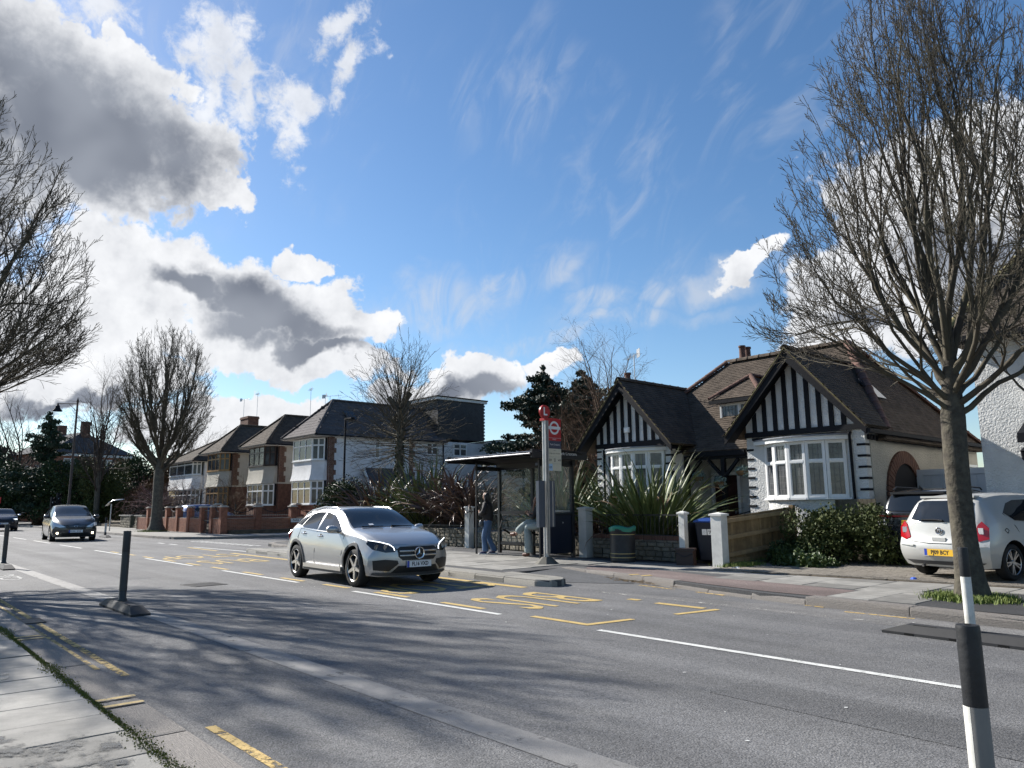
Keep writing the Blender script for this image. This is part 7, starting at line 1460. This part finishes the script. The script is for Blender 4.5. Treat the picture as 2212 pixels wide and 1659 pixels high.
suv.patch('front', [(-0.52,0.27),(-0.40,0.40),(0.40,0.40),(0.52,0.27)], M_trim, 'lower_intake', 0.006, 1, 12, 4); suv.patch('front', [(-0.80,0.245),(-0.78,0.275),(0.78,0.275),(0.80,0.245),(0.7,0.225),(-0.7,0.225)], M_clad, 'splitter', 0.02, 1, 14, 3)
suv.plate('front', 'FL16 VXD', 0.43, M_platew, off=0.025); suv.mirrors(0.62, 1.03, 0.86, silver); suv.handle(-0.18, 0.90, M_chrome); suv.handle(-1.0, 0.935, M_chrome)
MB().poly([(0.86,-0.35,suv.top_z(0.86,-0.35)+0.02),(0.92,-0.35,suv.top_z(0.92,-0.35)+0.016),(0.92,-0.25,suv.top_z(0.92,-0.25)+0.018),(0.86,-0.25,suv.top_z(0.86,-0.25)+0.022)]).build('windscreen_sticker', M_platew, suv.e)
MB().tube([(1.02,0.55,suv.top_z(1.02,0.55)+0.02),(0.98,0.1,suv.top_z(0.98,0.1)+0.02)],0.012,5).build('wiper', M_trim, suv.e); MB().tube([(1.02,-0.1,suv.top_z(1.02,-0.1)+0.02),(0.98,-0.55,suv.top_z(0.98,-0.55)+0.02)],0.012,5).build('wiper', M_trim, suv.e)

# ---------------------------------------------------------------- dark people carrier hatchback
PRI = dict(zt=[(-2.31,1.0),(-2.2,1.12),(-2.05,1.36),(-1.9,1.47),(-1.2,1.55),(-0.3,1.575),(0.1,1.54),(1.25,1.08),(1.45,1.03),(1.9,0.92),(2.2,0.80),(2.31,0.72)],
           zbelt=[(-2.31,0.92),(-1.8,1.05),(-0.5,1.0),(0.6,0.96),(1.3,0.95),(1.8,0.86),(2.31,0.68)], wm=[(-2.31,0.83),(-1.5,0.885),(1.3,0.885),(2.31,0.84)],
           wb=[(-2.31,0.75),(-1.5,0.83),(0.9,0.835),(1.6,0.81),(2.31,0.74)], we=[(-2.31,0.62),(-1.9,0.60),(-0.4,0.63),(0.1,0.64),(0.7,0.70),(1.25,0.76),(1.6,0.72),(2.31,0.62)],
           ze=[(-2.31,0.96),(-2.0,1.34),(-1.2,1.46),(-0.4,1.49),(0.0,1.46),(0.7,1.22),(1.25,1.01),(1.7,0.92),(2.1,0.80),(2.31,0.70)])
dark = paint('dark_blue_grey_paint', (0.045,0.05,0.058), 0.25, 0.6)
hat = Car('dark_hatchback', (-42.9,8.16,0), R(-4), 'dark grey hatchback with lit fog lamps driving towards the bus stop', 4.63, PRI, dark, zb=0.19, wheel=(1.40,-1.38,0.325,0.765)); hat.body(48); hat.e.scale = (1.1,1.1,1.1); hat.wheels(7, M_alloy)
hat.top(1.27, 0.12, [(0.1,0.60),(0.7,0.66),(1.3,0.73)], M_carglass, 'windscreen', 0.010, curve=0.06)
for sd in (-1,1):
    hat.patch('side', [(0.95,0.99),(0.15,1.44),(-0.3,1.47),(-0.32,1.02)], M_carglass, 'side_window', 0.008, sd); hat.patch('side', [(-0.38,1.47),(-0.4,1.03),(-1.35,1.06),(-1.3,1.44)], M_carglass, 'side_window', 0.008, sd); hat.patch('side', [(-1.42,1.43),(-1.45,1.08),(-1.95,1.2),(-1.85,1.33)], M_carglass, 'quarter_window', 0.008, sd)
    hat.patch('front', [(sd*y, z) for y, z in ((0.38,0.62),(0.46,0.67),(0.72,0.80),(0.82,0.82),(0.83,0.68),(0.6,0.60))], M_lampclear, 'headlamp', 0.012, 1, 10, 4)
    w = hat.warp(2.315, sd*0.66, 0.36); MB().lathe((w[0]+0.02,w[1],w[2]), [(0.0,0.02),(0.035,0.015),(0.045,0.0)], 12, axis='X').build('fog_lamp', M_fog, hat.e)
hat.patch('front', [(-0.42,0.60),(-0.3,0.54),(0.3,0.54),(0.42,0.60),(0.0,0.62)], M_trim, 'grille', 0.01, 1, 12, 3); hat.patch('front', [(-0.55,0.24),(-0.5,0.36),(0.5,0.36),(0.55,0.24)], M_trim, 'lower_intake', 0.008, 1, 12, 3)
ee = hat.warp(2.315,0,0.655)[0]+0.012; b = MB(); b.lathe((ee,0,0.645),[(0.05,0),(0.06,0.008),(0.07,0)],20,axis='X'); b.v = [(x, y, 0.645+(z-0.645)*0.65) for x, y, z in b.v]; b.build('badge', M_chrome, hat.e)
hat.plate('front', None, 0.44, M_platew, blur=True, off=0.02); hat.mirrors(0.80, 1.04, 0.85, dark); hat.handle(-0.15, 0.90, dark); hat.handle(-1.1, 0.92, dark)
# ---------------------------------------------------------------- dark off-road car at the left edge
QF = {k: [(x*1.054, (v*1.11 if k in ('zt','zbelt','ze') else v*1.045)) for x, v in l] for k, l in GLA.items()}
navy = paint('navy_paint', (0.02,0.024,0.034), 0.25, 0.5)
q5 = Car('dark_offroader', (-67.2,8.35,0), R(-3), 'dark off-road car with bright headlamps at the left picture edge', 4.66, QF, navy, zb=0.24, wheel=(1.42,-1.4,0.37,0.81)); q5.body(40); q5.wheels(5, M_alloy_d)
q5.top(1.03, 0.22, [(0.15,0.60),(0.55,0.67),(1.05,0.74)], M_carglass, 'windscreen', 0.01, curve=0.05)
for sd in (-1,1):
    q5.patch('side', [(0.76,1.12),(0.10,1.45),(-0.34,1.52),(-0.36,1.13)], M_carglass, 'side_window', 0.008, sd); q5.patch('side', [(-0.42,1.52),(-0.44,1.13),(-1.3,1.2),(-1.1,1.46)], M_carglass, 'side_window', 0.008, sd)
    hh = q5.patch('front', [(sd*y, z) for y, z in ((0.52,0.84),(0.82,0.92),(0.86,0.78),(0.55,0.74))], M_lamp, 'headlamp', 0.012, 1, 10, 4); w = q5.warp(2.335, sd*0.68, 0.85); MB().box((w[0]+0.03,w[1],w[2]),(0.02,0.26,0.07)).build('daylight_strip', M_drl, hh)
q5.patch('front', [(-0.5,0.80),(-0.48,0.5),(0.48,0.5),(0.5,0.80)], M_trim, 'grille', 0.01, 1, 12, 4); q5.plate('front', None, 0.56, M_platew, blur=True, off=0.03); q5.mirrors(0.68, 1.15, 0.9, M_chrome)
# ---------------------------------------------------------------- white hatchback on the drive
COR = dict(zt=[(-2.0,0.98),(-1.93,1.05),(-1.62,1.40),(-1.5,1.44),(-0.9,1.475),(-0.2,1.488),(0.25,1.43),(1.05,1.05),(1.25,1.0),(1.7,0.88),(1.95,0.75),(2.0,0.70)],
           zbelt=[(-2.0,0.86),(-1.6,0.98),(-0.5,0.95),(0.5,0.90),(1.1,0.88),(1.6,0.80),(2.0,0.64)], wm=[(-2.0,0.81),(-1.4,0.868),(1.0,0.868),(2.0,0.80)],
           wb=[(-2.0,0.76),(-1.4,0.82),(0,0.82),(1.2,0.80),(2.0,0.70)], we=[(-2.0,0.66),(-1.6,0.585),(-0.8,0.60),(0.2,0.60),(0.6,0.66),(1.05,0.73),(2.0,0.6)],
           ze=[(-2.0,0.92),(-1.65,1.29),(-0.9,1.40),(0.1,1.385),(0.6,1.17),(1.05,0.98),(1.6,0.86),(2.0,0.66)])
white = paint('white_silver_paint', (0.46,0.46,0.44), 0.42, 0.3)
F_ = Vector((0.24,0.97,0)).normalized(); ang = math.atan2(F_.y, F_.x); ctr = Vector((-5.05,14.33,0.155))+F_*2.0
co = Car('white_hatchback', tuple(ctr), ang, 'white five-door hatchback with yellow rear plate parked on the drive', 4.0, COR, white, zb=0.2, wheel=(1.25,-1.26,0.305,0.735), nose=(0.36,0.16), rprof=[(0.2,0.13),(0.4,0.02),(0.56,0.0),(0.68,0.045),(0.9,0.075),(1.1,0.10)])
co.body(); co.wheels(5, M_alloy, 0.195, twin=True)
rwp = [(-0.57,1.01),(-0.50,1.30),(-0.42,1.335),(0.42,1.335),(0.50,1.30),(0.57,1.01),(0.3,0.965),(-0.3,0.965)]
g = []
for u, a, b_ in co.cols([(y, z) for y, z in rwp], 14):
    row = []
    for k in range(7):
        z = a+(b_-a)*k/6
        # find x on the tailgate for this y, z
        x = -1.2
        for i in range(80):
            x = -2.0+i*0.01
            if co.top_z(x, u) >= z: break
        w = co.warp(x, u, z); row.append((w[0]-0.014, w[1], w[2]+0.01))
    g.append(row)
MB().grid(g).build('rear_window', M_carglass, co.e, 180)
def gatept(y, z):
    for i in range(120):
        x = -2.0+i*0.006
        if co.top_z(x, y) >= z: break
    return co.warp(x, y, z)
p_ = [gatept(y, z) for y, z in ((0.33,1.0),(0.05,1.0),(-0.08,0.985))]; MB().tube([(x-0.03,y,z+0.01) for x, y, z in p_], [0.012,0.016,0.02], 6).build('rear_wiper', M_trim, co.e, 60)
MB().box((co.warp(-1.58,0,1.4)[0]-0.03,0,1.405),(0.05,0.26,0.035)).build('high_brake_lamp', M_red, co.e); MB().box((-1.56,0,1.41),(0.16,0.98,0.035)).build('roof_spoiler', white, co.e)
for sd in (-1,1):
    co.patch('rear', [(sd*y, z) for y, z in ((0.56,0.70),(0.64,0.93),(0.70,0.99),(0.80,0.88),(0.80,0.70),(0.66,0.655))], M_red, 'tail_lamp', 0.012, 1, 8, 4)
    w = co.warp(-2.0, sd*0.69, 0.83); MB().box((w[0]-0.016,w[1],w[2]),(0.02,0.085,0.10)).build('reverse_lamp', M_lampclear, co.e)
    co.patch('side', [(0.62,0.93),(0.10,1.30),(-0.28,1.36),(-0.30,0.955)], M_carglass, 'side_window', 0.008, sd); co.patch('side', [(-0.36,1.36),(-0.38,0.965),(-1.08,1.0),(-1.30,1.13),(-1.05,1.29),(-0.8,1.345)], M_carglass, 'side_window', 0.008, sd)
    co.seam([(-0.33,0.95),(-0.34,0.6),(-0.36,0.32)], sd); co.seam([(-1.33,1.12),(-1.12,0.9),(-0.92,0.6),(-0.86,0.34)], sd); co.patch('rear', [(sd*0.46,0.575),(sd*0.74,0.60),(sd*0.78,0.57),(sd*0.48,0.545)], white, 'bumper_strip', 0.02, 1, 6, 2)
co.handle(-0.55, 0.86, white); co.handle(0.2, 0.84, white); co.seam([(-1.5,0.84),(-1.43,0.87),(-1.36,0.84),(-1.43,0.79),(-1.5,0.84)], -1)
rec = co.patch('rear', [(-0.40,0.52),(-0.31,0.375),(0.31,0.375),(0.40,0.52)], mat('bumper_shade',(0.40,0.40,0.40),0.4), 'plate_recess', 0.004, 1, 10, 3); co.plate('rear', 'PJ09 BCY', 0.45, M_platey, off=0.02)
co.patch('rear', [(-0.72,0.30),(-0.6,0.235),(0.6,0.235),(0.72,0.30)], M_clad, 'bumper_valance', 0.006, 1, 10, 2)
w = co.warp(-2.0,0.12,0.80); b = MB(); b.lathe((w[0]-0.02,0,0.82),[(0.045,0),(0.055,-0.008),(0.062,0)],20,axis='X'); e_ = b.build('badge_ring', M_chrome, co.e, 60); MB().lathe((w[0]-0.014,0,0.82),[(0.0,0.0),(0.05,0.0)],18,axis='X').build('badge_back', M_alloy_d, e_); b = MB(); b.tube([(w[0]-0.022,0.03,0.80),(w[0]-0.024,0.01,0.835),(w[0]-0.022,-0.03,0.84),(w[0]-0.022,-0.02,0.80)],0.009,5); b.build('badge_figure', M_chrome, e_)
b = MB(); b.box((w[0]-0.02,0,0.675),(0.04,0.24,0.06)); b.build('tailgate_handle', white, co.e)
co.seam([(-1.98,0.60),(-1.98,0.605)], 1); MB().tube([(lambda q_: (q_[0]-0.004,q_[1],q_[2]))(co.warp(-2.0,y,z)) for y, z in ((0.60,0.68),(0.50,0.63),(0.2,0.605),(-0.2,0.605),(-0.50,0.63),(-0.60,0.68))],0.005,4).build('shut_line', M_well, co.e)
MB().tube([(-0.85,0,1.475),(-0.98,0,1.56)],[0.012,0.005],6).build('aerial', M_trim, co.e); co.mirrors(0.5,0.98,0.84,white)
MB().tube([(-1.96,0.35,0.21),(-2.0+0.1,0.35,0.22)],0.025,8).build('exhaust', M_alloy_d, co.e)
# ---------------------------------------------------------------- dark SUV behind it
TF = {k: [(x*1.018, (v*1.105 if k in ('zt','zbelt','ze') else v*1.035)) for x, v in l] for k, l in GLA.items()}
TF['zt'] = [(-2.25,1.10),(-2.18,1.16),(-1.95,1.48),(-1.85,1.57),(-1.3,1.63),(-0.5,1.65),(0.0,1.62),(0.25,1.58),(0.97,1.2),(1.6,1.08),(2.25,0.85)]
TF['ze'] = [(-2.25,1.06),(-2.0,1.36),(-1.85,1.46),(-1.3,1.53),(-0.5,1.56),(0.1,1.52),(0.55,1.35),(0.97,1.14),(1.7,1.02),(2.25,0.83)]
tu = Car('dark_suv', (-6.35,19.05,0.15), R(90), 'dark grey SUV with dark rear window parked behind the white hatchback', 4.5, TF, paint('charcoal_paint',(0.035,0.037,0.04),0.22,0.6), zb=0.24, wheel=(1.36,-1.38,0.36,0.80)); tu.body(44); tu.wheels(5, M_alloy_d)
tu.arches(M_trim, 0.06)
g = []
for j in range(13):
    u = 0.62-1.24*j/12; row = []
    for k in range(7):
        z = 1.14+0.33*k/6
        for i in range(120):
            x = -2.25+i*0.006
            if tu.top_z(x, u*(1-0.02*k)) >= z: break
        w = tu.warp(x, u*(1-0.02*k), z); row.append((w[0]-0.012, w[1], w[2]+0.008))
    g.append(row)
MB().grid(g[::-1]).build('rear_window', M_carglass, tu.e, 180)
tu.patch('rear', [(-0.84,1.02),(-0.84,1.055),(0.84,1.055),(0.84,1.02)], mat('dark_red_lamp',(0.06,0.004,0.006),0.15), 'light_bar', 0.012, 1, 14, 2); tu.plate('rear', None, 0.90, M_platey, off=0.02, blue=False)
for sd in (-1,1):
    for yy_ in (0.60,0.76): tu.patch('rear', [(sd*yy_,0.84),(sd*(yy_+0.0),1.0),(sd*(yy_+0.06),1.0),(sd*(yy_+0.09),0.85)], M_lampclear, 'tail_lamp', 0.012, 1, 5, 3)
    tu.patch('side', [(0.74,1.12),(0.10,1.46),(-0.34,1.52),(-0.36,1.13)], M_carglass, 'side_window', 0.008, sd); tu.patch('side', [(-0.42,1.52),(-0.44,1.13),(-1.3,1.2),(-1.1,1.48)], M_carglass, 'side_window', 0.008, sd)
tu.patch('rear', [(-0.8,0.44),(-0.78,0.66),(0.78,0.66),(0.8,0.44)], M_trim, 'bumper', 0.02, 1, 12, 4); MB().box((-1.88,0,1.53),(0.2,1.08,0.05)).build('roof_spoiler', M_trim, tu.e); MB().add([(-1.6,-0.02,1.6),(-1.6,0.02,1.6),(-1.85,0,1.6),(-1.78,0,1.70)],[(0,1,3),(1,2,3),(2,0,3)]).build('fin_aerial', M_trim, tu.e)
for sd in (-1,1): MB().tube([(0.1,sd*0.62,1.60),(0.0,sd*0.62,1.645),(-1.4,sd*0.62,1.67),(-1.6,sd*0.62,1.60)],0.018,6).build('roof_rail', M_trim, tu.e, 60)
# ---------------------------------------------------------------- blue car behind the brick wall
bl = Car('blue_car', (-52.5,18.2,0.3), R(100), 'blue parked car half hidden behind the brick wall', 4.0, COR, paint('blue_paint',(0.06,0.10,0.24),0.3,0.4), zb=0.2, wheel=(1.25,-1.26,0.305,0.735)); bl.body(36); bl.wheels(5, M_alloy)
bl.top(1.07, 0.27, [(0.2,0.56),(1.1,0.68)], M_carglass, 'windscreen', 0.01)
for sd in (-1,1): bl.patch('side', [(0.62,0.93),(0.10,1.30),(-0.28,1.36),(-0.30,0.955)], M_carglass, 'side_window', 0.008, sd); bl.patch('side', [(-0.36,1.36),(-0.38,0.965),(-1.08,1.0),(-1.30,1.13),(-1.05,1.29)], M_carglass, 'side_window', 0.008, sd)

# ================================================================== people
def skin_mesh(name, nodes, edges, root, m, sub=2):
    me = bpy.data.meshes.new(name); me.from_pydata([n[0] for n in nodes], edges, []); o = bpy.data.objects.new(name, me); COL.objects.link(o)
    sk = o.modifiers.new('skin', 'SKIN'); sk.use_smooth_shade = True
    lay = me.skin_vertices[0].data if me.skin_vertices else None
    if lay is None:
        bm = bmesh.new(); bm.from_mesh(me); bm.verts.layers.skin.verify(); bm.to_mesh(me); bm.free(); lay = me.skin_vertices[0].data
    for i, n in enumerate(nodes):
        r_ = n[1]; lay[i].radius = r_ if hasattr(r_, '__len__') else (r_, r_); lay[i].use_root = (i == root)
    sd_ = o.modifiers.new('sub', 'SUBSURF'); sd_.levels = sub; sd_.render_levels = sub
    dg = bpy.context.evaluated_depsgraph_get(); out = bpy.data.meshes.new_from_object(o.evaluated_get(dg)); bpy.data.objects.remove(o)
    out.materials.clear(); out.materials.append(m); out.polygons.foreach_set('use_smooth', [True]*len(out.polygons)); return out
def chain(nodes, edges, pts, start=None):
    prev = start
    for p, r_ in pts:
        nodes.append((p, r_)); i = len(nodes)-1
        if prev is not None: edges.append((prev, i))
        prev = i
    return prev
def join_meshes(a, b):
    bm = bmesh.new(); bm.from_mesh(a); bm.from_mesh(b); bm.to_mesh(a); bm.free(); a.polygons.foreach_set('use_smooth', [True]*len(a.polygons)); return a
def fingers(mesh, palm, dirv, side, m, curl=0.6, s=1.0, up=(0,0,1)):
    """five tapered fingers of unequal length rooted in the palm, bent at the knuckles"""
    d = Vector(dirv).normalized(); sd_ = Vector(side).normalized(); n = d.cross(sd_).normalized(); b = MB()
    for k, (off, L) in enumerate(((-0.03,0.068),(-0.01,0.078),(0.011,0.073),(0.03,0.058))):
        p = Vector(palm)+sd_*off*s+d*0.03*s; pts = [p]; dd = d
        for j in range(3): dd = (dd*math.cos(curl*0.6)+n*math.sin(curl*0.6)).normalized(); p = p+dd*L*s/3; pts.append(p)
        b.tube(pts, [0.0095*s,0.009*s,0.008*s,0.0055*s], 7)
    p = Vector(palm)-sd_*0.035*s-d*0.015*s; t = (d*0.5-sd_*0.8+n*0.3).normalized(); b.tube([p, p+t*0.028*s, p+t*0.04*s+d*0.02*s], [0.012*s,0.010*s,0.007*s], 7)
    return join_meshes(mesh, b.mesh('f', m, 180))
M_skin = mat('skin', (0.42,0.25,0.18), 0.55, var=0.06, vscale=9); M_jeans = mat('blue_denim', (0.055,0.10,0.19), 0.85, col2=(0.09,0.155,0.27), vscale=6, bump=0.4, bscale=60); M_jacket = mat('black_jacket', (0.010,0.010,0.012), 0.7, bump=0.7, bscale=9); M_hairb = mat('black_hair', (0.008,0.007,0.007), 0.4, bump=0.4, bscale=70); M_sneak = mat('navy_sneaker', (0.03,0.035,0.09), 0.7); M_sole = mat('sole_white', (0.55,0.55,0.53), 0.7)
def face(parent, head, d, r_, lip=(0.28,0.10,0.09)):
    """eyes, brows, nose tip, mouth and ears on a head at `head`, looking along d"""
    d = Vector(d).normalized(); s = Vector((-d.y, d.x, 0)).normalized(); u = Vector((0,0,1)); h = Vector(head); e = MB()
    for k in (-1,1): c = h+d*r_*0.93+s*k*r_*0.36+u*0.005; e.lathe(c-u*0.007, [(0.0,0.0),(0.009,0.003),(0.012,0.007),(0.009,0.011),(0.0,0.014)], 8)
    e.build('eyes', mat('eye_dark', (0.015,0.012,0.01), 0.3), parent, 180); b = MB()
    for k in (-1,1): b.bar(h+d*r_*0.97+s*k*r_*0.18+u*0.028, h+d*r_*0.93+s*k*r_*0.55+u*0.025, 0.008, 0.006)
    b.build('eyebrows', M_hairb, parent); MB().bar(h+d*r_*0.97-s*0.02-u*0.062, h+d*r_*0.97+s*0.02-u*0.062, 0.01, 0.011).build('mouth', mat('lips', lip, 0.5), parent)
# ---- standing: arms folded, looking down the road
st = empty('person', (-16.78,13.78,0.125), math.atan2(-0.62,-0.78), 'standing person in black jacket and blue jeans with folded arms beside the shelter', 'person')
N, E_ = [], []; pel = chain(N, E_, [((0,0,0.96),(0.14,0.10))]); che = chain(N, E_, [((0.0,0,1.12),(0.125,0.09)),((0.02,0,1.34),(0.155,0.105)),((0.02,0,1.44),(0.10,0.075)),((0.035,0,1.50),0.052),((0.055,0,1.575),(0.068,0.078)),((0.065,0,1.665),(0.078,0.095)),((0.055,0,1.755),(0.055,0.065))], pel)
nose_ = 5; N.append(((0.155,0,1.625),0.014)); E_.append((5, len(N)-1))
for s in (-1,1): N.append(((0.04,s*0.083,1.63),0.018)); E_.append((5, len(N)-1))
for s, kx, ax in ((1,0.10,0.05),(-1,0.03,-0.16)):
    chain(N, E_, [((0.0,s*0.09,0.88),0.09),((kx,s*0.10,0.52),0.062),((ax,s*0.105,0.12),0.042),((ax+0.06,s*0.105,0.045),0.038),((ax+0.17,s*0.11,0.03),0.03)], pel)
chain(N, E_, [((0.02,0.185,1.42),0.06),((0.06,0.25,1.17),0.046),((0.24,0.06,1.12),0.036),((0.26,-0.05,1.13),0.034)], 2); chain(N, E_, [((0.02,-0.185,1.42),0.06),((0.06,-0.25,1.18),0.046),((0.23,-0.06,1.16),0.036),((0.245,0.06,1.19),0.034)], 2)
body = skin_mesh('body', N, E_, 0, M_skin); body = fingers(body, (0.265,-0.07,1.13), (0,-1,0.1), (0,0,1), M_skin, 0.5); body = fingers(body, (0.25,0.08,1.195), (0,1,0.05), (0,0,-1), M_skin, 0.5); link('body', body, st)
face(st, (0.065,0,1.65), (1,0,0), 0.088)
N, E_ = [], []; a = chain(N, E_, [((0.0,0,0.90),0.165),((0.0,0,1.02),0.175),((0.0,0,1.18),0.18),((0.015,0,1.36),0.185),((0.015,0,1.46),0.12),((0.03,0,1.52),0.075)])
chain(N, E_, [((0.02,0.19,1.40),0.095),((0.07,0.27,1.17),0.088),((0.23,0.09,1.11),0.07)], 3); chain(N, E_, [((0.02,-0.19,1.40),0.095),((0.07,-0.27,1.18),0.088),((0.22,-0.09,1.15),0.07)], 3); link('jacket', skin_mesh('jacket', N, E_, 0, M_jacket), st)
N, E_ = [], []; chain(N, E_, [((0.0,0,1.0),0.14),((0.0,0,0.92),0.145)])
for s, kx, ax in ((1,0.10,0.05),(-1,0.03,-0.16)): chain(N, E_, [((0.0,s*0.092,0.84),0.10),((kx,s*0.10,0.52),0.078),((kx*0.6+ax*0.4,s*0.103,0.34),0.078),((ax,s*0.105,0.12),0.098),((ax+0.01,s*0.105,0.07),0.105)], 1)
link('jeans', skin_mesh('jeans', N, E_, 0, M_jeans), st)
for s, ax in ((1,0.05),(-1,-0.16)):
    N, E_ = [], []; chain(N, E_, [((ax-0.04,s*0.105,0.055),(0.045,0.05)),((ax+0.07,s*0.107,0.05),(0.046,0.042)),((ax+0.17,s*0.11,0.038),(0.042,0.03))]); o = link('shoe', skin_mesh('shoe', N, E_, 0, M_sneak), st); MB().prism([(ax-0.09,s*0.105-0.042,0.0),(ax+0.19,s*0.11-0.04,0.0),(ax+0.215,s*0.11,0.0),(ax+0.19,s*0.11+0.04,0.0),(ax-0.09,s*0.105+0.042,0.0)], (0,0,0.028)).build('sole', M_sole, o, recalc=True)
N, E_ = [], []; chain(N, E_, [((0.045,0,1.75),(0.075,0.085)),((-0.005,0,1.69),(0.10,0.095)),((-0.02,0,1.56),(0.10,0.085)),((-0.05,0,1.42),(0.09,0.06)),((-0.07,0,1.28),(0.06,0.04))])
for s in (-1,1): chain(N, E_, [((0.045,s*0.075,1.66),(0.035,0.03)),((0.06,s*0.09,1.52),(0.035,0.03)),((0.09,s*0.10,1.36),(0.03,0.025))], 1)
link('hair', skin_mesh('hair', N, E_, 0, M_hairb), st)
N, E_ = [], []; chain(N, E_, [((0.15,0.10,0.98),(0.05,0.07)),((0.17,0.12,0.86),(0.06,0.09)),((0.17,0.12,0.76),(0.05,0.08))]); b_ = empty('handbag', (-16.78,13.78,0.125), math.atan2(-0.62,-0.78), 'small dark and silver bag held by the standing person', 'bag'); link('pouch', skin_mesh('pouch', N, E_, 0, mat('bag_grey', (0.09,0.095,0.10), 0.35, 0.4, var=0.4, vscale=12)), b_); MB().tube([(0.15,0.10,1.0),(0.2,0.09,1.1),(0.22,0.05,1.15)],0.01,6).build('strap', M_jacket, b_)
# ---- seated: legs crossed, reading a phone
M_pale = mat('pale_denim', (0.22,0.27,0.27), 0.85, col2=(0.30,0.35,0.345), vscale=7, bump=0.5, bscale=25); M_hairr = mat('auburn_hair', (0.13,0.055,0.028), 0.45, bump=0.4, bscale=70); M_boot = mat('brown_shoe', (0.11,0.04,0.022), 0.5)
se = empty('person', (-14.72,13.98,0.125), math.atan2(-0.30,-0.95), 'seated person in pale baggy jeans reading a phone with legs crossed', 'person')
N, E_ = [], []; pel = chain(N, E_, [((0,0,0.84),(0.14,0.12))]); chain(N, E_, [((0.01,0,1.0),(0.125,0.09)),((0.05,0,1.20),(0.15,0.10)),((0.08,0,1.30),(0.09,0.07)),((0.12,0,1.36),0.05),((0.16,0,1.43),(0.066,0.075)),((0.18,0,1.515),(0.076,0.09)),((0.17,0,1.60),(0.052,0.06))], pel)
N.append(((0.275,0,1.465),0.014)); E_.append((5, 8))
chain(N, E_, [((0.05,0.1,0.82),0.085),((0.42,0.11,0.80),0.062),((0.36,0.12,0.42),0.055),((0.36,0.12,0.10),0.04),((0.50,0.12,0.04),0.032)], pel); chain(N, E_, [((0.05,-0.1,0.84),0.085),((0.42,0.02,0.92),0.062),((0.66,0.16,0.68),0.05),((0.74,0.19,0.58),0.038),((0.85,0.17,0.60),0.03)], pel)
chain(N, E_, [((0.07,0.18,1.27),0.056),((0.16,0.22,1.04),0.044),((0.36,0.10,1.12),0.033),((0.42,0.06,1.14),0.032)], 2); chain(N, E_, [((0.07,-0.18,1.27),0.056),((0.16,-0.22,1.04),0.044),((0.36,-0.08,1.12),0.033),((0.42,-0.04,1.14),0.032)], 2)
body = skin_mesh('body', N, E_, 0, M_skin); body = fingers(body, (0.43,0.05,1.145), (0.6,-0.5,0.5), (0.3,0,-1), M_skin, 0.7); body = fingers(body, (0.43,-0.03,1.145), (0.6,0.5,0.5), (0.3,0,-1), M_skin, 0.7); link('body', body, se); face(se, (0.18,0,1.50), (1,0,-0.35), 0.085)
N, E_ = [], []; chain(N, E_, [((0.0,0,0.88),0.16),((0.01,0,1.02),0.15),((0.05,0,1.20),0.16),((0.08,0,1.30),0.11)]); chain(N, E_, [((0.07,0.18,1.26),0.075),((0.16,0.22,1.04),0.064),((0.33,0.12,1.11),0.048)], 2); chain(N, E_, [((0.07,-0.18,1.26),0.075),((0.16,-0.22,1.04),0.064),((0.33,-0.1,1.11),0.048)], 2); link('top', skin_mesh('top', N, E_, 0, M_jacket), se)
N, E_ = [], []; chain(N, E_, [((0.0,0,0.86),(0.155,0.14)),((0.03,0,0.83),(0.15,0.13))]); chain(N, E_, [((0.12,0.1,0.82),0.115),((0.42,0.11,0.79),0.10),((0.37,0.12,0.45),0.115),((0.36,0.12,0.14),0.125),((0.36,0.12,0.09),0.12)], 1); chain(N, E_, [((0.12,-0.08,0.85),0.115),((0.43,0.02,0.92),0.10),((0.62,0.14,0.72),0.11),((0.70,0.18,0.62),0.115)], 1); link('jeans', skin_mesh('jeans', N, E_, 0, M_pale), se)
for pts in ([((0.33,0.12,0.07),0.062),((0.44,0.12,0.055),0.056),((0.56,0.12,0.05),0.046)], [((0.70,0.19,0.61),0.062),((0.80,0.18,0.585),0.058),((0.91,0.165,0.59),0.048)]):
    N, E_ = [], []; chain(N, E_, pts); link('shoe', skin_mesh('shoe', N, E_, 0, M_boot), se)
N, E_ = [], []; chain(N, E_, [((0.15,0,1.60),(0.075,0.08)),((0.10,0,1.53),(0.10,0.095)),((0.07,0,1.40),(0.10,0.08)),((0.03,0,1.24),(0.11,0.06))]); [chain(N, E_, [((0.17,s*0.075,1.50),(0.04,0.03)),((0.20,s*0.095,1.36),(0.04,0.03)),((0.22,s*0.10,1.20),(0.032,0.025))], 1) for s in (-1,1)]; link('hair', skin_mesh('hair', N, E_, 0, M_hairr), se)
ph = MB(); ph.box((0,0,0),(0.012,0.075,0.15),M=Matrix.Rotation(R(-40),3,'Y')); o = ph.build('phone', mat('phone_black',(0.01,0.01,0.012),0.2)); o.parent = None; Mw = Matrix.Translation((-14.72,13.98,0.125)) @ Matrix.Rotation(math.atan2(-0.30,-0.95),4,'Z'); o.matrix_world = Mw @ Matrix.Translation((0.485,0.01,1.18)); tag(o, 'phone held in both hands by the seated person', 'phone')
N, E_ = [], []; chain(N, E_, [((0,0,0.06),(0.12,0.07)),((0,0,0.18),(0.15,0.08)),((0.01,0,0.30),(0.10,0.05)),((0.02,0,0.36),(0.03,0.02))]); wb_ = empty('shoulder_bag', (-14.32,14.22,0.86), 0.3, 'white cloth bag on the seat beside the seated person', 'bag'); link('sack', skin_mesh('sack', N, E_, 0, mat('white_canvas',(0.55,0.54,0.50),0.9,var=0.1,bump=0.4,bscale=18)), wb_)
